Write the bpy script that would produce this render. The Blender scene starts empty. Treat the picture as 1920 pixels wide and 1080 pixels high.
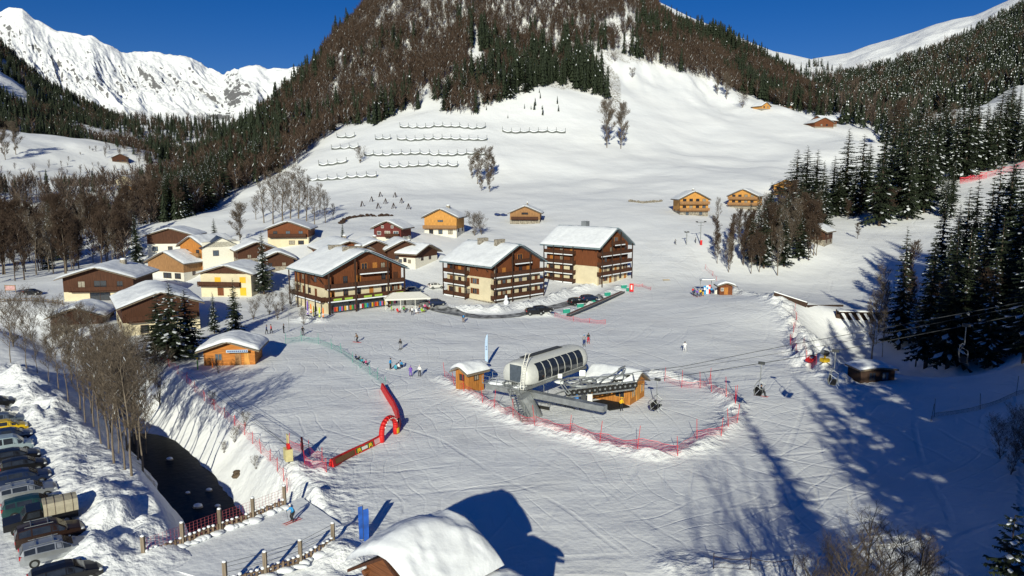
import bpy, math, random
import numpy as np
from mathutils import Vector, Matrix, Euler
R = math.radians
rnd = random.Random(7)
SC = bpy.context.scene
COL = SC.collection
# ------------------------------------------------------------------ camera
FPX = 1371.0; PITCH = math.atan(200 / FPX); CAMH = 28.0
cam_d = bpy.data.cameras.new('camera'); cam = bpy.data.objects.new('camera', cam_d); COL.objects.link(cam)
cam.location = (0, 0, CAMH); cam.rotation_euler = (math.pi / 2 - PITCH, 0, 0)
cam_d.sensor_width = 36; cam_d.lens = 36 * FPX / 1920; cam_d.clip_start = 0.5; cam_d.clip_end = 30000
SC.camera = cam
# ------------------------------------------------------------------ sky, sun, exposure
SUN_EL = 20.8; SUN_AZ = 187.0
w = bpy.data.worlds.new('World'); SC.world = w; w.use_nodes = True
nt = w.node_tree; bg = nt.nodes['Background']
sky = nt.nodes.new('ShaderNodeTexSky'); sky.sky_type = 'NISHITA'; sky.sun_disc = False
sky.sun_elevation = R(SUN_EL); sky.sun_rotation = R(SUN_AZ); sky.altitude = 1300; sky.dust_density = 0.0; sky.ozone_density = 3.0
hs = nt.nodes.new('ShaderNodeHueSaturation'); hs.inputs['Saturation'].default_value = 1.42; hs.inputs['Value'].default_value = 1.0
nt.links.new(sky.outputs[0], hs.inputs['Color']); tn = nt.nodes.new('ShaderNodeMixRGB'); tn.blend_type = 'MULTIPLY'; tn.inputs[0].default_value = 1; tn.inputs[2].default_value = (0.90, 0.93, 1.42, 1)
nt.links.new(hs.outputs[0], tn.inputs[1]); nt.links.new(tn.outputs[0], bg.inputs[0]); bg.inputs[1].default_value = 0.0425
sd = bpy.data.lights.new('sun', 'SUN'); sd.energy = 4.75; sd.angle = R(0.5); sd.color = (1.0, 0.97, 0.77)
so = bpy.data.objects.new('sun', sd); COL.objects.link(so)
SUNV = Vector((math.sin(R(SUN_AZ)) * math.cos(R(SUN_EL)), math.cos(R(SUN_AZ)) * math.cos(R(SUN_EL)), math.sin(R(SUN_EL))))
so.rotation_euler = (-SUNV).to_track_quat('-Z', 'Y').to_euler(); so.location = (0, 0, 200)
vs = SC.view_settings; vs.view_transform = 'Standard'; vs.look = 'None'; vs.gamma = 1; vs.exposure = -0.03; vs.use_curve_mapping = False
SC.cycles.max_bounces = 5; SC.cycles.diffuse_bounces = 2; SC.cycles.glossy_bounces = 2; SC.cycles.transparent_max_bounces = 12
# ------------------------------------------------------------------ picture <-> world
CP, SP = math.cos(PITCH), math.sin(PITCH)
def ray(px, py):
    u = (px - 960) / FPX; v = (540 - py) / FPX
    return (u, CP + v * SP, -SP + v * CP)
def W(px, py, D):
    r = ray(px, py); t = D / r[1]
    return (r[0] * t, D, CAMH + r[2] * t)
def G(px, py, z=0.0):
    r = ray(px, py); t = (z - CAMH) / r[2]
    return (r[0] * t, r[1] * t, z)
def proj(x, y, z):
    z = z - CAMH
    d = y * CP - z * SP; u = y * SP + z * CP
    return 960 + FPX * x / d, 540 - FPX * u / d, d
# ------------------------------------------------------------------ noise
def _hash(ix, iy, s):
    n = (ix.astype(np.int64) * 374761393 + iy.astype(np.int64) * 668265263 + s * 144269504) & 0x7fffffff
    n = ((n ^ (n >> 13)) * 1274126177) & 0x7fffffff
    return ((n ^ (n >> 16)) & 0xffff) / 65535.0
def vnoise(x, y, s=0):
    ix = np.floor(x); iy = np.floor(y); fx = x - ix; fy = y - iy
    fx = fx * fx * fx * (fx * (fx * 6 - 15) + 10); fy = fy * fy * fy * (fy * (fy * 6 - 15) + 10)
    a = _hash(ix, iy, s); b = _hash(ix + 1, iy, s); c = _hash(ix, iy + 1, s); d = _hash(ix + 1, iy + 1, s)
    return (a + (b - a) * fx) * (1 - fy) + (c + (d - c) * fx) * fy
def fbm(x, y, sc, octv=4, s=0, gain=0.5):
    x = np.asarray(x, float) / sc; y = np.asarray(y, float) / sc
    r = 0; a = 1; t = 0
    for k in range(octv):
        xr = x * 0.8 + y * 0.6; yr = -x * 0.6 + y * 0.8
        r = r + a * (vnoise(xr, yr, s + k) - 0.5); t += a; a *= gain; x = xr * 2.03 + 17.1; y = yr * 2.03 + 9.7
    return r / t * 2
def sdist(x, y, pts, closed=False):
    """distance to a polyline and parameter z interpolated along it"""
    best = np.full(np.shape(x), 1e9); zz = np.zeros(np.shape(x))
    P = list(pts) + ([pts[0]] if closed else [])
    for a, b in zip(P[:-1], P[1:]):
        dx, dy = b[0] - a[0], b[1] - a[1]
        t = np.clip(((x - a[0]) * dx + (y - a[1]) * dy) / (dx * dx + dy * dy + 1e-9), 0, 1)
        d = np.hypot(x - a[0] - t * dx, y - a[1] - t * dy)
        m = d < best; best = np.where(m, d, best); zz = np.where(m, a[2] + (b[2] - a[2]) * t, zz)
    return best, zz
def sstep(a, b, t):
    t = np.clip((t - a) / (b - a), 0, 1); return t * t * (3 - 2 * t)
def inpoly(px, py, poly):
    px = np.asarray(px, float); py = np.asarray(py, float); c = np.zeros(px.shape, bool); n = len(poly)
    for i in range(n):
        x1, y1 = poly[i]; x2, y2 = poly[(i + 1) % n]
        if y1 == y2: continue
        c ^= ((y1 > py) != (y2 > py)) & (px < (x2 - x1) * (py - y1) / (y2 - y1) + x1)
    return c
# ------------------------------------------------------------------ terrain
cps = []
for p in [(960,1080),(700,1080),(1300,1080),(800,860),(1000,900),(1300,860),(650,900),(700,740),(950,740),(1200,740),(1350,700),
          (650,650),(900,640),(1100,620),(1250,650),(1400,640),(600,600),(750,590),(1000,595),(1200,580),(500,740),(420,700),(560,820),(1450,690),(1500,800),(520,660)]:
    cps.append(G(p[0], p[1], 0))
cps += [G(1300,560,1), G(1110,535,1.5), G(1190,520,2.2), G(1020,530,1.5), G(830,550,0.6), G(1250,500,4), G(920,568,0.1), G(540,575,0.3), G(700,560,0.8)]
cps += [(0,0,0),(-40,10,0),(-70,30,0),(40,8,5),(58,30,12),(78,36,30),(98,55,46),(112,92,52),(80,0,34),(120,20,60),(170,100,80),(-100,30,2),(0,-40,2),(90,-40,40),(-80,-40,2),(150,0,70),(150,150,52),(62,55,9),(60,75,6)]
cps += [G(1600,1000,0.6), G(1750,900,1.6), G(1900,1000,4), G(1700,760,1.5), G(1650,722,1.0), G(1800,715,2.2), G(1920,697,3.6)]
cps += [G(1480,560,2.5), G(1560,590,1.0), G(1600,620,-1.5), G(1700,640,-3), W(1800,640,135), W(1900,600,130), W(1900,520,150), W(1800,540,165), W(1650,540,190), W(1560,500,215),
        W(1620,450,245), W(1750,380,290), W(1850,340,330), W(1920,318,340), W(1920,420,240), W(1990,420,220), W(1560,455,240), W(1480,440,235), W(1450,520,205), W(1380,520,205), W(1400,430,250),
        W(1600,395,300), W(1550,350,350), W(1700,330,360), W(1900,250,480), W(1800,235,520), W(2000,230,450), W(1920,180,600), W(1780,215,600), W(1680,280,480),W(2100,330,300)]
cps += [W(820,440,230), W(985,420,262), W(1300,402,270), W(1390,392,295), W(725,450,215), W(1310,455,228), W(1150,380,300), W(800,390,290), W(1100,350,340), W(900,330,370), W(620,340,370),
        W(1300,330,370), W(1450,310,400), W(1150,275,430), W(700,300,400), W(900,262,430), W(740,237,450), W(1000,240,460), W(1550,240,520), W(1430,207,580), W(1350,190,590), W(1300,260,470),
        W(1640,268,450), W(1700,320,400), W(1160,120,600), W(1480,345,340), W(640,400,270), W(700,415,255), W(560,420,260), W(480,420,280)]
cps += [W(1000,175,500), W(900,208,475), W(1130,190,510), W(800,150,560), W(900,0,690), W(900,-100,790), W(1100,0,720), W(1150,-60,800), W(1000,-170,860), W(1250,50,830), W(1300,98,800), W(1400,136,820), W(1500,178,830),
        W(1250,125,640), W(1400,180,680), W(1500,215,680), W(700,15,720), W(640,95,680), W(580,155,640), W(500,230,600), W(430,280,560), W(370,322,520), W(320,380,430), W(450,330,450), W(620,220,550),
        W(500,340,410), W(400,400,320), W(310,428,290), W(750,-60,800), W(1570,230,800), W(1580,180,1000)]
cps += [W(700,90,950), W(600,180,850), W(500,290,800), W(370,345,700), W(900,30,1200), W(1100,20,1200), W(1300,140,1150), W(1500,190,1100), W(1700,190,1000), W(1950,150,1000)]
cps += [G(100,500,1), G(250,480,2), G(180,560,1.2), G(60,440,2), W(200,390,400), W(30,400,380), W(0,352,500), W(150,355,520), W(270,362,560), W(285,305,760), W(200,268,800), W(50,246,780), W(-50,240,740),
        W(310,340,700), W(-200,300,560), W(-200,450,250), W(-200,560,170), W(320,470,222), W(440,460,215), W(540,455,215), W(640,470,205), G(470,610,0.2), G(60,600,0.3), G(380,520,1.5), W(0,300,640), W(340,350,600),
        W(100,230,1100), W(300,300,1100), W(-200,200,1100), W(400,310,1100)]
CPA = np.array(cps)
def tps_fit(P):
    X = P[:, :2] / 100.0; n = len(X)
    d = np.hypot(X[:, None, 0] - X[None, :, 0], X[:, None, 1] - X[None, :, 1])
    K = np.where(d > 0, d ** 2 * np.log(d + 1e-12), 0) + np.eye(n) * 0.004
    A = np.zeros((n + 3, n + 3)); A[:n, :n] = K; A[:n, n] = 1; A[:n, n + 1:] = X; A[n, :n] = 1; A[n + 1:, :n] = X.T
    return X, np.linalg.solve(A, np.r_[P[:, 2], 0, 0, 0])
TX, TW = tps_fit(CPA)
def tps(x, y):
    x = np.ravel(x) / 100.0; y = np.ravel(y) / 100.0; out = np.empty(x.shape)
    for i in range(0, len(x), 20000):
        a, b = x[i:i + 20000], y[i:i + 20000]
        d = np.hypot(a[:, None] - TX[None, :, 0], b[:, None] - TX[None, :, 1])
        out[i:i + 20000] = (np.where(d > 0, d ** 2 * np.log(d + 1e-12), 0)) @ TW[:-3] + TW[-3] + TW[-2] * a + TW[-1] * b
    return out
WATER_Z = -4.6
RIVER = [G(480,1075,-5), G(392,965,-5), G(345,890,-5), G(285,830,-5), G(215,765,-5), G(150,705,-5), G(70,655,-5), G(-60,610,-5), G(-300,570,-5)]
STREAM = [G(1585,604,0), G(1640,625,0), G(1700,660,0), G(1800,690,0), G(1920,675,0), G(2060,650,0)]
FLATB = []   # building pads: (x, y, radius, z)
def ridge(x, y, pts, wd, ht, lump=0.0, s=3):
    d, zz = sdist(x, y, pts)
    k = np.exp(-(d / wd) ** 2)
    return k * (ht + lump * fbm(x, y, 2.6, 3, s))
BANK_W = [G(20,700,1), G(90,760,1), G(150,850,1), G(195,925,1), G(235,1000,1)]
BANK_E = [G(330,700,0), G(400,790,0), G(470,870,0), G(520,900,0)]
STN = [G(835,708), G(870,730), G(915,760), G(975,790), G(1070,815), G(1160,840), G(1240,852), G(1310,835), G(1365,795), G(1378,758), G(1340,725), G(1280,708), G(1225,700)]
def h(x, y):
    sh = np.shape(x); x = np.ravel(np.asarray(x, float)); y = np.ravel(np.asarray(y, float))
    z = tps(x, y)
    # undulation growing with distance, none on the groomed flat
    near = sstep(240, 420, y)
    z += near * fbm(x, y, 70, 3, 11) * 5.0 + sstep(170, 260, y) * fbm(x, y, 28, 3, 12) * 0.9
    z += fbm(x, y, 22, 3, 14) * 0.22
    # steep mountain: gullies
    mt = sstep(500, 640, y) * sstep(-330, -150, x - (y - 600) * 0.1) * (1 - sstep(420, 520, x))
    z += mt * fbm(x * 1.6, y * 0.5, 60, 4, 21) * 20
    # pads
    for (bx, by, br, bz) in FLATB:
        d = np.hypot(x - bx, y - by); k = 1 - sstep(br * 0.8, br * 1.5, d); z = z * (1 - k) + bz * k
    # river
    d, _ = sdist(x, y, RIVER)
    wob = fbm(x, y, 9, 3, 31) * 1.3
    k = 1 - sstep(np.interp(y, [58, 72, 84, 93], [2.2, 1.8, 1.1, 0.1]), np.interp(y, [62, 74], [6.2, 8.6]), d + wob)
    z = z * (1 - k) + np.interp(y, [86, 104], [-5.6, -2.6]) * k
    z += ridge(x, y, BANK_W, 4.2, 0.9, 0.7) + ridge(x, y, BANK_W, 2.2, 0.2, 0.8, 17) + ridge(x, y, BANK_E, 3.4, 0.7, 0.35, 5)
    # stream gully on the right
    d, _ = sdist(x, y, STREAM)
    k = 1 - sstep(3.0, 13.0, d); z -= k * 4.0
    # ploughed banks
    z += ridge(x, y, STN, 1.1, 0.45, 0.9, 8)
    for pts, wd, ht, lp in BANKS:
        z += ridge(x, y, pts, wd, ht, lp, 9)
    return z.reshape(sh)
BANKS = [
 ([G(1375,555),G(1440,575),G(1480,600),G(1505,630),G(1500,670),G(1560,700)], 2.2, 0.7, 2.4),
 ([G(800,575),G(860,583),G(930,583),G(1000,572),G(1060,555),G(1120,543)], 1.5, 0.9, 1.4),
 ([G(980,592),G(1040,590),G(1090,575),G(1160,548)], 1.2, 0.5, 1.0),
 ([G(560,600),G(600,600)], 1.5, 0.6, 1.0),
 ([G(1520,640),G(1540,690),G(1590,720)], 3.0, 0.6, 2.0),
 ([G(0,700),G(30,720),G(80,790)], 3.0, 0.6, 2.0),
 ([G(240,960),G(215,1010),G(200,1060)], 3.0, 0.6, 1.3),
 ([G(560,960),G(600,930),G(560,900),G(590,875)], 2.6, 0.1, 0.9),
 ([G(566,936),G(610,965),G(668,1006)], 1.3, 0.35, 0.7),
 ([G(630,1040),G(665,1062),G(700,1090)], 1.8, 0.6, 1.3),
 ([G(1280,1060),G(1420,1065),G(1560,1060),G(1700,1050)], 1.3, 0.5, 0.9),
]
def hz(x, y):
    return float(h(np.array([x]), np.array([y]))[0])
def gp(px, py, d0=20, d1=1400):
    """where the line of sight of a picture point meets the ground"""
    r = ray(px, py); D = d0 * (d1 / d0) ** np.linspace(0, 1, 700)
    t = D / r[1]; X = r[0] * t; Z = CAMH + r[2] * t
    g = h(X, D); m = np.nonzero(Z < g)[0]
    if len(m) == 0: return (float(X[-1]), float(D[-1]), float(g[-1]))
    i = m[0]
    if i > 0:
        D2 = np.linspace(D[i - 1], D[i], 30); t = D2 / r[1]; X2 = r[0] * t; Z2 = CAMH + r[2] * t; g2 = h(X2, D2)
        m2 = np.nonzero(Z2 < g2)[0]; j = m2[0] if len(m2) else -1
        return (float(X2[j]), float(D2[j]), float(g2[j]))
    return (float(X[i]), float(D[i]), float(g[i]))
# ------------------------------------------------------------------ materials
def lin(c): return tuple(((v / 255) / 12.92 if v / 255 <= 0.04045 else ((v / 255 + 0.055) / 1.055) ** 2.4) for v in c)
MATS = {}
def mat(name, col, rough=0.7, var=0.12, scale=3.0, metal=0.0, bump=0.0, bscale=8.0, stretch=None, spec=0.3, alpha=1.0, col2=None):
    """principled material whose colour varies with object-space noise"""
    if name in MATS: return MATS[name]
    m = bpy.data.materials.new(name); m.use_nodes = True; MATS[name] = m
    N = m.node_tree.nodes; L = m.node_tree.links; b = N['Principled BSDF']
    b.inputs['Roughness'].default_value = rough; b.inputs['Metallic'].default_value = metal
    b.inputs['Specular IOR Level'].default_value = spec
    tc = N.new('ShaderNodeTexCoord'); mp = N.new('ShaderNodeMapping'); L.new(tc.outputs['Object'], mp.inputs[0])
    if stretch: mp.inputs['Scale'].default_value = stretch
    nz = N.new('ShaderNodeTexNoise'); nz.inputs['Scale'].default_value = scale; nz.inputs['Detail'].default_value = 5
    L.new(mp.outputs[0], nz.inputs['Vector'])
    rp = N.new('ShaderNodeValToRGB'); c2 = col2 or tuple(min(1, v * (1 + var)) for v in col[:3])
    rp.color_ramp.elements[0].position = 0.35; rp.color_ramp.elements[1].position = 0.65
    rp.color_ramp.elements[0].color = (*[v * (1 - var) for v in col[:3]], 1); rp.color_ramp.elements[1].color = (*c2, 1)
    L.new(nz.outputs[0], rp.inputs[0]); L.new(rp.outputs[0], b.inputs['Base Color'])
    if alpha < 1: b.inputs['Alpha'].default_value = alpha
    if bump:
        n2 = N.new('ShaderNodeTexNoise'); n2.inputs['Scale'].default_value = bscale; n2.inputs['Detail'].default_value = 6
        L.new(mp.outputs[0], n2.inputs['Vector'])
        bp = N.new('ShaderNodeBump'); bp.inputs['Strength'].default_value = 1.0; bp.inputs['Distance'].default_value = bump
        L.new(n2.outputs[0], bp.inputs['Height']); L.new(bp.outputs[0], b.inputs['Normal'])
    return m
def snow_ground_mat():
    m = bpy.data.materials.new('snow_ground'); m.use_nodes = True
    N = m.node_tree.nodes; L = m.node_tree.links; b = N['Principled BSDF']
    b.inputs['Roughness'].default_value = 0.75; b.inputs['Specular IOR Level'].default_value = 0.25
    geo = N.new('ShaderNodeNewGeometry')
    def noise(sc, det=5, stretch=None, rot=0):
        mp = N.new('ShaderNodeMapping'); L.new(geo.outputs['Position'], mp.inputs[0])
        if stretch: mp.inputs['Scale'].default_value = stretch
        mp.inputs['Rotation'].default_value = (0, 0, rot)
        n = N.new('ShaderNodeTexNoise'); n.inputs['Scale'].default_value = sc; n.inputs['Detail'].default_value = det
        L.new(mp.outputs[0], n.inputs['Vector']); return n.outputs[0]
    def mth(op, a, bb):
        n = N.new('ShaderNodeMath'); n.operation = op
        for i, v in enumerate((a, bb)):
            if hasattr(v, 'links'): L.new(v, n.inputs[i])
            else: n.inputs[i].default_value = v
        return n.outputs[0]
    at = N.new('ShaderNodeAttribute'); at.attribute_name = 'kind'   # r: rough ground, g: bare earth, b: groomed
    sp = N.new('ShaderNodeSeparateColor'); L.new(at.outputs['Color'], sp.inputs[0])
    # colour: clean snow, slightly greyer where skied, brown where earth shows
    n1 = noise(0.03, 6)
    mx = N.new('ShaderNodeMixRGB'); mx.inputs[1].default_value = (0.80, 0.83, 0.88, 1); mx.inputs[2].default_value = (0.90, 0.91, 0.93, 1); L.new(n1, mx.inputs[0])
    n2 = noise(0.9, 6); t = N.new('ShaderNodeMapRange'); t.inputs[1].default_value = 0.45; t.inputs[2].default_value = 0.62; L.new(n2, t.inputs[0])
    e = N.new('ShaderNodeMixRGB'); e.inputs[1].default_value = (0.06, 0.05, 0.03, 1); e.inputs[2].default_value = (0.22, 0.17, 0.09, 1); L.new(noise(1.7), e.inputs[0])
    mx2 = N.new('ShaderNodeMixRGB'); L.new(mth('MULTIPLY', t.outputs[0], sp.outputs[1]), mx2.inputs[0]); L.new(mx.outputs[0], mx2.inputs[1]); L.new(e.outputs[0], mx2.inputs[2])
    # trodden, dirty snow in the groomed area
    ds = N.new('ShaderNodeMapRange'); ds.inputs[1].default_value = 0.48; ds.inputs[2].default_value = 0.75; ds.inputs[3].default_value = 0; ds.inputs[4].default_value = 0.35; L.new(noise(0.12, 8), ds.inputs[0])
    mx3 = N.new('ShaderNodeMixRGB'); L.new(mth('MULTIPLY', ds.outputs[0], sp.outputs[2]), mx3.inputs[0]); L.new(mx2.outputs[0], mx3.inputs[1]); mx3.inputs[2].default_value = (0.66, 0.66, 0.67, 1)
    L.new(mx3.outputs[0], b.inputs['Base Color'])
    # relief: broad drift, grooming streaks, grain, lumps
    drift = noise(0.10, 4)
    grain = noise(2.2, 6)
    st1 = noise(0.55, 5, (1, 0.09, 1), 0.35); st2 = noise(0.8, 5, (0.08, 1, 1), 0.5)
    def tracks(sc, rot, dist, wdt, seed_):
        mp = N.new('ShaderNodeMapping'); L.new(geo.outputs['Position'], mp.inputs[0]); mp.inputs['Rotation'].default_value = (0, 0, rot); mp.inputs['Location'].default_value = (seed_, seed_ * 2, 0)
        wv_ = N.new('ShaderNodeTexWave'); wv_.inputs['Scale'].default_value = sc; wv_.inputs['Distortion'].default_value = dist; wv_.inputs['Detail'].default_value = 2; wv_.inputs['Detail Scale'].default_value = 0.35
        L.new(mp.outputs[0], wv_.inputs['Vector']); r_ = N.new('ShaderNodeMapRange'); r_.inputs[1].default_value = wdt; r_.inputs[2].default_value = 0.0; L.new(wv_.outputs['Fac'], r_.inputs[0])
        k_ = N.new('ShaderNodeMapRange'); k_.inputs[1].default_value = 0.46; k_.inputs[2].default_value = 0.58; L.new(noise(0.035 + seed_ * 0.002, 3), k_.inputs[0]); return mth('MULTIPLY', r_.outputs[0], k_.outputs[0])
    tr = mth('ADD', mth('ADD', tracks(0.045, 0.5, 9, 0.03, 3), tracks(0.06, -0.7, 11, 0.03, 7)), mth('ADD', tracks(0.05, 1.4, 8, 0.035, 11), tracks(0.10, 0.1, 14, 0.05, 15)))
    tr = mth('ADD', tr, mth('MULTIPLY', mth('ADD', tracks(0.14, 0.9, 16, 0.06, 19), tracks(0.17, -0.3, 18, 0.06, 23)), 0.7))
    lump = noise(0.9, 6)
    hgt = mth('MULTIPLY', drift, 0.8)
    hgt = mth('ADD', hgt, mth('MULTIPLY', grain, 0.07))
    g1 = mth('MULTIPLY', mth('ADD', mth('ADD', mth('MULTIPLY', st1, 0.10), mth('MULTIPLY', st2, 0.07)), mth('MULTIPLY', tr, -0.05)), sp.outputs[2])
    hgt = mth('ADD', hgt, g1)
    hgt = mth('ADD', hgt, mth('MULTIPLY', mth('MULTIPLY', lump, 1.0), sp.outputs[0]))
    bp = N.new('ShaderNodeBump'); bp.inputs['Strength'].default_value = 0.8; bp.inputs['Distance'].default_value = 1.0
    L.new(hgt, bp.inputs['Height']); L.new(bp.outputs[0], b.inputs['Normal'])
    return m
def mesh_np(name, V, F, mats, mi=None, smooth=False):
    """mesh from numpy arrays, all faces of the same corner count"""
    me = bpy.data.meshes.new(name); V = np.asarray(V, np.float32); F = np.asarray(F, np.int32); k = F.shape[1]
    me.vertices.add(len(V)); me.vertices.foreach_set('co', V.ravel())
    me.loops.add(F.size); me.loops.foreach_set('vertex_index', F.ravel())
    me.polygons.add(len(F)); me.polygons.foreach_set('loop_start', np.arange(0, F.size, k, dtype=np.int32)); me.polygons.foreach_set('loop_total', np.full(len(F), k, np.int32))
    for m in (mats if isinstance(mats, (list, tuple)) else [mats]): me.materials.append(m)
    if mi is not None: me.polygons.foreach_set('material_index', np.asarray(mi, np.int32))
    if smooth: me.polygons.foreach_set('use_smooth', np.ones(len(F), bool))
    me.update(calc_edges=True); me.validate()
    return me
def grid_faces(n, m):
    i = np.arange(n - 1)[:, None] * m + np.arange(m - 1)[None, :]
    return np.stack([i, i + 1, i + m + 1, i + m], -1).reshape(-1, 4)
def link(name, me, parent=None):
    o = bpy.data.objects.new(name, me); COL.objects.link(o)
    if parent: o.parent = parent
    return o
def tag(o, label=None, cat=None, group=None, kind=None):
    if label: o['label'] = label
    if cat: o['category'] = cat
    if group: o['group'] = group
    if kind: o['kind'] = kind
    return o
# ------------------------------------------------------------------ the ground sheet
CX, CY = 0.0, -25.0
angs = np.r_[np.linspace(-88, -40, 40)[:-1], np.linspace(-40, 40, 520), np.linspace(40, 88, 40)[1:]]
rads = 30 * (1500 / 30) ** (np.linspace(0, 1, 520) ** 0.93)
rads = np.r_[2, 10, 20, rads]
A, Rr = np.meshgrid(np.radians(angs), rads, indexing='ij')
gx = CX + np.sin(A) * Rr; gy = CY + np.cos(A) * Rr
gz = h(gx, gy)
px_, py_, _ = proj(gx, gy, gz)
snow_m = snow_ground_mat()
me = mesh_np('snow_ground', np.stack([gx, gy, gz], -1).reshape(-1, 3), grid_faces(*gx.shape)[:, ::-1], snow_m, smooth=True)
GROOM = [(560,620),(820,585),(1000,600),(1180,560),(1210,450),(1290,450),(1330,540),(1480,590),(1500,660),(1560,720),(1900,700),(1920,1080),(600,1080),(270,1080),(300,1050),(560,960),(600,900),(540,860),(330,690),(420,680)]
SCREE = [(1100,100),(1125,100),(1165,150),(1160,215),(1120,210),(1135,180),(1130,140)]
PIST = [(1920,310),(1800,345),(1640,440),(1500,560),(1640,640),(1920,400)]
g_ = inpoly(px_, py_, GROOM) | inpoly(px_, py_, PIST)
ro = np.zeros(gx.shape)
for pts, wd in ((BANK_W, 6), (STN, 2.0)) + tuple((b[0], b[1] * 1.6) for b in BANKS):
    d, _ = sdist(gx, gy, pts); ro = np.maximum(ro, np.exp(-(d / wd) ** 2))
d, _ = sdist(gx, gy, RIVER); ro = np.maximum(ro, np.exp(-((d - 8) / 6) ** 2) * 0.25)
ea = inpoly(px_, py_, SCREE) * 1.0
FLOOR = [(470,340),(640,215),(740,205),(900,205),(950,185),(1010,160),(1140,180),(1108,110),(1230,120),(1400,172),(1545,212),(1560,190),(1540,120),(1300,20),(1200,-40),(1150,-250),(700,-250),(600,0),(540,120),(430,220),(370,270),(300,380)]
ea = np.maximum(ea, inpoly(px_, py_, FLOOR) * (np.abs(fbm(gx * 1.5, gy * 0.22, 34, 3, 77)) > 0.045) * 0.85)
d, _ = sdist(gx, gy, [G(180,700), G(235,730), G(270,790), G(300,840)]); ea = np.maximum(ea, np.exp(-(d / 2.0) ** 2) * 0.9)
dcol = np.zeros((gx.size, 4), np.float32); dcol[:, 0] = ro.ravel(); dcol[:, 1] = ea.ravel(); dcol[:, 2] = g_.ravel() * (1 - ro.ravel()); dcol[:, 3] = 1
ca = me.color_attributes.new('kind', 'FLOAT_COLOR', 'POINT'); ca.data.foreach_set('color', dcol.ravel())
tag(link('snow_ground', me), kind='structure')
# river water
wm = mat('river_water', (0.005, 0.007, 0.008), rough=0.3, var=0.3, scale=0.6, bump=0.03, bscale=1.6, spec=0.08)
wv = []
for i, p in enumerate(RIVER):
    a = RIVER[max(0, i - 1)]; b = RIVER[min(len(RIVER) - 1, i + 1)]
    t = Vector((b[0] - a[0], b[1] - a[1], 0)).normalized(); nrm = Vector((-t.y, t.x, 0))
    for s in (-9.5, -4, 4, 9.5): wv.append((p[0] + nrm.x * s, p[1] + nrm.y * s, WATER_Z))
tag(link('river', mesh_np('river', wv, grid_faces(len(RIVER), 4), wm)), kind='structure')
# ------------------------------------------------------------------ far mountains (own heightfields, real distances)
def rock_snow_mat(name, rock=(0.16,0.15,0.15), lo=0.55, hi=0.75, nsc=0.02):
    m = bpy.data.materials.new(name); m.use_nodes = True
    N = m.node_tree.nodes; L = m.node_tree.links; b = N['Principled BSDF']; b.inputs['Roughness'].default_value = 0.85; b.inputs['Specular IOR Level'].default_value = 0.15
    geo = N.new('ShaderNodeNewGeometry'); sp = N.new('ShaderNodeSeparateXYZ'); L.new(geo.outputs['Normal'], sp.inputs[0])
    nz = N.new('ShaderNodeTexNoise'); nz.inputs['Scale'].default_value = nsc; nz.inputs['Detail'].default_value = 9; nz.inputs['Roughness'].default_value = 0.65
    mp = N.new('ShaderNodeMapping'); mp.inputs['Scale'].default_value = (1, 1, 2.2); L.new(geo.outputs['Position'], mp.inputs[0]); L.new(mp.outputs[0], nz.inputs['Vector'])
    at = N.new('ShaderNodeAttribute'); at.attribute_name = 'rock'; L2 = N.new('ShaderNodeMath'); L2.operation = 'MULTIPLY_ADD'
    ad = N.new('ShaderNodeMath'); ad.operation = 'MULTIPLY_ADD'; ad.inputs[1].default_value = 0.9; L.new(nz.outputs[0], ad.inputs[0]); L.new(sp.outputs[2], ad.inputs[2])
    sb = N.new('ShaderNodeMath'); sb.operation = 'MULTIPLY_ADD'; sb.inputs[1].default_value = -1.0; L.new(at.outputs['Fac'], sb.inputs[0]); L.new(ad.outputs[0], sb.inputs[2])
    mr = N.new('ShaderNodeMapRange'); mr.inputs[1].default_value = lo; mr.inputs[2].default_value = hi; L.new(sb.outputs[0], mr.inputs[0])
    n3 = N.new('ShaderNodeTexNoise'); n3.inputs['Scale'].default_value = nsc * 3; n3.inputs['Detail'].default_value = 6; L.new(mp.outputs[0], n3.inputs['Vector'])
    rk = N.new('ShaderNodeMixRGB'); rk.inputs[1].default_value = (*[v * 0.5 for v in rock], 1); rk.inputs[2].default_value = (*[v * 1.5 for v in rock], 1); L.new(n3.outputs[0], rk.inputs[0])
    mx = N.new('ShaderNodeMixRGB'); L.new(mr.outputs[0], mx.inputs[0]); L.new(rk.outputs[0], mx.inputs[1]); mx.inputs[2].default_value = (0.86, 0.88, 0.92, 1)
    L.new(mx.outputs[0], b.inputs['Base Color'])
    bp = N.new('ShaderNodeBump'); bp.inputs['Strength'].default_value = 0.6; bp.inputs['Distance'].default_value = 0.25 / nsc; L.new(nz.outputs[0], bp.inputs['Height']); L.new(bp.outputs[0], b.inputs['Normal'])
    return m
def lerp_tab(x, tab, c): return np.interp(x, [t[0] for t in tab], [t[c] for t in tab])
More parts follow.
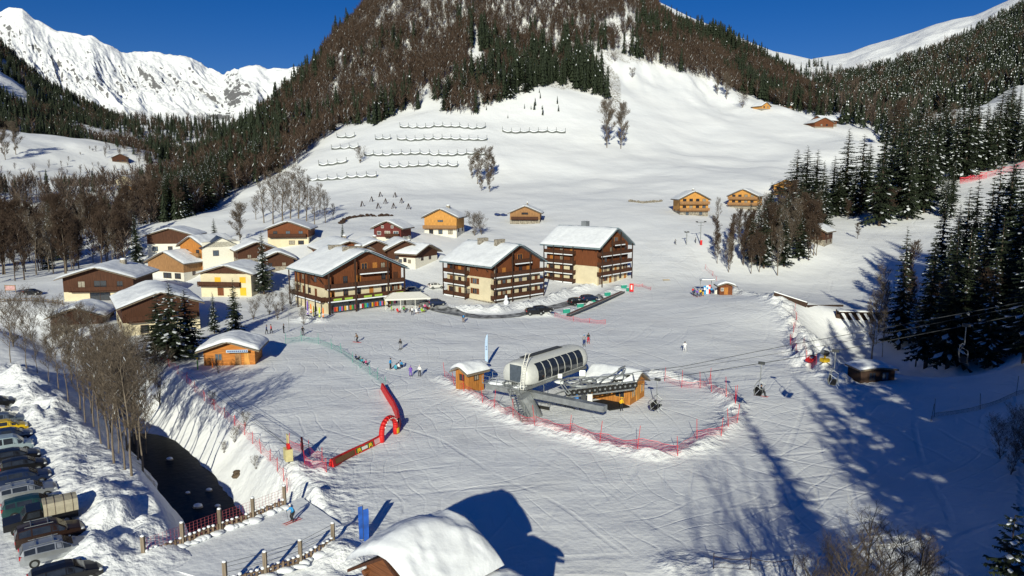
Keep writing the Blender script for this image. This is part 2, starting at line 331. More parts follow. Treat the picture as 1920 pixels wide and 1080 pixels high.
class Far:
    """mountain side: tab rows = (px, base_py, base_D, crest_py, crest_D); profile power; noise"""
    def __init__(s, name, tab, power=1.3, amp=20, sc=200, n=(300, 120), seed=5, material=None, ridged=False, rock=None, back=0.35):
        s.tab = tab; s.power = power; s.amp = amp; s.sc = sc; s.seed = seed; s.ridged = ridged
        p = np.linspace(tab[0][0], tab[-1][0], n[0]); t = np.linspace(0, 1 + back, n[1])
        P, T = np.meshgrid(p, t, indexing='ij'); X, Y, Z = s.at(P, T)
        me = mesh_np(name, np.stack([X, Y, Z], -1).reshape(-1, 3), grid_faces(*X.shape)[:, ::-1], material or snow_m, smooth=True)
        rk = np.zeros(X.size) if rock is None else rock(P, T).ravel()
        at = me.attributes.new('rock', 'FLOAT', 'POINT'); at.data.foreach_set('value', rk.astype(np.float32))
        tag(link(name, me), kind='structure')
    def at(s, P, T):
        bpy_, bD, cpy, cD = (lerp_tab(P, s.tab, c) for c in (1, 2, 3, 4))
        D = bD + (cD - bD) * T; u = (P - 960) / FPX
        def zz(py, D):
            v = (540 - py) / FPX; return CAMH + (-SP + v * CP) / (CP + v * SP) * D
        zb = zz(bpy_, bD); zc = zz(cpy, cD); Tc = np.clip(T, 0, 1)
        Z = zb + (zc - zb) * Tc ** s.power - np.clip(T - 1, 0, 9) * (zc - zb) * 0.9
        X = u / CP * D
        n = fbm(X, D, s.sc, 5, s.seed)
        if s.ridged: n = (0.5 - np.abs(fbm(X * 1.9, D * 0.75, s.sc, 5, s.seed, 0.55)) * 1.6)
        env = np.sin(np.clip(T, 0, 1.0) * math.pi * 0.93) ** 0.8
        if s.ridged:
            tt = X * 0.8 + D * 0.6; uu = -X * 0.6 + D * 0.8
            n = (0.5 - np.abs(fbm(tt * 2.6, uu * 0.55, s.sc, 6, s.seed, 0.6)) * 1.8); env = env * (0.12 + 0.88 * sstep(0.45, 0.72, T + 0.1 * fbm(X, D, 500, 2, 9))) * (0.35 + 0.65 * sstep(1.0, 0.9, T))
        Z = Z + n * s.amp * env
        if s.ridged: Z = Z + (0.5 - np.abs(fbm(X, D, 120, 4, 91)) * 2) * 16 * sstep(0.85, 1.0, T)
        return X, D, Z
alp = rock_snow_mat('alpine_rock_snow', rock=(0.17,0.17,0.18), lo=0.74, hi=0.82, nsc=0.03)
def alp_rock(P, T):
    band = np.exp(-((T - 0.74 - 0.03 * np.sin(P / 37.0)) / 0.09) ** 2) * 0.36 * sstep(560, 500, P) + np.exp(-((T - 0.9) / 0.09) ** 2) * 0.26 * (P < 400)
    spot = np.exp(-((P - 425) / 28) ** 2 - ((T - 0.50) / 0.05) ** 2) * 0.9
    return band + spot + sstep(0.12, 0.0, T) * 0.3
ALPS = Far('alpine_range', [(-260,300,1900,60,3300),(-150,300,1900,10,3400),(-60,300,1900,32,3500),(0,300,1900,20,3500),(12,300,1900,18,3500),(35,300,1900,31,3500),(66,290,1900,16,3500),(90,285,1900,20,3500),(110,280,1950,38,3500),
    (150,270,2000,60,3500),(210,260,2000,70,3500),(235,255,2000,85,3500),(262,250,2000,97,3550),(300,245,2100,100,3600),(365,240,2100,101,3600),(385,240,2100,108,3600),(410,240,2100,125,3600),(440,240,2100,141,3500),
    (470,240,2100,125,3300),(500,240,2100,122,3300),(520,240,2100,131,3300),(560,240,2100,128,3300),(700,240,2100,120,3300)],
    power=2.1, amp=62, sc=330, n=(640, 420), seed=5, material=alp, ridged=True, rock=alp_rock)
dark_m = rock_snow_mat('wooded_slope_ground', rock=(0.05,0.04,0.035), lo=0.75, hi=1.15, nsc=0.03)
LEFTM = Far('left_wooded_slope', [(-500,330,700,-260,1500),(-200,320,800,-120,1600),(0,262,820,45,1700),(40,262,820,80,1720),(80,262,830,125,1750),(120,270,850,165,1800),(180,280,880,196,1850),(250,300,900,232,1900),(290,320,900,262,1950),(330,330,900,285,2000),(380,335,950,305,2000),(450,340,1000,320,2000)],
    power=1.15, amp=34, sc=220, n=(200, 100), seed=40, material=dark_m, rock=lambda P, T: np.full(P.shape, 0.25) - 0.6 * np.exp(-((P - 40) / 30) ** 2 - ((T - 0.45) / 0.12) ** 2))
GORGE = Far('gorge_slope', [(230,330,900,262,1500),(300,325,950,250,1600),(350,320,950,235,1650),(400,310,980,240,1650),(450,300,980,262,1600),(520,300,980,290,1600)],
    power=0.9, amp=25, sc=150, n=(100, 60), seed=44, material=rock_snow_mat('gorge_rock', rock=(0.08,0.075,0.07), lo=0.9, hi=1.2, nsc=0.03), rock=lambda P, T: np.full(P.shape, 0.15))
RIDGE = Far('snow_ridge', [(1050,120,1000,-90,1700),(1150,130,1000,-20,1750),(1210,140,1000,-4,1800),(1280,150,1000,32,1800),(1380,170,1000,75,1800),(1430,190,1000,96,1800),(1500,200,1000,112,1750),(1560,215,1000,135,1700),(1640,230,1000,190,1500)],
    power=0.9, amp=10, sc=160, n=(160, 60), seed=50, material=rock_snow_mat('ridge_snow', lo=0.45, hi=0.75, nsc=0.03))
RIGHTF = Far('right_snow_crest', [(1440,160,1500,125,2600),(1505,165,1500,109,2600),(1560,165,1500,100,2600),(1640,160,1500,72,2500),(1700,150,1500,50,2400),(1780,130,1500,28,2300),(1840,110,1500,0,2200),(1920,80,1500,-40,2100),(2300,0,1500,-200,2000)],
    power=1.0, amp=22, sc=120, n=(160, 90), seed=60, material=rock_snow_mat('crest_snow', lo=0.5, hi=0.8, nsc=0.03))
RIGHTM = Far('right_wooded_slope', [(1530,190,820,172,1200),(1570,215,780,163,1250),(1640,215,720,138,1300),(1720,215,680,104,1350),(1800,210,640,56,1400),(1860,195,620,26,1400),(1920,180,600,-10,1400),(2100,150,560,-120,1350),(2400,100,520,-300,1300)],
    power=1.0, amp=26, sc=170, n=(160, 90), seed=70, material=dark_m, rock=lambda P, T: np.full(P.shape, 0.1))
# ------------------------------------------------------------------ tree meshes
needle_m = mat('conifer_needles', (0.016, 0.025, 0.014), rough=0.75, var=0.45, scale=6, col2=(0.034, 0.048, 0.024))
tsnow_m = mat('snow_on_branches', (0.82, 0.86, 0.92), rough=0.7, var=0.04)
bark_m = mat('bark', (0.085, 0.062, 0.048), rough=0.9, var=0.3, scale=6)
grey_bark_m = mat('pale_bark', (0.19, 0.155, 0.12), rough=0.9, var=0.35, scale=6)
twig_m = mat('brown_twigs', (0.064, 0.042, 0.030), rough=0.9, var=0.3, scale=0.9)
twig2_m = mat('grey_brown_twigs', (0.125, 0.098, 0.075), rough=0.9, var=0.3, scale=0.9)
twig3_m = mat('grey_twigs', (0.085, 0.062, 0.050), rough=0.9, var=0.3, scale=0.9)
class TB:
    def __init__(s): s.V = []; s.F = []; s.M = []
    def tri(s, a, b, c, m=0):
        n = len(s.V); s.V += [a, b, c]; s.F.append((n, n + 1, n + 2)); s.M.append(m)
    def quad(s, a, b, c, d, m=0): 
        n = len(s.V); s.V += [a, b, c, d]; s.F += [(n, n + 1, n + 2), (n, n + 2, n + 3)]; s.M += [m, m]
    def stick(s, p, q, r0, r1, m=0, sides=3):
        p = np.array(p, float); q = np.array(q, float); d = q - p; d /= (np.linalg.norm(d) + 1e-9)
        a = np.cross(d, (0.31, 0.9, 0.17)); a /= np.linalg.norm(a) + 1e-9; b = np.cross(d, a); n = len(s.V)
        for (c, r) in ((p, r0), (q, r1)):
            for k in range(sides):
                t = 2 * math.pi * k / sides; s.V.append(c + (a * math.cos(t) + b * math.sin(t)) * r)
        for k in range(sides):
            k2 = (k + 1) % sides; s.F += [(n + k, n + k2, n + sides + k2), (n + k, n + sides + k2, n + sides + k)]; s.M += [m, m]
    def arr(s): return np.array(s.V, np.float32), np.array(s.F, np.int32), np.array(s.M, np.int32)
def conifer(seed, nw=30, nb=8, spread=0.17, snow=0.35, sprays=4, gap=0.1):
    """crown of a conifer one metre tall: drooping boughs in whorls, each a fan of needle sprays"""
    r = random.Random(seed); t = TB()
    for i in range(nw):
        f = 0.10 + 0.89 * (i / (nw - 1)) ** 0.92; rad0 = spread * (1 - f) ** 0.8 + 0.006
        k = max(4, int(nb * (0.6 + 0.6 * (1 - f)))); off = r.random() * 6.3
        for j in range(k):
            if r.random() < gap: continue
            a = off + j * 6.283 / k + r.uniform(-0.25, 0.25); L = rad0 * r.uniform(0.6, 1.18)
            dr = np.array((math.cos(a), math.sin(a), 0)); sd = np.array((-math.sin(a), math.cos(a), 0))
            z0 = f + r.uniform(-0.012, 0.012); droop = (0.40 * (1 - f) + 0.12) * r.uniform(0.6, 1.3)
            pts = []
            for q in range(sprays + 1):
                u = q / sprays; pts.append(np.array((0, 0, z0)) + dr * L * u + np.array((0, 0, -droop * L * (u ** 1.25) + 0.14 * L * u * u)))
            wd = L * 0.42 + 0.006
            for q in range(sprays):
                p0, p1 = pts[q], pts[q + 1]; wq = wd * (1 - (q / sprays) * 0.65) * r.uniform(0.7, 1.2)
                hang = np.array((0, 0, -wq * 0.42))
                for sgn in (-1, 1):
                    tip = p0 * 0.35 + p1 * 0.65 + sd * sgn * wq * 0.62 + dr * wq * 0.35 + hang * r.uniform(0.5, 1.4)
                    t.tri(p0, p1 + dr * wq * 0.2, tip, 0)
                    if r.random() < 0.6: t.tri(p0, p1, (p0 + p1) / 2 + hang * 1.5 + sd * sgn * wq * 0.2, 0)
            if r.random() < snow and f < 0.97:
                q0 = r.choice((1, 1, 2)) if sprays > 2 else 0; p0, p1 = pts[q0], pts[min(sprays, q0 + 2)]; up = np.array((0, 0, 0.0035 + 0.03 * L)); ws = wd * r.uniform(0.16, 0.34)
                m_ = (p0 + p1) / 2
                t.quad(p0 + up, m_ - sd * ws + up * 0.6, p1 + up * 0.5, m_ + sd * ws + up * 0.6, 1)
                t.tri(m_ - sd * ws + up * 0.6, p1 + up * 0.5, p1 - up, 1); t.tri(m_ + sd * ws + up * 0.6, p1 + up * 0.5, p1 - up, 1)
    return t
def trunk_tb(seed, r0=0.014, top=0.97, bend=0.0):
    r = random.Random(seed); t = TB(); p = np.array((0, 0, -0.03)); n = 5
    for i in range(n):
        q = np.array((r.uniform(-1, 1) * bend, r.uniform(-1, 1) * bend, top * (i + 1) / n)); t.stick(p, q, r0 * (1 - i / n), r0 * (1 - (i + 1) / n) + 0.001, 0, 6); p = q
    return t
def bare(seed, spread=0.24, levels=3, base=0.2, kids=(9, 6, 5), tw=0.0022, up=0.75, fine=True, stems=1, snow=0.06, tr0=0.014, limbs=16):
    """limbs and twigs of a leafless tree one metre tall; returns (trunk, crown)"""
    r = random.Random(seed); tr = TB(); cr = TB()
    def rv(): 
        a = r.random() * 6.283; z = r.uniform(-0.4, 0.8); c = math.sqrt(max(0, 1 - z * z)); return np.array((c * math.cos(a), c * math.sin(a), z))
    def grow(p, d, L, rad, lv):
        n = 3; pts = [p]
        for i in range(n):
            d = d + rv() * 0.16 + np.array((0, 0, 0.07)); d /= np.linalg.norm(d); q = pts[-1] + d * L / n; pts.append(q)
            cr.stick(pts[-2], q, rad * (1 - 0.28 * i), rad * (1 - 0.28 * (i + 1)), 0, 3)
        if lv >= levels:
            if fine:
                for i in range(5):
                    k = r.randrange(n); b0 = pts[k] + (pts[k + 1] - pts[k]) * r.random(); dd = d * 0.8 + rv() * 0.75; dd /= np.linalg.norm(dd); e = b0 + dd * L * r.uniform(0.4, 0.8)
                    s = np.cross(dd, rv()); s /= np.linalg.norm(s) + 1e-9; cr.tri(b0 - s * tw, b0 + s * tw, e, 0)
            return
        if snow and lv == 2 and r.random() < snow * 3:
            s = np.cross(d, (0, 0, 1)); s = s / (np.linalg.norm(s) + 1e-9) * rad * 1.2; u = np.array((0, 0, rad * 1.2)); cr.quad(pts[0] + u - s, pts[0] + u + s, pts[1] + u + s, pts[1] + u - s, 1)
        for i in range(kids[lv - 1]):
            u = 0.25 + 0.75 * (i + r.random()) / kids[lv - 1]; k = min(n - 1, int(u * n)); b0 = pts[k] + (pts[k + 1] - pts[k]) * (u * n - k)
            dd = d * 0.7 + rv() * 0.8 + np.array((0, 0, 0.25)); dd /= np.linalg.norm(dd); grow(b0, dd, L * r.uniform(0.42, 0.68) * (1.15 - 0.4 * u), rad * 0.42, lv + 1)
    for s in range(stems):
        lean = np.array((r.uniform(-1, 1), r.uniform(-1, 1), 0)) * (0.05 if stems == 1 else 0.22); p = np.array((0, 0, -0.03)); tp = []; N = 6; top = 0.93 * r.uniform(0.8, 1.0) if stems > 1 else 0.94
        for i in range(N):
            q = np.array((0, 0, top * (i + 1) / N)) + lean * ((i + 1) / N) ** 1.2 + np.array((r.uniform(-1, 1), r.uniform(-1, 1), 0)) * 0.008; rr = tr0 / math.sqrt(stems)
            tr.stick(p, q, rr * (1 - 0.9 * i / N), rr * (1 - 0.9 * (i + 1) / N), 0, 5); tp.append((p, q)); p = q
        nk = int(limbs / (stems ** 0.6))
        for i in range(nk):
            f = base + (0.97 - base) * (i / nk) + r.uniform(0, 0.03); k = min(N - 1, int(f / top * N)) if f < top else N - 1; a_, b_ = tp[k]; b0 = a_ + (b_ - a_) * min(1, max(0, f / top * N - k))
            a = r.random() * 6.283; dd = np.array((math.cos(a), math.sin(a), up + f * 0.8)); dd /= np.linalg.norm(dd)
            shape = math.sin(math.pi * min(1, (1 - f) * 0.9 + 0.12)) ** 0.6
            grow(b0, dd, spread * 1.5 * shape * r.uniform(0.7, 1.1), 0.0042, 1)
    return tr, cr
def far_conifer(seed, sp=0.15):
    r = random.Random(seed); t = TB(); n = 9
    for i in range(n):
        f = 0.06 + 0.80 * i / (n - 1); rad = 0.155 * (1 - f) ** 0.8 + 0.008; hh = 0.20 * (1 - f * 0.4); k = 7; off = r.random() * 6.3
        for j in range(k):
            a = off + 6.283 * j / k; a2 = a + 6.283 / k * r.uniform(0.5, 0.85); rr = rad * r.uniform(0.6, 1.25); zz = f + r.uniform(-0.015, 0.015)
            c = (0, 0, min(1.0, f + hh)); p = np.array((math.cos(a) * rr, math.sin(a) * rr, zz)); q = np.array((math.cos(a2) * rr * 0.9, math.sin(a2) * rr * 0.9, zz + 0.01))
            t.tri(c, p, q, 0)
            if r.random() < sp:
                c_ = np.array(c); o = np.array((0, 0, 0.006)) + (p + q) * np.array((1, 1, 0)) * 0.03; u0 = 0.30; t.tri(c_ + (p - c_) * u0 + o, p + (c_ - p) * 0.3 + o, q + (c_ - q) * 0.3 + o, 1)
    return t
def far_bare(seed):
    r = random.Random(seed); t = TB()
    t.stick((0, 0, -0.05), (0, 0, 0.9), 0.010, 0.002, 1, 3)
    for i in range(44):
        f = 0.14 + 0.68 * r.random(); a = r.random() * 6.283; L = (0.32 * math.sin(math.pi * min(1, (1 - f) * 0.95 + 0.1)) + 0.06) * r.uniform(0.6, 1.1)
        dd = np.array((math.cos(a) * 0.55, math.sin(a) * 0.55, 0.75 + 0.3 * r.random())); s = np.cross(dd, (r.uniform(-1, 1), r.uniform(-1, 1), r.uniform(-1, 1))); s = s / (np.linalg.norm(s) + 1e-9) * r.uniform(0.010, 0.020)
        b = np.array((0, 0, f)) + dd * 0.02; t.tri(b - s * 0.4, b + s * 0.4, b + dd * L * 0.8, 0)
        m = b + dd * L * 0.4; e = dd * L * 0.6 + np.array((r.uniform(-1, 1), r.uniform(-1, 1), 0.3)) * L * 0.35; t.tri(m - s, m + s, m + e, 0)
        if r.random() < 0.10: t.tri(b - s * 0.7 + 0.004, b + s * 0.7 + 0.004, b + dd * L * 0.5 + 0.004, 2)
    return t
def tbmesh(name, t, mats): V, F, M = t.arr(); return mesh_np(name, V, F, mats, M)
CM = [(tbmesh('conifer_crown', conifer(100 + i, nw=(34, 30, 38, 32)[i], spread=(0.155, 0.19, 0.14, 0.17)[i], snow=(0.30, 0.25, 0.45, 0.15)[i], gap=(0.08, 0.14, 0.1, 0.08)[i]), [needle_m, tsnow_m]), tbmesh('conifer_trunk', trunk_tb(100 + i), bark_m)) for i in range(4)]
CMS = [(tbmesh('snowy_conifer_crown', conifer(140 + i, nw=30, nb=9, spread=0.24, snow=0.5, gap=0.08, sprays=6), [needle_m, tsnow_m]), CM[0][1]) for i in range(1)]
def bm_pair(seed, tm, bm_, **k):
    a, b = bare(seed, **k); return (tbmesh('bare_crown', b, [tm, tsnow_m]), tbmesh('bare_trunk', a, bm_))
BM = [bm_pair(200, twig_m, bark_m, tw=0.003, spread=0.19, up=1.1), bm_pair(201, twig_m, bark_m, spread=0.16, tw=0.003, up=1.2), bm_pair(202, twig_m, grey_bark_m, spread=0.22, tw=0.003, up=1.0), bm_pair(203, twig2_m, grey_bark_m, spread=0.19, up=1.1, tw=0.0016, kids=(8, 5, 4), snow=0.2)]
BMS = [bm_pair(240 + i, twig2_m, grey_bark_m, spread=0.20, base=0.3, up=1.3, tw=0.0005, kids=(6, 4, 3), snow=0.02, limbs=14) for i in range(3)]   # finely twigged, for the nearest trees
BMO = [bm_pair(250 + i, twig2_m, grey_bark_m, spread=0.17, base=0.35, up=1.6, tw=0.0004, kids=(4, 3, 2), snow=0, limbs=9) for i in range(2)]
BMT = [bm_pair(210 + i, twig2_m, grey_bark_m, spread=0.15, base=0.28, up=1.1, tw=0.0013, kids=(6, 4, 4), tr0=0.008) for i in range(3)]      # slim riverside trees
BMB = [bm_pair(220 + i, twig2_m, grey_bark_m, spread=0.30, base=0.08, up=0.9, stems=5, tw=0.0016, kids=(6, 5, 4), snow=0.12) for i in range(3)]   # many-stemmed bushes
BMR = [bm_pair(230 + i, twig2_m, grey_bark_m, spread=0.25, base=0.10, up=1.5, tw=0.0035, kids=(9, 6, 4), snow=0) for i in range(2)]
FC = [far_conifer(300 + i, (0.05, 0.07, 0.14, 0.18)[i]).arr() for i in range(4)]; FB = [far_bare(320 + i).arr() for i in range(4)]
for q_ in (2, 3): FB[q_] = (FB[q_][0], FB[q_][1], np.where(FB[q_][2] == 0, 3, FB[q_][2]))
def one_tree(kind, pair, x, y, z, H, rot, label, group, cat='tree', wide=1.0, name=None):
    o = bpy.data.objects.new(name or {'c': 'conifer_tree', 'b': 'bare_tree', 'u': 'leafless_bush'}[kind], None); COL.objects.link(o)
    o.location = (x, y, z); o.rotation_euler = (0, 0, rot); o.scale = (H * wide, H * wide, H); o.empty_display_size = 0.1
    tag(o, label, cat, group); link('crown', pair[0], o); link('trunk', pair[1], o); return o
STUFF = {'c': [], 'b': []}      # (x, y, z, H)
IND = []                        # candidates for individual trees: (kind, x, y, z, H, label, group, force)
NT = {'c': 0, 'b': 0}
def place(kind, px, py, H, label, group=None, pair=None, D=None, dz=0, wide=1.0, top=None, cat='tree', name=None, rot=None):
    x, y, z = gp(px, py) if D is None else (W(px, py, D)[0], D, 0)
    if D is not None: z = hz(x, y)
    if top is not None:      # height from the picture row of its tip
        r = ray(px, top); H = CAMH + r[2] / r[1] * y - z
    NT['c' if kind == 'c' else 'b'] += 1
    pair = pair or (rnd.choice(CM) if kind == 'c' else rnd.choice(BM))
    return one_tree(kind, pair, x, y, z + dz - 0.1, H, rnd.random() * 6.28 if rot is None else rot, label, group, cat, wide, name)
def wz(x0, x1, y0, y1, poly, n, seed, gapn=None):
    """random ground points whose picture position falls inside a polygon"""
    g = np.random.RandomState(seed); x = g.uniform(x0, x1, n); y = g.uniform(y0, y1, n); z = h(x, y); a, b, d = proj(x, y, z); k = inpoly(a, b, poly)
    if gapn is not None: k &= gapn(x, y, a, b)
    return x[k], y[k], z[k], a[k], b[k]
# ------------------------------------------------------------------ forest on the middle mountain
FOREST = [(300,425),(400,392),(470,350),(555,312),(600,268),(640,238),(700,238),(740,216),(900,216),(950,190),(1010,165),(1060,165),(1140,188),(1108,100),(1160,100),(1230,125),(1330,152),(1400,182),(1480,205),(1545,222),(1560,190),(1540,110),
          (1400,60),(1300,20),(1200,-40),(1150,-250),(700,-250),(600,0),(540,120),(430,220),(370,270),(280,340)]
def fgap(x, y, a, b):
    # snow couloirs running down the wooded face
    c = np.abs(fbm(x * 1.5, y * 0.22, 34, 3, 77)); edge = fbm(x, y, 45, 3, 78)
    return ((c > 0.045) | (b < 60)) & (edge > -0.52)
X, Y, Z, A_, B_ = wz(-330, 560, 270, 1000, FOREST, 60000, 1, fgap)
cn = fbm(X, Y, 60, 3, 79) + -0.06 * ((B_ > 150) & (A_ > 640)) - 0.30 * (B_ < 40) + 0.02 * ((A_ < 480) & (B_ > 300)) + 0.9 * (inpoly(A_, B_, [(940,150),(1150,140),(1160,215),(940,215)]))
g_ = np.random.RandomState(3); cn += g_.uniform(-0.42, 0.42, len(X))
for i in range(len(X)):
    k = 'c' if cn[i] > 0.23 else 'b'
    if k == 'c' and g_.rand() < 0.5: continue
    Hh = g_.uniform(12, 25) if k == 'c' else g_.uniform(9, 14.5)
    if B_[i] < 70: Hh *= 0.85
    IND.append((k, X[i], Y[i], Z[i], Hh, 'm'))
# young conifers at the foot of the wood
X, Y, Z, A_, B_ = wz(-40, 120, 380, 620, [(900,185),(1030,160),(1060,190),(1045,215),(940,225),(890,232)], 500, 4)
for i in range(len(X)): IND.append(('c', X[i], Y[i], Z[i], g_.uniform(2.5, 7), 'm'))
# saddle and back woods right of centre
X, Y, Z, A_, B_ = wz(150, 620, 330, 1150, [(1540,225),(1640,250),(1660,300),(1720,330),(1920,240),(1990,200),(1990,160),(1560,130),(1520,160)], 5200, 5, lambda x, y, a, b: ~inpoly(a, b, [(1740,200),(1925,145),(1990,140),(1990,330),(1830,330),(1745,240)]))
for i in range(len(X)): IND.append(('c' if g_.rand() < 0.72 else 'b', X[i], Y[i], Z[i], g_.uniform(14, 25), 'r'))
# brown woods of the left valley
X, Y, Z, A_, B_ = wz(-700, -100, 500, 1100, [(-60,170),(60,205),(150,225),(250,275),(330,330),(300,345),(255,300),(200,268),(120,250),(0,242),(-60,240)], 9000, 6)
for i in range(len(X)): IND.append(('b' if g_.rand() < 0.85 else 'c', X[i], Y[i], Z[i], g_.uniform(9, 15), 'l'))
X, Y, Z, A_, B_ = wz(-420, -60, 185, 640, [(-60,350),(100,365),(300,345),(400,380),(330,415),(270,430),(240,500),(100,530),(-60,540)], 3600, 8)
for i in range(len(X)): IND.append(('b' if g_.rand() < 0.88 else 'c', X[i], Y[i], Z[i], g_.uniform(9, 16), 'v'))
X, Y, Z, A_, B_ = wz(-420, -60, 380, 800, [(-60,235),(60,240),(280,300),(330,360),(-60,352)], 900, 9)
for i in range(len(X)): IND.append(('b', X[i], Y[i], Z[i], g_.uniform(3, 9), 'h'))
X, Y, Z, A_, B_ = wz(-900, -120, 650, 1450, [(-60,190),(60,215),(200,215),(330,225),(470,240),(430,290),(330,330),(250,265),(150,232),(60,225),(-60,215)], 4500, 66)
for i in range(len(X)): IND.append(('c' if g_.rand() < 0.8 else 'b', X[i], Y[i], Z[i], g_.uniform(14, 24), 'w'))
# woods on the far slopes (positions on their own heightfields)
def far_woods(F, n, seed, p0, p1, t0, t1, pc, hr, tag_, keep=None):
    g = np.random.RandomState(seed); P = g.uniform(p0, p1, n); T = g.uniform(t0, t1, n); X, Y, Z = F.at(P, T)
    for i in range(n):
        if keep is not None and not keep(P[i], T[i], X[i], Y[i]): continue
        IND.append(('c' if g.rand() < pc else 'b', X[i], Y[i], Z[i], g.uniform(*hr), tag_))
nn = lambda x, y, s, sd: float(fbm(np.array([x]), np.array([y]), s, 3, sd)[0])
far_woods(RIGHTM, 6200, 11, 1545, 2050, 0.0, 1.0, 0.93, (16, 28), 'f', lambda P, T, x, y: T < 0.99)
far_woods(RIDGE, 900, 12, 1180, 1600, 0.0, 0.75, 0.8, (12, 20), 'f', lambda P, T, x, y: T < 0.25 + (P - 1400) / 200 and nn(x, y, 90, 5) > -0.35)
far_woods(LEFTM, 6500, 13, -150, 420, 0.0, 1.02, 0.92, (16, 28), 'w', lambda P, T, x, y: (nn(x, y, 110, 6) > -0.18 or T > 0.92) and not (abs(P - 40) < 45 and 0.3 < T < 0.6))
far_woods(GORGE, 1500, 14, 230, 520, 0.0, 1.0, 0.9, (12, 22), 'w', lambda P, T, x, y: nn(x, y, 80, 7) > -0.1 and T < 0.85)
LAB = {'m': ('snow-dusted conifer rising from the bare woods of the steep middle mountain', 'reddish-brown leafless tree in the woods covering the steep middle mountain', 'trees of the middle mountain'),
       'r': ('tall snow-flecked conifer in the dark stand on the right-hand hillside', 'leafless brown tree between the conifers of the right-hand hillside', 'trees of the right-hand hillside'),
       'l': ('dark conifer in the brown wood above the left snowfield', 'brown leafless tree in the wood above the left snowfield', 'trees above the left snowfield'),
       'v': ('dark conifer among the bare trees of the left valley floor behind the village', 'grey-brown leafless tree of the left valley floor behind the village', 'trees of the left valley floor'),
       'h': ('', 'small leafless tree standing on the open snowfield at left', 'trees on the left snowfield'),
       'f': ('snow-dusted conifer on the far forested slope at right', 'leafless tree on the far forested slope at right', 'trees of the far right slope'),
       'w': ('dark conifer on the shaded slope at far left', 'leafless tree on the shaded slope at far left', 'trees of the shaded left slope')}
def finish_forest():
    g = np.random.RandomState(21)
    for kind, full in (('c', CM), ('b', BM)):
        L = [t for t in IND if t[0] == kind]; arr = np.array([(t[1], t[2], t[3], t[4]) for t in L])
        px, py, d = proj(arr[:, 0], arr[:, 1], arr[:, 2]); size = arr[:, 3] / d; size[(px < -20) | (px > 1940) | (py < -10)] = -1
        order = np.argsort(-size); quota = 300 - NT[kind]; sel = set(order[:quota].tolist())
        for i in sel:
            k, x, y, z, H, zn = L[i]; l1, l2, gr = LAB[zn]
            one_tree(kind, full[(g.randint(len(full)) if (kind == 'b' or zn != 'm') else (1, 3)[g.randint(2)])], x, y, z - 0.3, H, g.rand() * 6.28, l1 if kind == 'c' else l2, gr)
        vs_, fs_, ms_ = [], [], []; off = 0; lows = FC if kind == 'c' else FB
        rest = [i for i in range(len(L)) if i not in sel]; var = g.randint(len(lows), size=len(rest))
        if kind == 'c': var = np.array([(v % 2) + (0 if L[i][5] in ('m', 'w', 'l', 'v') else 2) for v, i in zip(var, rest)])
        if kind == 'b': var = np.array([(v % 2) + (2 if L[i][5] in ('v', 'h', 'r') else 0) for v, i in zip(var, rest)])
        for v in range(len(lows)):
            idx = [r_ for r_, q in zip(rest, var) if q == v]; P = arr[idx]; V, F, M = lows[v]; th = g.rand(len(P)) * 6.28; c, s_ = np.cos(th), np.sin(th); wd = P[:, 3] * (g.uniform(0.85, 1.25, len(P)) if kind == 'c' else g.uniform(0.9, 1.3, len(P)))
            x = (V[None, :, 0] * c[:, None] - V[None, :, 1] * s_[:, None]) * wd[:, None] + P[:, 0:1]; y = (V[None, :, 0] * s_[:, None] + V[None, :, 1] * c[:, None]) * wd[:, None] + P[:, 1:2]; zz = V[None, :, 2] * P[:, 3:4] + P[:, 2:3] - 0.3
            vs_.append(np.stack([x, y, zz], -1).reshape(-1, 3)); n = len(P); fs_.append((F[None] + (np.arange(n) * len(V))[:, None, None] + off).reshape(-1, 3)); ms_.append(np.tile(M, n)); off += n * len(V)
        me = mesh_np('conifer_forest' if kind == 'c' else 'bare_forest', np.concatenate(vs_), np.concatenate(fs_), [needle_m, tsnow_m] if kind == 'c' else [twig_m, bark_m, tsnow_m, twig3_m], np.concatenate(ms_))
        tag(link(me.name, me), 'dark conifers crowding the mountainsides behind the village' if kind == 'c' else 'reddish-brown leafless woods covering the mountainsides', 'forest', kind='stuff')
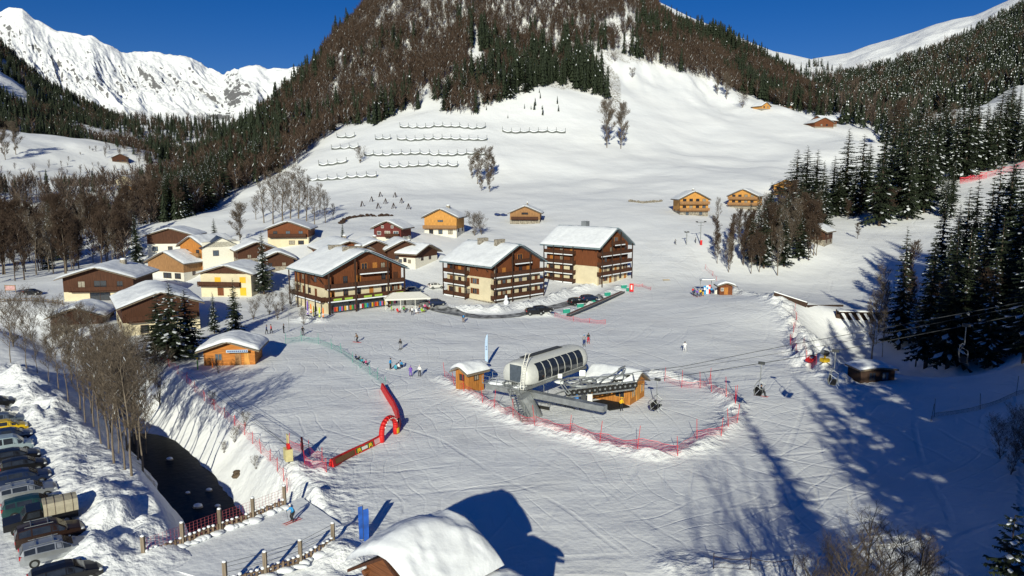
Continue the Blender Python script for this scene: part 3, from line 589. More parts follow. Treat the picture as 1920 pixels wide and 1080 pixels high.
# ------------------------------------------------------------------ single trees
for i, (px, top, py, lab) in enumerate([
    (300,548,672,'left conifer of the dark trio behind the small ski-school hut'), (325,525,678,'tallest conifer of the dark trio behind the small ski-school hut'), (352,540,664,'right conifer of the dark trio behind the small ski-school hut'),
    (495,430,552,'tall dark conifer left of the big sports-shop chalet'), (258,396,498,'dark conifer beside the white-and-brown chalet at the back of the village'), (441,520,622,'dark conifer below the chalet with yellow shutters'),
    (402,545,625,'shorter snow-dusted conifer below the chalet with yellow shutters'), (403,408,462,'sunlit conifer on the snow behind the village, next to a grey leafless tree'), (98,375,490,'dark conifer in the bare woods left of the village'), (120,390,488,'second dark conifer in the bare woods left of the village'),
    (643,412,452,'small sparse conifer behind the snowed-in roofs'), (1490,278,402,'left tree of the dark conifer clump above the yellow chalet'), (1508,272,408,'middle tree of the dark conifer clump above the yellow chalet'), (1527,280,404,'right tree of the dark conifer clump above the yellow chalet'),
    (1583,240,400,'broad conifer with snow on its boughs right of the dark clump'), (1612,250,398,'slim conifer next to the broad snowy one'), (1560,290,395,'smaller conifer in front of the broad snowy one'),
    (1441,340,470,'tall snowy conifer rising out of the leafless copse'), (1420,365,468,'shorter conifer in the leafless copse'), (1465,375,455,'conifer at the back of the leafless copse'), (1405,375,460,'slim conifer at the left of the leafless copse'), (1500,320,440,'dark conifer behind the leafless copse'), (1478,405,450,'small conifer at the right of the leafless copse')]):
    place('c', px, py, 0, lab, top=top, wide={0: 1.9, 1: 2.0, 2: 1.9, 14: 1.7, 15: 1.5, 16: 1.6, 11: 1.9, 12: 1.9, 13: 1.9, 10: 0.85}.get(i, 1.15), pair=CM[(i * 3 + (0 if i > 3 else 3)) % 4])
place('c', 1685, 655, 0, 'snow-flecked conifer standing alone left of the dark gully trees', top=422, pair=CM[2], wide=1.0)
for i, (px, py, top) in enumerate([(1800,575,348),(1855,555,285),(1870,610,400),(1905,560,370),(1770,600,430),(1830,640,420),(1895,660,440),(1745,640,480),(1935,610,330),(1960,560,300),(1790,520,380),(1915,500,330),(1850,690,470),(1980,640,380),(1760,540,360),(1820,520,330),(1840,600,330),(1880,530,270),(1900,600,290),(1780,620,400),(1810,650,430),(1860,660,400),(1920,680,380),(1745,580,440),(1890,480,290),(1925,540,250),(1770,670,500),(1950,640,300),(1735,690,440),(1776,690,430),(1800,680,420)]):
    place('c', px, py, 0, 'big dark conifer in the shaded gully at the right edge', 'conifers of the shaded right gully', top=top, wide=1.15)
g_ = np.random.RandomState(31)
for i in range(84):
    px = g_.uniform(1640, 1960); py = g_.uniform(0, 1) * 60 + np.interp(px, [1640, 1750, 1960], [375, 335, 250])
    if inpoly([px], [py], [(1700,395),(1780,345),(1960,300),(1960,420)])[0]: py -= 55
    place('c', px, py, g_.uniform(24, 40), 'tall snow-flecked conifer above the right-hand piste', 'conifers above the right-hand piste')
for i, (px, py, top) in enumerate([(1430,455,368),(1455,462,372),(1475,450,360),(1495,455,365),(1515,440,350),(1448,440,355),(1530,430,345),(1545,425,330),(1600,405,300),(1570,405,310),(1650,395,285),(1625,392,262),(1540,410,300),(1408,492,405),(1432,503,392),(1470,500,402),(1500,486,395)]):
    place('c', px, py, 0, 'dark conifer mixed into the leafless copse' if i < 7 or i > 12 else 'dark conifer in the dense row behind the small brown chalet', 'conifers mixed into the copse' if i < 7 or i > 12 else 'conifers behind the small brown chalet', top=top, wide=1.35)
for i in range(9):
    place('c', g_.uniform(1700, 1800), g_.uniform(385, 420) - i * 2, g_.uniform(9, 22), 'conifer at the edge of the right-hand piste', 'conifers above the right-hand piste')
place('c', 0, 0, 0, 'snow-laden conifer poking in at the bottom right corner', D=31, pair=CMS[0], top=None, wide=1.0) if False else None
def tree_at(kind, x, y, H, label, group=None, pair=None, wide=1.0):
    NT[kind] += 1; return one_tree(kind, pair or (rnd.choice(CM) if kind == 'c' else rnd.choice(BM)), x, y, hz(x, y) - 0.1, H, rnd.random() * 6.28, label, group, wide=wide)
tree_at('c', 20.4, 28.0, 14.2, 'snow-laden conifer poking in at the bottom right corner', pair=CMS[0], wide=1.15)
# trees standing beside and behind the viewpoint: they throw the long shadows across the piste
for i, (x, y, H) in enumerate([(19.2,12,28.5),(39.8,43,26),(31.5,28,24),(37,37,21),(38,22,26),(44,40,24),(28,8,24),(46,26,23),(52,44,27),(58,38,26),(50,12,24),(36,4,22),(64,46,20),(60,20,22),(68,58,18),(46,49,18),(80,45,26),(90,60,26),(86,75,24),(98,85,25),(75,30,27),(84,28,26),(95,45,25),(70,48,24),(104,70,25),(92,100,22),(66,36,26),(74,56,22),(50,55,25),(56,62,26),(62,70,26),(68,79,24),(47,47,25),(55,54,27),(28.5,21,23),(26,14,22),(34,20,26),(30,3,24),(43,33,26),(51,48,25)]):
    tree_at('c', x, y, H * 1.1, 'conifer beside the viewpoint, outside the picture, shading the piste', 'conifers beside the viewpoint', wide=1.15 if i else 0.72)
for i, (x, y, H) in enumerate([(9.0,-3,25),(11.6,-1,25),(13.8,-5,27),(7.4,-7,24),(-13,-2,14)]):
    tree_at('b', x, y, H, 'leafless tree beside the viewpoint, outside the picture, shading the piste', 'leafless trees beside the viewpoint', pair=BMO[i % 2], wide=1.0)
for i, (px, D, H) in enumerate([(1545,40,985),(1590,38,970),(1628,42,935),(1660,38,985),(1700,40,960),(1738,42,975),(1570,36,1010),(1715,36,1000),(1520,38,1020),(1760,40,1010),(1640,36,1015)]):
    x = W(px, 1000, D)[0]; rt_ = ray(px, H + 42); H = CAMH + rt_[2] / rt_[1] * D - hz(x, D); tree_at('b', x, D, H, 'leafless tree top with seed heads along the bottom right edge', 'leafless trees along the bottom right edge', pair=BMS[i % 3], wide=1.5)
# slim trees on the river bank
RB = [(247,892,605),(234,880,640),(214,868,600),(204,842,590),(190,832,640),(176,800,600),(160,792,620),(150,768,590),(128,752,600),(110,730,585),(92,716,600),(262,840,640),(70,700,590),(222,850,660),(185,770,610),(135,720,570),(50,690,560),(20,680,540),(268,884,650),(258,862,630),(238,845,600),(226,826,610),(245,818,620),(208,812,600),(196,786,590),(172,776,600),(215,792,620),(232,800,640),(275,862,700),(252,838,620)]
for i, (px, py, top) in enumerate(RB):
    place('b', px, py, 0, 'slim leafless tree on the river bank above the car park', 'slim leafless trees on the river bank', pair=BMT[i % 3], top=top + 32, wide=1.2)
for i, (px, py, top) in enumerate([(150,650,560),(110,640,545),(190,660,580),(230,690,600),(260,700,610),(60,640,550),(25,650,540),(200,700,620),(240,730,630),(280,720,650),(170,620,560),(215,640,590),(130,690,600),(95,670,585),(270,660,600),(300,760,650),(180,740,640)]):
    place('b', px, py, 0, 'tangled leafless thicket tree left of the ski-school hut', 'thicket between river and ski-school hut', pair=BMB[i % 3], top=top + 22, wide=1.2)
for i, (px, py, top) in enumerate([(495,418,350),(512,420,335),(530,425,330),(545,418,335),(560,422,325),(575,415,340),(590,422,360),(610,418,365),(625,412,385),(480,412,372),(450,455,395),(600,400,350)]):
    place('b', px, py, 0, 'large grey leafless tree in the clump behind the village' if i != 10 else 'round grey leafless tree beside the sunlit conifer behind the village', None if i == 10 else 'grey leafless clump behind the village', pair=BM[3] if i != 10 else BMR[0], top=top, wide=1.3)
place('b', 1138, 277, 0, 'left one of the two rounded leafless trees standing alone on the meadow', pair=BMR[0], top=205, wide=1.05)
place('b', 1164, 279, 0, 'right one of the two rounded leafless trees standing alone on the meadow', pair=BMR[1], top=207, wide=1.05)
for i, (px, py, top, lab) in enumerate([(890,442,405,'round leafless bush between the two lone wooden chalets'),(903,440,408,'second stem clump of the leafless bush between the two lone wooden chalets'),(675,306,280,'round leafless bush below the avalanche barriers'),
    (1153,116,100,'small leafless bush high on the meadow edge'),(1186,146,130,'smallest leafless bush on the upper meadow'),(1392,202,178,'small round leafless bush above the farm huts'),(1362,186,145,'bigger leafless tree at the upper meadow corner'),(1345,178,150,'leafless tree left of the bigger one at the upper meadow corner'),
    (885,335,300,'leafless tree of the group below the barriers, on its left'),(895,345,290,'tall leafless tree in the group below the barriers'),(915,340,288,'tallest leafless tree in the group below the barriers'),(925,330,300,'leafless tree of the group below the barriers, on its right'),(918,360,325,'small leafless tree lowest in the group below the barriers'),(902,358,335,'shrub lowest in the group below the barriers'),
    (30,290,240,'leafless tree at the left edge of the snowfield'),(10,300,250,'leafless tree by the left picture edge on the snowfield')]):
    place('b', px, py, 0, lab, pair=(BMB if i < 6 else BMR)[i % 2], top=top, wide=1.5 if i < 6 else 1.1)
for i in range(58):
    px = g_.uniform(1335, 1540); py = np.interp(px, [1345, 1400, 1530], [505, 530, 500]) - g_.uniform(0, 95)
    place('b', px, py, g_.uniform(10, 15) if px > 1425 else g_.uniform(6.5, 10), 'leafless tree with snow-dusted branches in the copse beside the piste', 'leafless copse beside the piste', pair=[BM[3], BMT[i % 3], BM[0], BM[2]][i % 4], wide=[1.0, 1.3, .9, .9][i % 4])
for i in range(22):
    px = g_.uniform(1620, 1900); py = g_.uniform(560, 690) if px > 1700 else g_.uniform(620, 680)
    place('b', px, py, g_.uniform(7, 13), 'leafless tree in the shaded gully at the right edge', 'leafless trees of the shaded right gully', pair=[BM[3], BM[0], BMT[0]][i % 3])
for i, (px, py, H) in enumerate([(1610,405,9),(1640,400,10),(1665,418,11),(1625,395,8),(1590,412,7),(1608,448,5),(1700,405,9),(1875,860,3.4),(1905,850,3.8),(1925,880,4),(1895,890,3.0)]):
    place('b', px, py, H, 'leafless tree between the piste and the small brown chalet' if i < 7 else 'dark leafless bush at the right edge of the shaded slope', 'leafless trees above the small brown chalet' if i < 7 else 'dark bushes at the right edge', pair=BM[i % 4] if i < 7 else BMB[i % 3], wide=1.2)
for i, (px, py, H) in enumerate([(560,560,4),(545,575,4.5),(530,585,3.5),(520,600,3),(475,600,4),(570,610,3),(505,590,4),(410,700,2),(460,800,1.5),(400,760,1.6),(440,830,1.8),(420,850,1.2),(480,880,1.3)]):
    place('b', px, py, H, 'low leafless bush by the path left of the sports shop' if i < 7 else 'thin leafless shrub sticking out of the snowy river bank', 'low leafless bushes by the path' if i < 7 else 'shrubs on the snowy river bank', pair=BMB[i % 3], wide=1.2)

# ------------------------------------------------------------------ small modelling kit
class MB:
    def __init__(s): s.V = []; s.F = []; s.M = []
    def add(s, V, F, m=0):
        n = len(s.V); s.V += [tuple(v) for v in V]; s.F += [tuple(i + n for i in f) for f in F]; s.M += [m] * len(F)
    def box(s, x0, x1, y0, y1, z0, z1, m=0):
        if x0 > x1: x0, x1 = x1, x0
        if y0 > y1: y0, y1 = y1, y0
        V = [(x, y, z) for x in (x0, x1) for y in (y0, y1) for z in (z0, z1)]
        s.add(V, [(0, 1, 3, 2), (4, 6, 7, 5), (0, 4, 5, 1), (2, 3, 7, 6), (0, 2, 6, 4), (1, 5, 7, 3)], m)
    def bar(s, p, q, w, hh=None, m=0, up=(0, 0, 1)):
        """square bar from p to q, w wide, hh high"""
        hh = hh or w; p = Vector(p); q = Vector(q); d = (q - p).normalized(); u = Vector(up)
        if abs(d.dot(u)) > 0.98: u = Vector((1, 0, 0))
        a = d.cross(u).normalized(); b = a.cross(d).normalized(); V = []
        for c in (p, q):
            for (i, j) in ((-1, -1), (1, -1), (1, 1), (-1, 1)): V.append(c + a * i * w / 2 + b * j * hh / 2)
        s.add(V, [(0, 3, 2, 1), (4, 5, 6, 7), (0, 1, 5, 4), (1, 2, 6, 5), (2, 3, 7, 6), (3, 0, 4, 7)], m)
    def tube(s, p, q, r0, r1=None, n=8, m=0):
        r1 = r0 if r1 is None else r1; p = Vector(p); q = Vector(q); d = (q - p).normalized(); u = Vector((0, 0, 1)) if abs(d.z) < 0.9 else Vector((1, 0, 0))
        a = d.cross(u).normalized(); b = a.cross(d); V = []
        for c, r in ((p, r0), (q, r1)):
            for k in range(n): t = 2 * math.pi * k / n; V.append(c + (a * math.cos(t) + b * math.sin(t)) * r)
        F = [(k, (k + 1) % n, n + (k + 1) % n, n + k) for k in range(n)] + [tuple(range(n))[::-1], tuple(range(n, 2 * n))]
        s.add(V, F, m)
    def path(s, pts, r, n=6, m=0):
        for a, b in zip(pts[:-1], pts[1:]): s.tube(a, b, r, r, n, m)
    def prism(s, poly, axis, a0, a1, m=0):
        """polygon (pairs) swept along x ('x': pairs are y,z) or y ('y': x,z) or z"""
        n = len(poly); f = {'x': lambda t, a, b: (t, a, b), 'y': lambda t, a, b: (a, t, b), 'z': lambda t, a, b: (a, b, t)}[axis]
        V = [f(a0, *p) for p in poly] + [f(a1, *p) for p in poly]
        s.add(V, [tuple(range(n))[::-1], tuple(range(n, 2 * n))] + [(k, (k + 1) % n, n + (k + 1) % n, n + k) for k in range(n)], m)
    def ball(s, c, r, m=0, n=10, k=6):
        rx, ry, rz = r if isinstance(r, (tuple, list)) else (r, r, r); V = []
        for i in range(k + 1):
            t = math.pi * i / k
            for j in range(n): a = 2 * math.pi * j / n; V.append((c[0] + rx * math.sin(t) * math.cos(a), c[1] + ry * math.sin(t) * math.sin(a), c[2] + rz * math.cos(t)))
        s.add(V, [(i * n + j, i * n + (j + 1) % n, (i + 1) * n + (j + 1) % n, (i + 1) * n + j) for i in range(k) for j in range(n)], m)
    def build(s, name, mats, parent=None, off=None, smooth=False, fix=True):
        me = bpy.data.meshes.new(name); V = s.V if off is None else [(v[0] - off[0], v[1] - off[1], v[2] - off[2]) for v in s.V]
        me.from_pydata(V, [], s.F)
        for m in (mats if isinstance(mats, (list, tuple)) else [mats]): me.materials.append(m)
        me.polygons.foreach_set('material_index', s.M)
        import bmesh
        if fix:
            b = bmesh.new(); b.from_mesh(me); bmesh.ops.recalc_face_normals(b, faces=b.faces)
            if smooth: bmesh.ops.remove_doubles(b, verts=b.verts, dist=1e-4)
            b.to_mesh(me); b.free()
        if smooth: me.polygons.foreach_set('use_smooth', [True] * len(me.polygons))
        me.update(); return link(name, me, parent)
def root(name, label, cat, loc, rz=0.0, group=None, kind=None):
    o = bpy.data.objects.new(name, None); COL.objects.link(o); o.location = loc; o.rotation_euler = (0, 0, rz); o.empty_display_size = 0.3
    return tag(o, label, cat, group, kind)
def dup(o, loc, rz, label=None):
    c = o.copy(); COL.objects.link(c); c.location = loc; c.rotation_euler = (0, 0, rz)
    if label: c['label'] = label
    def rec(a, b):
        for ch in list(a.children):
            if ch == b: continue
            d = ch.copy(); COL.objects.link(d); d.parent = b; rec(ch, d)
    rec(o, c); return c
# ------------------------------------------------------------------ shared materials
snow2 = mat('settled_snow', (0.84, 0.87, 0.92), rough=0.7, var=0.05, scale=1.2, bump=0.06, bscale=1.6)
def wood(name, c, var=0.3): return mat(name, c, rough=0.8, var=var, scale=2.2, stretch=(5, 5, 0.35), bump=0.015, bscale=4)
wood_dark = wood('dark_stained_planks', (0.07, 0.028, 0.015)); wood_red = wood('red_brown_planks', (0.155, 0.050, 0.019)); wood_or = wood('orange_planks', (0.42, 0.17, 0.04))
wood_yel = wood('honey_planks', (0.55, 0.27, 0.07)); wood_old = wood('weathered_planks', (0.30, 0.16, 0.07)); wood_blk = wood('blackened_timber', (0.045, 0.025, 0.018)); wood_grey = wood('grey_timber', (0.20, 0.16, 0.12))
logm = mat('orange_logs', (0.46, 0.17, 0.035), rough=0.7, var=0.3, scale=2, stretch=(0.3, 0.3, 6), bump=0.05, bscale=1.6)
plaster = mat('cream_plaster', (0.66, 0.58, 0.41), rough=0.85, var=0.06, scale=0.8); plaster_w = mat('white_plaster', (0.72, 0.69, 0.60), rough=0.85, var=0.06)
stone = mat('grey_stone', (0.27, 0.24, 0.20), rough=0.9, var=0.45, scale=2.5, bump=0.08, bscale=2.5)
glass = mat('window_glass', (0.025, 0.03, 0.04), rough=0.08, var=0.2, spec=0.8); metal = mat('galvanised_steel', (0.36, 0.38, 0.39), rough=0.45, var=0.15, metal=0.6, scale=2)
metal_d = mat('dark_steel', (0.07, 0.075, 0.08), rough=0.5, var=0.2, metal=0.4); white_p = mat('white_paint', (0.78, 0.77, 0.72), rough=0.45, var=0.05); rubber = mat('black_rubber', (0.02, 0.02, 0.02), rough=0.8)
fascia = mat('blue_grey_fascia', (0.20, 0.27, 0.31), rough=0.6, var=0.1); slate = mat('dark_metal_roof', (0.035, 0.05, 0.085), rough=0.4, var=0.2); red_p = mat('red_vinyl', (0.62, 0.02, 0.02), rough=0.5, var=0.08)
red_net = mat('red_net', (0.65, 0.06, 0.09), rough=0.7, var=0.1); green_net = mat('green_net', (0.05, 0.33, 0.25), rough=0.7, var=0.1); asphalt = mat('wet_asphalt', (0.055, 0.057, 0.062), rough=0.6, var=0.4, scale=0.7, col2=(0.42, 0.43, 0.45))
rw = random.Random(77); curt = mat('curtained_glass', (0.30, 0.27, 0.22), rough=0.4, var=0.25, scale=3); glass_l = mat('sky_lit_glass', (0.09, 0.12, 0.16), rough=0.1, var=0.2, spec=0.9)  # last one: paler blue window glass, reflected sky put into its base colour
def snow_slab(L, W, T, slope_z, parent, name='roof_snow', seed=0, n=(36, 36), asym=0.0, fall=7, mt=None):
    """rounded blanket of snow over a roof; slope_z(y) gives the roof surface height"""
    xs = np.linspace(-1, 1, n[0]); ys = np.linspace(-1, 1, n[1]); xs = np.sign(xs) * np.abs(xs) ** 0.6; ys = np.sign(ys) * np.abs(ys) ** 0.6
    X, Y = np.meshgrid(xs * L / 2, ys * W / 2, indexing='ij'); ed = (1 - np.abs(X / (L / 2)) ** fall) * (1 - np.abs(Y / (W / 2)) ** fall); ed = np.clip(ed, 0, 1) ** 0.4
    base = np.vectorize(slope_z)(Y); nz_ = fbm(X + seed * 13.7, Y + seed * 7.1, 2.2, 3, seed)
    Z = base + 0.01 + T * ed * (1 + 0.34 * nz_ + 0.16 * fbm(X + seed * 3.1, Y, 0.7, 3, seed + 3))
    nn_ = n[0] * n[1]; V = list(np.stack([X, Y, Z], -1).reshape(-1, 3)); F = [tuple(f) for f in grid_faces(*X.shape)[:, ::-1]]
    bot = np.stack([X, Y, base + 0.01], -1).reshape(-1, 3); V += list(bot); F += [tuple(i + nn_ for i in f) for f in grid_faces(*X.shape)]
    m = MB(); m.add(V, F); return m.build(name, mt or snow2, parent, smooth=True)
class House:
    """ridge along local x, gables at +x / -x; walls reach 2.5 m below the base"""
    def __init__(s, name, label, cat, loc, phi, L, W, eh, rise, split, lower, upper, ov=(0.9, 1.1), T=0.45, group=None, roof_m=None, near=None, seed=1, snow=True, upper_to=None):
        s.L, s.W, s.eh, s.rise, s.split = L, W, eh, rise, split
        c, sn = math.cos(phi), math.sin(phi)
        if near: loc = (loc[0] - (c * near[0] * L / 2 - sn * near[1] * W / 2), loc[1] - (sn * near[0] * L / 2 + c * near[1] * W / 2), loc[2])
        s.r = root(name, label, cat, loc, phi, group); s.lower, s.upper = lower, upper
        m = MB(); m.box(-L / 2, L / 2, -W / 2, W / 2, -2.5, split); s.wall = m.build('lower_wall' if split < eh else 'wall', lower, s.r)
        m = MB(); k = rise / (W / 2)
        if split < eh: m.prism([(-W / 2, split), (W / 2, split), (W / 2, eh), (0, eh + rise), (-W / 2, eh)], 'x', -L / 2, L / 2)
        else: m.prism([(-W / 2, eh), (W / 2, eh), (0, eh + rise)], 'x', -L / 2, L / 2)
        s.up = m.build('timber_wall', upper, s.r)
        og, oe = ov; t = 0.2; s.og, s.oe = og, oe
        ye = W / 2 + oe; ze = eh - k * oe; m = MB()
        m.prism([(-ye, ze + .01), (0, eh + rise + .01), (ye, ze + .01), (ye, ze + t), (0, eh + rise + t), (-ye, ze + t)], 'x', -L / 2 - og, L / 2 + og)
        s.roof = m.build('roof', roof_m or fascia, s.r); s.rt = lambda y: eh + rise + t - k * abs(y); s.T = T
        if snow:
            # soft ridge
            snow_slab(L + 2 * og - 0.04, W + 2 * oe + 0.06, T, lambda y: eh + rise + t - k * (math.sqrt(y * y + 0.16) - 0.4) - 0.0, s.roof, seed=seed)
    def f(s, face, u, o, z):
        L, W = s.L, s.W
        return {'+X': (L / 2 + o, u, z), '-X': (-L / 2 - o, -u, z), '-Y': (u, -W / 2 - o, z), '+Y': (-u, W / 2 + o, z)}[face]
    def fb(s, m, face, u0, u1, z0, z1, o0, o1, mi=0):
        a = s.f(face, u0, o0, z0); b = s.f(face, u1, o1, z1); m.box(a[0], b[0], a[1], b[1], z0, z1, mi)
    def win(s, face, u, z, w=1.0, hh=1.1, frame=None, shut=None, door=False):
        m = MB(); t = 0.08
        for (a, b, c, d) in ((u - w / 2 - t, u - w / 2, z - t, z + hh + t), (u + w / 2, u + w / 2 + t, z - t, z + hh + t), (u - w / 2, u + w / 2, z + hh, z + hh + t), (u - w / 2, u + w / 2, z - t, z), (u - 0.03, u + 0.03, z, z + hh)): s.fb(m, face, a, b, c, d, 0.003, 0.07)
        o = m.build('door' if door else 'window', frame or wood_dark, s.r); g = MB(); s.fb(g, face, u - w / 2 + .002, u + w / 2 - .002, z + .002, z + hh - .002, 0.004, 0.025); g.build('pane', glass if rw.random() < 0.62 else (curt if rw.random() < 0.6 else glass_l), o)
        if shut:
            for sg in (-1, 1):
                q = MB(); s.fb(q, face, u + sg * (w / 2 + t + 0.02), u + sg * (w / 2 + t + 0.02 + w * 0.5), z - t, z + hh + t, 0.003, 0.05); q.build('shutter', shut, s.r)
        return o
    def door(s, face, u, z, w, hh, mt): m = MB(); s.fb(m, face, u - w / 2, u + w / 2, z, z + hh, 0.003, 0.06); return m.build('door', mt, s.r)
    def balcony(s, face, u0, u1, z, dp=1.3, mt=None, snowy=True, rail=0.95):
        m = MB(); s.fb(m, face, u0, u1, z - 0.16, z, 0.003, dp); b = m.build('balcony', mt or wood_dark, s.r)
        m = MB(); s.fb(m, face, u0, u1, z + 0.12, z + rail, dp - 0.08, dp - 0.02); s.fb(m, face, u0, u1, z + rail, z + rail + 0.08, dp - 0.12, dp + 0.02)
        n = int(abs(u1 - u0) / 0.5)
        for i in range(n + 1): uu = u0 + (u1 - u0) * i / n; s.fb(m, face, uu - .03, uu + .03, z, z + rail, dp - 0.02, dp + 0.01)
        for uu in (u0, u1 - 0.06): s.fb(m, face, uu, uu + .06, z + 0.12, z + rail, 0.004, dp - 0.13)
        m.build('railing', mt or wood_dark, b)
        if snowy: m = MB(); s.fb(m, face, u0 + .02, u1 - .02, z - 0.17, z + 0.07, dp + 0.003, dp + 0.10); m.build('balcony_snow', snow2, b)
    def post(s, face, u, z0, z1, o=1.3, mt=None, w=0.22): m = MB(); s.fb(m, face, u - w / 2, u + w / 2, z0, z1, o + 0.03, o + 0.03 + w); m.build('timber_post', mt or wood_blk, s.r)
    def brace(s, face, u, z, ln=1.2, mt=None):
        m = MB(); m.bar(s.f(face, u, 0.02, z - ln), s.f(face, u, ln * 0.9, z), 0.16); m.build('roof_brace', mt or wood_blk, s.r)
    def chimney(s, x, y, w=0.9, hh=1.3, mt=None, cap=True, d=None):
        d = d or w; z = s.rt(y); m = MB(); m.box(x - w / 2, x + w / 2, y - d / 2, y + d / 2, z - 0.6, z + s.T + hh); c = m.build('chimney', mt or stone, s.roof)
        if cap: m = MB(); m.ball((x, y, z + s.T + hh + 0.05), (w * 0.62, d * 0.62, 0.28), n=12); m.build('chimney_snow', snow2, c, smooth=True)
def near_corner(px, py, D=None): return gp(px, py)
# ------------------------------------------------------------------ the three big chalets
sh_r = wood_red
def big(name, label, corner, phi, L, W, eh, rise, split, levels, apex_bal, seed):
    H = House(name, label, 'chalet', corner, phi, L, W, eh, rise, split, plaster, wood_red, ov=(1.5, 1.3), T=0.38, near=(1, -1), seed=seed)
    return H
c = gp(1120, 536); B3 = big('apartment_chalet', 'four-storey cream and brown apartment chalet at the top of the village, nearest the piste', c, R(-41), 16.5, 14.2, 10.2, 4.2, 4.9, 4, True, 3)
c = gp(921, 569); B2 = big('apartment_chalet', 'middle cream and brown apartment chalet with two slanted chimneys and a blank cream corner', c, R(-46), 16.0, 16.2, 9.0, 4.2, 5.8, 3, True, 4)
c = gp(612, 589); B1 = big('apartment_chalet', 'big brown chalet with a sports shop and colourful racks on its ground floor', c, R(-50), 15.5, 18.6, 8.8, 4.2, 5.4, 3, True, 5)
rr = random.Random(5)
def dress(H, zs, gx, gy, blank_y=None):
    L, W = H.L, H.W
    for z in zs:
        n = 6
        for i in range(n):
            u = -W / 2 + W * (i + 0.5) / n
            kind = (i + int(z)) % 3
            if z < H.split:
                if kind == 0: H.win('+X', u, z + 0.15, 1.0, 1.9, frame=wood_red, door=True)
                elif kind == 1: H.win('+X', u, z + 0.8, 0.9, 1.1, frame=wood_dark, shut=wood_red if i % 2 else None)
                else: H.door('+X', u, z + 0.05, 1.0, 2.05, wood_red if rr.random() < 0.6 else wood_or)
            else:
                if kind == 0: H.win('+X', u, z + 0.2, 0.95, 1.8, frame=wood_dark, door=True)
                elif kind == 1: H.door('+X', u, z + 0.1, 1.15, 1.9, wood_or if rr.random() < 0.55 else wood_dark)
        m = 5
        for i in range(m):
            u = -L / 2 + L * (i + 0.5) / m
            if blank_y and u > blank_y[0] and u < blank_y[1]: continue
            if (i + int(z)) % 2 == 0: H.win('-Y', u, z + 0.8 if z < H.split else z + 0.7, 0.95, 1.1, frame=wood_dark, shut=wood_red if z < H.split and i % 3 == 0 else None)
            else: H.door('-Y', u, z + 0.1, 1.0, 1.95, wood_red if z < H.split else wood_or if rr.random() < .3 else wood_dark)
        for u in (-W / 3, 0, W / 3): H.win('-X', u, z + 0.8, 0.95, 1.1, frame=wood_dark)
        for u in (-L / 3, L / 3): H.win('+Y', u, z + 0.8, 0.95, 1.1, frame=wood_dark)
# B3: four storeys, balconies all along the gable and on the left half of the side
dress(B3, (0.2, 2.6, 5.1, 7.5), 0, 0, (1.2, 9))
for z in (2.6, 5.1, 7.6): B3.balcony('+X', -B3.W / 2 - .3, B3.W / 2 + .3, z)
B3.balcony('+X', -1.2, 3.6, 10.1); B3.win('+X', 1.2, 10.3, 1.6, 1.7, frame=wood_or)
for z in (0.3, 2.6, 5.1, 7.6): B3.balcony('-Y', -B3.L / 2, 1.4, z, 1.2)
for u in (-7.1, -2.6, 1.4, 7.1): B3.post('+X', u, -1.0 if abs(u) > 7 else 2.4, B3.eh + B3.rise - abs(u) * B3.rise / (B3.W / 2) - 0.1)
for u in (-8.2, -5.0, -1.8, 1.4): B3.post('-Y', u, 0.1, B3.eh - 0.5, 1.2)
for u in (3.6, 7.8): B3.brace('-Y', u, B3.eh - 0.3, 1.3)
B3.chimney(-1.5, 1.0, 1.6, 1.5, metal, cap=False); B3.chimney(4.5, 2.4, 1.3, 0.6, metal, cap=False)
dress(B2, (0.6, 3.2, 6.0), 0, 0, (0.8, 9))
for z in (0.9, 3.5, 6.1): B2.balcony('+X', -B2.W / 2 - .2, B2.W / 2 + .2, z)
B2.balcony('+X', -1.6, 4.0, 8.8); B2.win('+X', 1.2, 9.1, 1.5, 1.7, frame=wood_or)
for z in (0.6, 3.5, 6.1): B2.balcony('-Y', -B2.L / 2, 0.3, z, 1.2)
for u in (-8.0, -2.6, 3.2, 8.0): B2.post('+X', u, -1.0, B2.eh + B2.rise - abs(u) * B2.rise / (B2.W / 2) - 0.1)
for u in (-7.9, -4.0, 0.3): B2.post('-Y', u, 0.0, B2.eh - 0.6, 1.2)
for u in (3.4, 7.0): B2.brace('-Y', u, B2.eh - 0.3, 1.5)
for x in (-2.5, 3.5): 
    B2.chimney(x, -1.2, 0.9, 1.1, stone, cap=False, d=2.8)
B2.chimney(0.5, 4.4, 1.4, 1.0, stone); B2.chimney(6.0, 4.8, 1.0, 0.4, stone)
for (u, z) in ((2.3, 1.7), (2.3, 4.1)): B2.win('-Y', u, z, 1.4, 1.2, frame=wood_old, shut=wood_red)
m = MB(); m.box(-B2.L / 2 - .1, B2.L / 2 + .1, -B2.W / 2 - .1, B2.W / 2 + .1, -2.5, 0.35); m.build('stone_plinth', stone, B2.r)
dress(B1, (2.9, 5.7), 0, 0, (3.2, 9))
for z in (2.7, 5.4): B1.balcony('+X', -B1.W / 2 - .2, B1.W / 2 + .2, z)
B1.balcony('+X', -1.8, 5.4, 8.1); B1.win('+X', 0, 8.4, 1.3, 1.8, frame=wood_or); B1.door('+X', 2.6, 8.3, 1.1, 1.9, wood_or); B1.win('+X', 4.6, 8.6, 0.9, 1.4, frame=wood_dark)
for z in (2.7,): B1.balcony('-Y', -B1.L / 2, 7.7, z, 1.2)
for u in (-9.2, -3.0, 5.0, 9.2): B1.post('+X', u, -0.4, B1.eh + B1.rise - abs(u) * B1.rise / (B1.W / 2) - 0.1, w=0.3)
for u in (-7.7, -3.4, 0.5): B1.post('-Y', u, -0.4, B1.eh - 0.6, 1.2)
for u in (2.6, 6.9): B1.brace('-Y', u, B1.eh - 0.3, 2.2)
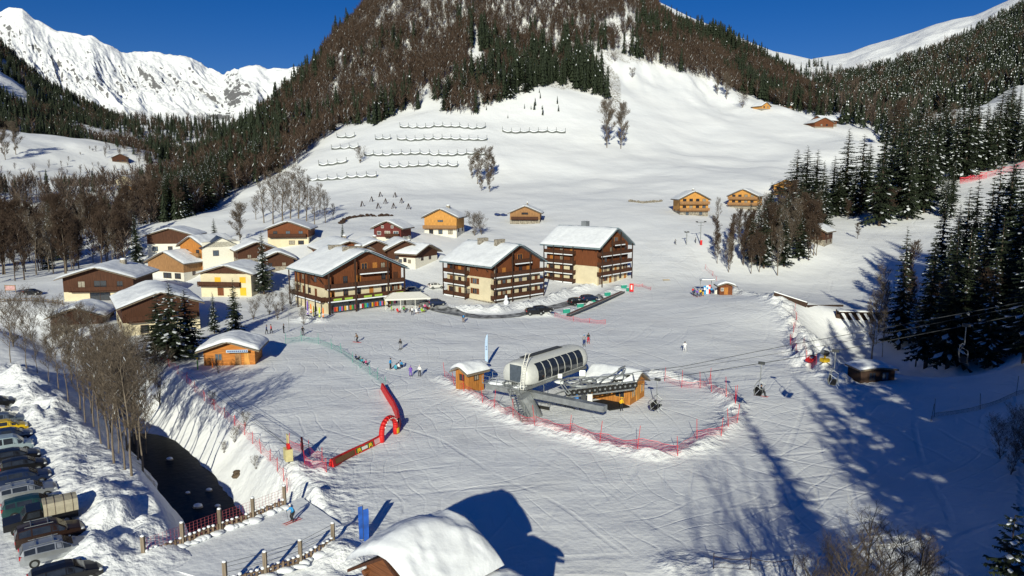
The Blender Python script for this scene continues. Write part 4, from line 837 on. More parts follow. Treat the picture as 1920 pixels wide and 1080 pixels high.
B1.chimney(-3.5, -1.2, 0.9, 0.5, stone, cap=False, d=3.0); B1.chimney(3.0, -1.0, 0.9, 0.5, stone, cap=False, d=3.0); B1.chimney(0.8, 2.4, 1.4, 1.0, stone)
m = MB(); B1.fb(m, '+X', -8.8, 8.8, -0.6, 2.3, 0.004, 0.05); m.build('shop_window', glass, B1.r)
for z0 in (3.6,): 
    for k, u in enumerate((-8.2, -5.6, -1.0, 1.6, 7.0)):
        m = MB(); B1.fb(m, '+X', u, u + 1.9, 2.85, 3.3, 1.35, 1.40); m.build('advertising_banner', mat('green_banner', (0.35, 0.5, 0.08), var=0.1), B1.r)
# ------------------------------------------------------------------ small chalets
def chalet(label, px, py, phi, L, W, eh, rise, split, lower, upper, near=(1, 0), T=0.4, bal=(), wins=(), ov=(0.8, 0.9), seed=1, chim=None, name='chalet', cat='chalet', group=None, roof_m=None, snow=True, back=True, frame=None, shut=None):
    x, y, z = gp(px, py); H = House(name, label, cat, (x, y, z), R(phi), L, W, eh, rise, split, lower, upper, ov=ov, T=T, near=near, seed=seed, roof_m=roof_m or wood_grey, group=group, snow=snow)
    for (z0, a, b) in bal: H.balcony('+X', a * W / 2, b * W / 2, z0, 1.1, mt=wood_old if upper in (wood_yel, wood_or) else wood_dark, snowy=False)
    for wn in wins:
        face, u, z0, w_, h_ = wn[:5]; H.win(face, u, z0, w_, h_, frame=frame or wood_dark, shut=shut if len(wn) > 5 else None)
    if back:
        for fc, ex in (('-Y', L), ('+Y', L), ('-X', W)):
            for u in (-ex / 4, ex / 4): H.win(fc, u, 1.0, 0.9, 1.0, frame=frame or wood_dark)
    if chim: H.chimney(*chim)
    return H
chalet('lone honey-coloured wooden chalet on a cream base above the middle apartment chalet', 826, 441, -100, 10, 10.4, 5.6, 2.5, 2.0, plaster_w, wood_yel, bal=((2.1, -1.05, 1.05),), wins=(('+X', -3, 0.5, 1.2, 1.3), ('+X', 0, 0.4, 1.2, 1.4), ('+X', 3.2, 0.4, 1.3, 1.5), ('+X', 0, 4.2, 1.6, 0.5)), chim=(-1, 1.0, 1.1, 0.9), seed=2)
chalet('lone orange wooden chalet on a stone base, right of the honey-coloured one', 984, 420, -96, 9.5, 10.6, 3.9, 2.3, 1.5, stone, wood_old, bal=((1.6, -0.9, 0.9),), wins=(('+X', -3, 0.3, 1.0, 0.9), ('+X', 3, 0.3, 1.0, 0.9), ('+X', 0, 0.0, 1.4, 1.3), ('+X', 0, 3.4, 2.2, 0.6)), chim=(0, 0.5, 0.5, 0.9), seed=3)
chalet('narrow maroon and cream chalet left of the lone honey-coloured one', 727, 457, -103, 8, 8.4, 4.5, 1.9, 1.9, plaster_w, mat('maroon_planks', (0.13, 0.025, 0.022), rough=0.8, var=0.3, stretch=(5, 5, 0.3)), bal=((2.0, -0.1, 0.9),), wins=(('+X', -2.6, 2.6, 1.0, 0.9), ('+X', 0, 2.3, 1.5, 1.3), ('+X', 2.6, 2.6, 1.4, 1.0), ('+X', -1.5, 4.6, .6, .6), ('+X', 1.5, 4.6, .6, .6), ('+X', 2.6, 0.4, 1.5, 1.0)), seed=4, frame=white_p)
chalet('yellow wooden chalet with two balconies, highest and leftmost of the three on the right', 1301, 404, -88, 10, 10.4, 5.9, 2.7, 1.6, stone, wood_yel, bal=((1.7, -1.05, 1.05), (4.1, -1.05, 1.05)), wins=[('+X', u, z0, 1.1, 1.1) for z0 in (2.4, 4.9) for u in (-3.6, -1.2, 1.2, 3.6)] + [('+X', -2.5, 0.2, 1, 1), ('+X', 2.5, 0.2, 1, 1)], seed=5, chim=(0, 0.8, 0.7, 0.7))
chalet('yellow wooden chalet half hidden by conifers, middle of the three on the right', 1392, 392, -118, 12, 11, 5.2, 2.6, 1.4, stone, wood_yel, bal=((1.6, -1.05, 1.05), (3.9, -1.05, 1.05)), wins=[('+X', u, z0, 1.1, 1.1) for z0 in (2.3, 4.6) for u in (-3.6, -1.2, 1.2, 3.6)], seed=6)
chalet('yellow chalet peeking out from behind the dark conifer clump', 1472, 368, -110, 12, 9.5, 4.8, 2.4, 0.6, stone, wood_yel, bal=((2.0, -1, 1),), wins=[('+X', u, 2.9, 1.1, 1.1) for u in (-3, 0, 3)], seed=7)
chalet('small brown chalet on a stone base beside the right-hand piste', 1543, 462, -128, 9.0, 7.5, 4.6, 1.9, 2.0, stone, wood_dark, near=(1, 0.9), wins=[('+X', 0, 2.8, 1.2, 1.0), ('+Y', -1, 2.6, 1.0, 0.9)], chim=(1.5, -0.6, 1.0, 0.9), seed=8, T=0.3, bal=())
chalet('brown chalet with a round disc under its gable, left of the big sports-shop chalet', 541, 462, -84, 12, 11.5, 5.0, 2.1, 2.6, plaster, wood_red, bal=((2.7, -0.9, 0.9),), wins=[('+X', u, 3.3, 1.1, 1.1) for u in (-3.6, 0, 3.6)] + [('+X', 1.0, 0.6, 1.5, 1.0), ('+X', 3.6, 0.6, 1.5, 1.0)], seed=9)
chalet('brown and white chalet furthest back at left, half in shade', 320, 476, -84, 11, 13, 5.5, 2.0, 3.0, plaster_w, wood_dark, bal=(), wins=[('+X', -4.3, 0.9, 1.4, 1.3), ('+X', 0, 0.9, 1.2, 1.3), ('+X', 3.8, 1.0, 1.2, 1.3)], seed=10)
chalet('wide dark-brown chalet with a long balcony, leftmost of the village', 187, 563, -82, 13, 15.0, 5.2, 2.3, 2.0, plaster, wood_dark, bal=((2.2, -0.8, 1.05),), wins=[('+X', -3.6, 2.8, 1.4, 1.6), ('+X', 0.4, 2.8, 2.6, 1.7), ('+X', 4.6, 2.9, 1.2, 1.4), ('+X', 0.2, 0.0, 4.2, 1.7), ('+X', 6.3, 0.0, 1.6, 1.7)], chim=(-2, 2.6, 1.2, 1.1), seed=11, ov=(1.6, 1.2), T=0.5)
chalet('honey-planked barn with a low garage in the middle of the village', 312, 523, -112, 14, 13, 4.6, 2.8, 2.0, plaster_w, wood_old, wins=[('+X', 0.5, 0.3, 2.8, 1.4), ('+X', 4.3, 0.3, 2.0, 1.4)], seed=12, T=0.45, name='barn', cat='barn')
chalet('orange-sided house rising behind the honey-planked barn', 362, 508, -112, 12, 8.5, 7.2, 2.4, 0.4, stone, wood_or, wins=[('+X', 0, 2.6, 1.1, 1.0), ('+X', 2.2, 5.0, 1.0, 1.0), ('+X', -1.8, 5.0, 1, 1)], seed=13, T=0.4, bal=((4.2, -0.6, 0.8),))
chalet('white house with a bare dark-blue metal roof', 417, 500, -60, 12, 10, 5.6, 2.6, 7.0, plaster_w, plaster_w, wins=[('+X', -1.5, 3.2, 1.4, 1.4), ('-Y', -2, 3.6, 0.5, 1.1), ('-Y', 1, 3.6, 0.5, 1.1), ('-Y', 4, 3.6, 0.5, 1.1)], seed=14, snow=False, roof_m=slate, ov=(0.6, 0.7), name='house', cat='house')
cc = chalet('cream chalet with bright yellow shutters and a long balcony', 425, 556, -96, 11, 12.5, 5.4, 1.9, 5.5, plaster, wood_dark, bal=((2.6, -1.05, 0.6),), wins=[], seed=15, T=0.4, back=False)
for u, z0, mt_ in ((-2.0, 3.2, mat('yellow_shutter', (0.72, 0.42, 0.03), var=0.06)), (4.2, 3.3, MATS['yellow_shutter']), (-1.4, 0.2, wood_red), (4.2, 0.3, MATS['yellow_shutter'])): cc.door('+X', u, z0, 1.5, 1.4 if z0 > 3 else 1.9, mt_)
chalet('chalet with a deep snow roof half hidden behind the dark conifer trio', 262, 628, -58, 16, 13, 5.2, 2.3, 2.4, plaster, wood_dark, near=(1, -0.6), bal=((2.6, -0.9, 0.9),), wins=[('+X', -3, 0.3, 1.2, 1.4), ('+X', 1, 0.3, 1.2, 1.4), ('-Y', 3, 0.6, 1, 1), ('-Y', -1, 0.6, 1, 1)], seed=16, T=0.6)
chalet('low shed with a snow roof behind the river thicket', 145, 618, -75, 9, 9, 2.6, 1.6, 1.0, stone, wood_dark, seed=17, T=0.5, name='shed', cat='shed')
for i, (lab, px, py, ph, L, Wg, eh, rs) in enumerate([('wide snowed-in roof directly behind the sports-shop chalet', 655, 497, -62, 17, 12, 4.0, 2.3), ('brown barn gable right behind the sports-shop ridge', 705, 492, -66, 12, 10, 3.6, 2.2), ('dark barn with deep eaves right of the sports-shop roof', 758, 494, -70, 10, 9, 4.0, 2.2),
        ('low barn with small windows behind the middle apartment chalet', 800, 496, -30, 14, 10, 3.4, 2.0), ('snow-roofed barn left of the tall dark conifer', 482, 492, -60, 12, 10, 3.6, 2.0), ('small brown barn between conifer and sports shop', 522, 508, -70, 8, 8, 3.2, 1.8)]):
    chalet(lab, px, py, ph, L, Wg, eh, rs, 1.2 if i != 3 else 2.2, plaster_w if i == 3 else stone, wood_dark if i != 0 else wood_red, wins=[('+X', -2, 1.4, .9, .8), ('+X', 1.5, 1.4, .9, .8)] + ([('-Y', u, 0.8, .8, .8) for u in (-4, -1, 2, 5)] if i == 3 else []), seed=20 + i, T=0.45, name='barn', cat='barn', chim=(0, 1.2, 0.9, 0.8) if i in (0, 1, 3) else None, ov=(1.2, 1.0))
# farm huts high on the meadow
for i, (lab, px, py, ph, L, Wg, eh, rs, up) in enumerate([('brown farm hut in the front of the high huddle', 1545, 240, -80, 12, 14, 3.6, 3.2, wood_red), ('longer farm hut behind the front one of the high huddle', 1532, 235, -150, 14, 10, 3.4, 3.0, wood_red), ('farm hut at the right of the high huddle', 1580, 232, -70, 11, 11, 3.6, 3.0, wood_dark), ('sunlit pale hut highest on the meadow', 1436, 206, -60, 9, 9, 2.8, 2.6, wood_yel), ('red-brown hut right of the pale highest hut', 1487, 205, -40, 11, 9, 3.0, 2.6, wood_red),
        ('brown hut half hidden by conifers on the far right snowfield', 1782, 236, -85, 12, 14, 3.0, 2.8, wood_red), ('second brown hut on the far right snowfield', 1826, 234, -85, 12, 10, 3.0, 2.4, wood_red),
        ('dark barn on the left snowfield', 226, 305, -60, 14, 14, 5.0, 3.5, wood_dark), ('cream chalet low on the left snowfield', 233, 349, -85, 11, 10, 4.0, 2.8, plaster), ('yellow chalet below the cream one on the left snowfield', 241, 364, -85, 11, 10, 3.0, 2.4, wood_yel)]):
    chalet(lab, px, py, ph, L, Wg, eh, rs, 0.8, stone, up, wins=[('+X', -2, 1.4, 1.2, 1.2), ('+X', 2, 1.4, 1.2, 1.2)], seed=30 + i, T=0.4, name='farm_hut' if i < 7 else 'chalet', cat='hut' if i < 7 else 'chalet', back=False)
# ski-school hut
SH = chalet('orange log ski-school hut with a curled snow roof beside the nursery slope', 431, 685, -83, 5.2, 7.6, 2.5, 1.25, 2.5, logm, logm, seed=41, T=0.6, ov=(1.2, 0.9), back=False, name='log_hut', cat='hut', wins=[])
SH.door('+X', 1.3, 0.05, 0.9, 2.0, wood_old); SH.door('+X', 2.6, 0.05, 0.8, 2.0, wood_yel); SH.win('+X', -1.6, 0.9, 0.9, 0.9, frame=wood_old)
m = MB(); SH.fb(m, '+X', -0.2, 3.0, 2.2, 2.62, 0.9, 0.97); sg = m.build('name_board', mat('pale_blue_sign', (0.45, 0.55, 0.68), var=0.05), SH.r)
m = MB(); [SH.fb(m, '+X', u, u + 0.2, 2.3, 2.5, 0.972, 0.985) for u in np.arange(0.0, 2.7, 0.3)]; m.build('lettering', mat('navy_lettering', (0.03, 0.05, 0.2), var=0.05), sg)
hl = chalet('tiny wooden lift hut with a curled snow roof left of the chairlift station', 878, 731, -135, 2.8, 2.6, 2.2, 0.6, 2.2, wood_or, wood_or, near=(1, 0.95), seed=42, T=0.5, ov=(0.7, 0.5), back=False, name='lift_hut', cat='hut', wins=[('+X', 0, 1.1, 0.8, 0.7), ('+Y', 0, 1.1, 0.7, 0.7)])
hr = chalet('orange wooden operator hut right of the chairlift station', 1181, 760, -33, 6.0, 4.6, 2.3, 1.3, 2.3, wood_or, wood_or, near=(1, -1), seed=43, T=0.45, ov=(0.6, 0.5), back=False, name='operator_hut', cat='hut', frame=wood_yel, wins=[('+X', -1.3, 0.9, 1.0, 1.0), ('+X', 1.4, 0.9, 0.9, 1.0), ('-Y', 1.6, 0.9, 1.2, 1.0), ('-Y', -0.6, 0.9, 1.2, 1.0)])
hr.door('+X', 0.1, 0.1, 0.85, 2.0, wood_yel)
sm = chalet('small brown ticket hut by the drag-lift queue', 1361, 553, -92, 2.6, 3.0, 2.2, 0.55, 2.2, wood_red, wood_red, seed=44, T=0.4, ov=(0.7, 0.7), back=False, name='ticket_hut', cat='hut', wins=[]); sm.door('+X', 0, 0.1, 0.9, 1.7, wood_or); sm.win('+X', -0.9, 1.0, 0.5, 0.6, frame=white_p)
chalet('dark plank shed under snow in the shaded hollow at right', 1645, 716, -84, 3.2, 5.0, 1.6, 0.3, 1.7, wood_blk, wood_blk, seed=45, T=0.35, ov=(0.4, 0.3), back=False, name='shed', cat='shed', wins=[('+X', -0.8, 0.2, 0.9, 1.1), ('+X', 1.1, 0.2, 0.9, 1.1)], frame=wood_blk)
# the cabin right below the viewpoint
cz = 0.0
CB = House('log_cabin', 'log cabin under a thick smooth snow roof right below the viewpoint', 'cabin', (-5.0, 39.0, 0.0), R(-133), 4.4, 5.0, 6.3, 1.5, 2.2, stone, mat('brown_logs', (0.17, 0.065, 0.028), rough=0.7, var=0.3, scale=2, stretch=(0.3, 0.3, 6), bump=0.05, bscale=1.6), ov=(0.7, 0.9), T=0.95, roof_m=wood_dark, seed=50, snow=False)
snow_slab(5.9, 7.0, 1.0, lambda y: 6.3 + 1.5 + 0.2 - (1.5 / 2.5) * (math.sqrt(y * y + 1.2) - 1.09), CB.roof, seed=51, n=(44, 44), fall=4)
CB.win('+X', 0, 3.4, 1.2, 1.2, frame=wood_dark, shut=wood_red); CB.balcony('+X', -2.2, 2.2, 2.6, 0.8)
for k in range(10):
    for sg in (-1, 1): m = MB(); m.tube((2.2 + 0.01, sg * 2.35, 2.4 + k * 0.4), (2.52, sg * 2.35, 2.4 + k * 0.4), 0.17, n=10); m.build('log_end', MATS['brown_logs'], CB.r)
AN = House('lean_to', 'lower annex roof with its own slab of snow on the right of the log cabin', 'annex', (-0.2, 37.4, 0.0), R(-43), 2.4, 2.8, 5.1, 0.5, 2.0, stone, logm, ov=(0.5, 0.4), T=0.55, roof_m=wood_dark, seed=52)
# ------------------------------------------------------------------ chairlift station
def col(name, c, rough=0.6, **k): return mat(name, c, rough=rough, var=0.08, **k)
A0 = Vector((6.7, 8.3, 0)).normalized(); N0 = Vector((-A0.y, A0.x, 0))          # along the cover, and away to its back-left
P0 = Vector(G(1005, 721, 3.6)); P0.z = 0; ST = root('chairlift_station', 'white chairlift drive station with seven dark windows along its rounded cover', 'lift station', P0)
LC = 10.4; WC = 4.3
def cv(a, n, z): p = A0 * a + N0 * n; return (p.x, p.y, z)
sec = [(0.25, 3.55), (0.0, 3.8), (-0.12, 4.5), (0.0, 5.2), (0.35, 5.8), (0.9, 6.15), (1.7, 6.33), (2.15, 6.36)]
full = sec + [(WC - n, z) for n, z in sec[::-1]][1:]
def ring(a, k, lift=0.0):
    c = WC / 2; return [cv(a, c + (n - c) * k, 5.0 + (z - 5.0) * (k if k < 1 else 1) + lift) for n, z in full]
m = MB(); sts = [(-1.45, 0.80), (-1.2, 0.90), (-0.7, 0.965), (0.0, 1.0), (LC, 1.0), (LC + 0.7, 0.97), (LC + 1.3, 0.87), (LC + 1.6, 0.74)]
V = []; n_ = len(full)
for a, k in sts: V += ring(a, k)
F = [(i * n_ + j, i * n_ + (j + 1) % n_, (i + 1) * n_ + (j + 1) % n_, (i + 1) * n_ + j) for i in range(len(sts) - 1) for j in range(n_)] + [tuple(range(n_)), tuple(range((len(sts) - 1) * n_, len(sts) * n_))]
m.add(V, F); m.build('cover', mat('off_white_shell', (0.64, 0.65, 0.63), rough=0.4, var=0.05), ST, smooth=True)
for side in (0, 1):
    for i in range(7):
        m = MB(); a0 = 0.35 + i * (LC - 0.5) / 7; a1 = a0 + (LC - 0.5) / 7 - 0.16
        pr = [(-0.08, 3.95), (-0.14, 4.5), (-0.03, 5.2), (0.32, 5.8), (0.66, 6.02)]; pr = [(n - 0.02, z) for n, z in pr]
        if side: pr = [(WC - n, z) for n, z in pr]
        for (n1, z1), (n2, z2) in zip(pr[:-1], pr[1:]): m.add([cv(a0, n1, z1), cv(a1, n1, z1), cv(a1, n2, z2), cv(a0, n2, z2)], [(0, 1, 2, 3)])
        m.build('window', glass, ST)
m = MB()
for (z0, z1, k0, k1) in ((3.95, 5.2, .85, .85), (5.2, 6.0, .85, .85)):
    m.add([cv(-2.33 + k0, 1.1, z0), cv(-2.33 + k0, 2.9, z0), cv(-2.33 + k1, 2.9, z1), cv(-2.33 + k1, 1.1, z1)], [(0, 1, 2, 3)])
m.build('end_panel', mat('grey_glazing', (0.08, 0.10, 0.13), rough=0.3, var=0.15), ST)
m = MB(); m.bar(cv(0.6, 2.6, 6.42), cv(8.6, 2.6, 6.42), 0.9, 0.08); m.build('roof_walkway', metal_d, ST)
m = MB()
for dn in (0.35, 0.85): m.path([cv(-2.0, dn, 3.3), cv(-1.8, dn, 5.0), cv(-1.3, dn, 6.6), cv(-0.9, dn, 7.5), cv(-0.6, dn, 7.5)], 0.045)
for i in range(12):
    t = i / 11; 
    p = Vector(cv(-2.0, 0.35, 3.3)).lerp(Vector(cv(-1.8, 0.35, 5.0)), min(1, t * 2)) if t < .5 else Vector(cv(-1.8, 0.35, 5.0)).lerp(Vector(cv(-1.3, 0.35, 6.6)), t * 2 - 1); q = p + N0 * 0.5; m.tube(p, q, 0.035, n=5)
m.build('ladder', white_p, ST)
m = MB(); m.box(-0.1, 0.1, -0.1, 0.1, 3, 3.1)
def wp(px, py, z): v = Vector(G(px, py, z)); return Vector((v.x - P0.x, v.y - P0.y, v.z))
b0, b1 = wp(914, 722, 2.6), wp(1135, 766, 2.5)
m = MB(); m.bar(b0, b1, 0.95, 0.7); m.build('main_beam', metal, ST)
m = MB(); m.bar(b0 + Vector((0, 0, 0.55)), b0.lerp(b1, 0.33) + Vector((0, 0, 0.55)), 2.2, 0.1); m.build('platform', metal, ST)
m = MB()
for sg in (-1, 1):
    d = (b1 - b0).normalized(); pn = Vector((-d.y, d.x, 0)) * 1.1 * sg; q0, q1 = b0 + pn, b0.lerp(b1, 0.33) + pn
    for zz in (1.0, 1.5): m.tube(q0 + Vector((0, 0, zz)), q1 + Vector((0, 0, zz)), 0.03, n=5)
    for i in range(6): p = q0.lerp(q1, i / 5); m.tube(p + Vector((0, 0, 0.55)), p + Vector((0, 0, 1.5)), 0.03, n=5)
m.build('guard_rail', metal, ST)
m = MB(); m.ball(b0.lerp(b1, 0.12) + Vector((0, 0, 0.65)), (1.6, 1.0, 0.3)); m.ball(b0.lerp(b1, 0.30) + Vector((0, 0, 0.65)), (1.0, 0.8, 0.22)); m.ball(wp(1120, 712, 3.4), (2.0, 1.4, 0.25)); m.ball(wp(1150, 706, 3.5), (1.8, 1.2, 0.25)); m.ball(wp(1062, 716, 3.1), (1.6, 0.9, 0.25)); m.build('snow_patch', snow2, ST, smooth=True)
m = MB(); l0, l1 = wp(982, 742, 2.6), wp(1004, 783, -0.3); m.tube(l0, l1, 0.85, 0.95, n=20); m.build('leg', metal, ST, smooth=False)
m = MB(); m.bar(wp(1010, 700, 4.6), wp(1010, 707, 2.0), 0.5); m.bar(wp(1092, 700, 4.2), wp(1094, 712, 0.0), 0.7); m.bar(wp(1050, 705, 4.2), wp(1052, 715, 0.0), 0.5); m.build('frame_column', metal, ST)
# frame under the cover
m = MB()
for nn_ in (0.4, 2.1, 3.9): m.bar(cv(-1.6, nn_, 3.35), cv(LC + 1.2, nn_, 3.35), 0.25, 0.35)
for a in np.arange(-1.4, LC + 1.2, 1.6): m.bar(cv(a, 0.3, 3.2), cv(a, 4.0, 3.2), 0.16)
m.bar(cv(1.5, 2.1, 3.1), cv(1.5, 2.1, 2.4), 0.8); m.build('under_frame', metal, ST)
# stairs
s0, s1 = wp(957, 727, 3.0), wp(984, 792, 0.1); m = MB(); sd_ = (s1 - s0); sn_ = Vector((-sd_.y, sd_.x, 0)).normalized() * 0.45
for sg in (-1, 1):
    m.bar(s0 + sn_ * sg, s1 + sn_ * sg, 0.05, 0.25); m.tube(s0 + sn_ * sg + Vector((0, 0, 1)), s1 + sn_ * sg + Vector((0, 0, 1)), 0.03, n=5)
    for i in range(5): p = s0.lerp(s1, i / 4) + sn_ * sg; m.tube(p, p + Vector((0, 0, 1)), 0.025, n=5)
for i in range(13): p = s0.lerp(s1, (i + 0.5) / 13); m.bar(p - sn_, p + sn_, 0.25, 0.04)
m.build('stairs', metal, ST)
# tyre conveyors and guide rails
def tyres(pa, pb, k, nm='drive_tyre'):
    for i in range(k):
        p = pa.lerp(pb, i / (k - 1)); d = Vector((-(pb - pa).y, (pb - pa).x, 0)).normalized() * 0.13
        m = MB(); m.tube(p - d, p + d, 0.36, n=14); w_ = m.build(nm, rubber, ST); m = MB(); m.tube(p - d * 1.12, p + d * 1.12, 0.13, n=10); m.build('hub', metal, w_)
ta, tb = wp(1066, 737, 3.1), wp(1190, 722, 3.3); tyres(ta, tb, 14); tc, td = wp(1108, 716, 3.2), wp(1186, 707, 3.4); tyres(tc, td, 11)
m = MB(); up = Vector((0, 0, 0.45))
for a, b in ((ta, tb), (tc, td)):
    m.bar(a + up, b + up, 0.2, 0.16); m.bar(a - up * 1.1, b - up * 1.1, 0.16, 0.16)
    for i in range(8): p = a.lerp(b, i / 7); m.tube(p + up, p - up * 1.1, 0.05, n=5)
for i in range(6): p = ta.lerp(tb, i / 5); q = tc.lerp(td, i / 5); m.bar(p + up, q + up, 0.12, 0.12)
m.build('conveyor_frame', metal, ST)
m = MB(); arc = []
for i in range(17):
    t = i / 16 * math.pi; c_ = ta.lerp(tc, 0.5); u_ = (ta - tc) / 2; v_ = (ta - tb).normalized() * 3.2; arc.append(c_ + u_ * math.cos(t) + v_ * math.sin(t) - Vector((0, 0, 0.5)))
m.path([tb - Vector((0, 0, .5))] + arc + [td - Vector((0, 0, .5))], 0.09); m.build('guide_rail', metal, ST)
m = MB(); c_ = ta.lerp(tc, 0.5) + Vector((0, 0, 0.7))
for i in range(20):
    t0, t1 = i / 20 * 6.283, (i + 1) / 20 * 6.283; m.bar(c_ + Vector((math.cos(t0) * 2.0, math.sin(t0) * 2.0, 0)), c_ + Vector((math.cos(t1) * 2.0, math.sin(t1) * 2.0, 0)), 0.12, 0.22)
for i in range(4): t0 = i / 4 * 3.1416; m.bar(c_ + Vector((math.cos(t0) * 2, math.sin(t0) * 2, 0)), c_ - Vector((math.cos(t0) * 2, math.sin(t0) * 2, 0)), 0.08, 0.1)
m.build('bull_wheel', metal, ST)
# curved entry arms toward the line
m = MB()
for base, tip, bow in ((wp(1066, 740, 3.2), wp(1056, 712, 4.8), -0.6), (wp(1150, 712, 3.4), wp(1163, 690, 5.0), 0.8), (wp(1118, 716, 3.4), wp(1160, 692, 5.1), 0.9)):
    for off in (Vector((0, 0, 0)), A0 * 0.5):
        pts = [base.lerp(tip, k / 6) + off + Vector((bow * math.sin(k / 6 * 3.14), 0, 0.35 * math.sin(k / 6 * 3.14))) for k in range(7)]; m.path(pts, 0.07, 5)
    m.bar(tip, tip + A0 * 1.2, 0.15); m.build('entry_arm', metal, ST); m = MB()
m = MB(); m.box(-.45, .45, -.06, .06, -.5, .5); 
for px_2, py_2, z_2 in ((1066, 751, 2.1),): m = MB(); m.ball(wp(px_2, py_2, z_2), (0.55, 0.2, 0.6)); m.build('round_mirror', white_p, ST)
m = MB()
for (px_2, py_2, c2) in ((1080, 744, 0), (1106, 746, 1), (1094, 747, 2)):
    p = wp(px_2, py_2, 2.3); m = MB(); m.box(p.x - .3, p.x + .3, p.y - .05, p.y + .05, p.z - .45, p.z + .45); m.build('notice_panel', [col('blue_panel', (0.05, 0.22, 0.6)), white_p, metal_d][c2], ST)
m = MB(); p, q = wp(1128, 750, 0.12), wp(1162, 766, 0.12); m.bar(p, q, 3.0, 0.15); m.build('boarding_mat', rubber, ST)
# low rails on the snow in the loading area
for (a, b, lab) in (((1042, 758), (1078, 770), 'long dark rail lying on the snow of the loading area'), ((1086, 769), (1106, 762), 'short dark rail lying on the snow of the loading area')):
    pa, pb = gp(*a), gp(*b); m = MB(); m.bar((pa[0], pa[1], pa[2] + 0.25), (pb[0], pb[1], pb[2] + 0.25), 0.12, 0.12)
    for t in (0.05, 0.5, 0.95): m.bar((pa[0] + (pb[0] - pa[0]) * t, pa[1] + (pb[1] - pa[1]) * t, pa[2] - 0.1), (pa[0] + (pb[0] - pa[0]) * t, pa[1] + (pb[1] - pa[1]) * t, pa[2] + 0.3), 0.08)
    tag(m.build('low_rail', metal_d), lab, 'rail')
# ------------------------------------------------------------------ cables and chairs
def wd(px, py, D): return Vector(W(px, py, D))
near = [wd(1190, 712, 88.5), wd(1232, 720 - 8, 86), wd(1428, 681, 80), wd(1567, 658, 76), wd(1812, 610, 69.5), wd(1920, 589, 66.5)]
near = [tb + P0 + Vector((0, 0, .6))] + near[1:] + [near[-1] + (near[-1] - near[-2]) * 2.5]
far = [td + P0 + Vector((0, 0, .6)), wd(1280, 687, 92.5), wd(1490, 645, 86.5), wd(1620, 622, 82), wd(1920, 566, 73.5)]; far.append(far[-1] + (far[-1] - far[-2]) * 1.0)
for pts, lab in ((near, 'near haul cable of the chairlift carrying the chairs in view'), (far, 'far haul cable of the chairlift')):
    m = MB(); m.path(pts, 0.035, 6); tag(m.build('haul_cable', metal_d), lab, 'cable')
m = MB(); m.path([p + Vector((0, 0, 0.9)) - A0 * 0.6 for p in near], 0.02, 5); tag(m.build('communication_cable', metal_d), 'thin second cable running just above the near haul cable', 'cable')
m = MB()
m.box(-0.12, 0.12, -0.35, 0.35, -0.12, 0.14); gripm = m
def chair(label, loc, rz):
    o = root('chairlift_chair', label, 'lift chair', loc, rz, 'chairs of the chairlift')
    m = MB(); m.box(-0.35, 0.35, -0.12, 0.12, -0.14, 0.16); m.build('grip', metal_d, o)
    m = MB(); m.path([(0, 0, 0), (0, -0.12, -0.5), (0, -0.14, -1.9)], 0.05); m.build('hanger', metal, o)
    m = MB(); pts = []
    for i in range(13): t = math.pi * i / 12; pts.append((-0.55 + 0.75 * 0, -0.14 + math.cos(t) * 1.1, -2.1 + math.sin(t) * 0.25))
    for sy in (-1.1, 1.1): m.path([(0, -0.14 + sy * 0.0, -1.9), (-0.15, sy * 0.7, -1.95), (-0.35, sy, -2.25), (-0.42, sy, -3.0), (-0.30, sy, -3.45), (0.25, sy, -3.5)], 0.035)
    m.build('bail', metal, o)
    m = MB(); m.box(-0.25, 0.28, -1.15, 1.15, -3.48, -3.36); m.build('seat', rubber, o)
    m = MB(); m.add([(-0.42, -1.15, -3.4), (-0.42, 1.15, -3.4), (-0.52, 1.15, -2.85), (-0.52, -1.15, -2.85), (-0.36, -1.15, -3.4), (-0.36, 1.15, -3.4), (-0.46, 1.15, -2.85), (-0.46, -1.15, -2.85)], [(0, 1, 2, 3), (4, 5, 6, 7), (0, 1, 5, 4), (2, 3, 7, 6), (1, 2, 6, 5), (0, 3, 7, 4)]); m.build('backrest', rubber, o)
    m = MB(); m.path([(-0.35, -1.05, -2.3), (0.35, -1.1, -2.75), (0.35, 1.1, -2.75), (-0.35, 1.05, -2.3)], 0.028); m.path([(0.35, -0.5, -2.75), (0.3, -0.5, -3.6), (0.5, -0.5, -3.9)], 0.022); m.path([(0.35, 0.5, -2.75), (0.3, 0.5, -3.6), (0.5, 0.5, -3.9)], 0.022); m.build('safety_bar', metal, o)
    return o
def on_cable(px):
    for a, b in zip(near[:-1], near[1:]):
        pa, pb = proj(*a)[0], proj(*b)[0]
        if pa <= px <= pb:
            lo, hi = 0.0, 1.0
            for _ in range(30):
                t = (lo + hi) / 2; q = a.lerp(b, t)
                if proj(*q)[0] < px: lo = t
                else: hi = t
            return a.lerp(b, t)
ca = math.atan2((near[3] - near[1]).y, (near[3] - near[1]).x)
C1 = chair('empty chair hanging just right of the operator hut', on_cable(1233), ca)
for px, lab in ((1428, 'chair carrying a skier in black out over the piste'), (1567, 'empty chair over the edge of the tree shadow, next after the skier\'s'), (1812, 'empty chair high in front of the dark trees at right')): dup(C1, on_cable(px), ca, lab)
cst = ta.lerp(tc, 0.5) + P0; dup(C1, wp(1018, 752, 0.9) + P0 + Vector((0, 0, 3.3)) - Vector((0, 0, 0.9)), ca + math.pi / 2, 'empty chair parked under the station beam by the stairs')
dup(C1, Vector(G(1180, 752, 0.0)) + Vector((0, 0, 3.9)), ca, 'chair in the loading area between operator hut and tyres')
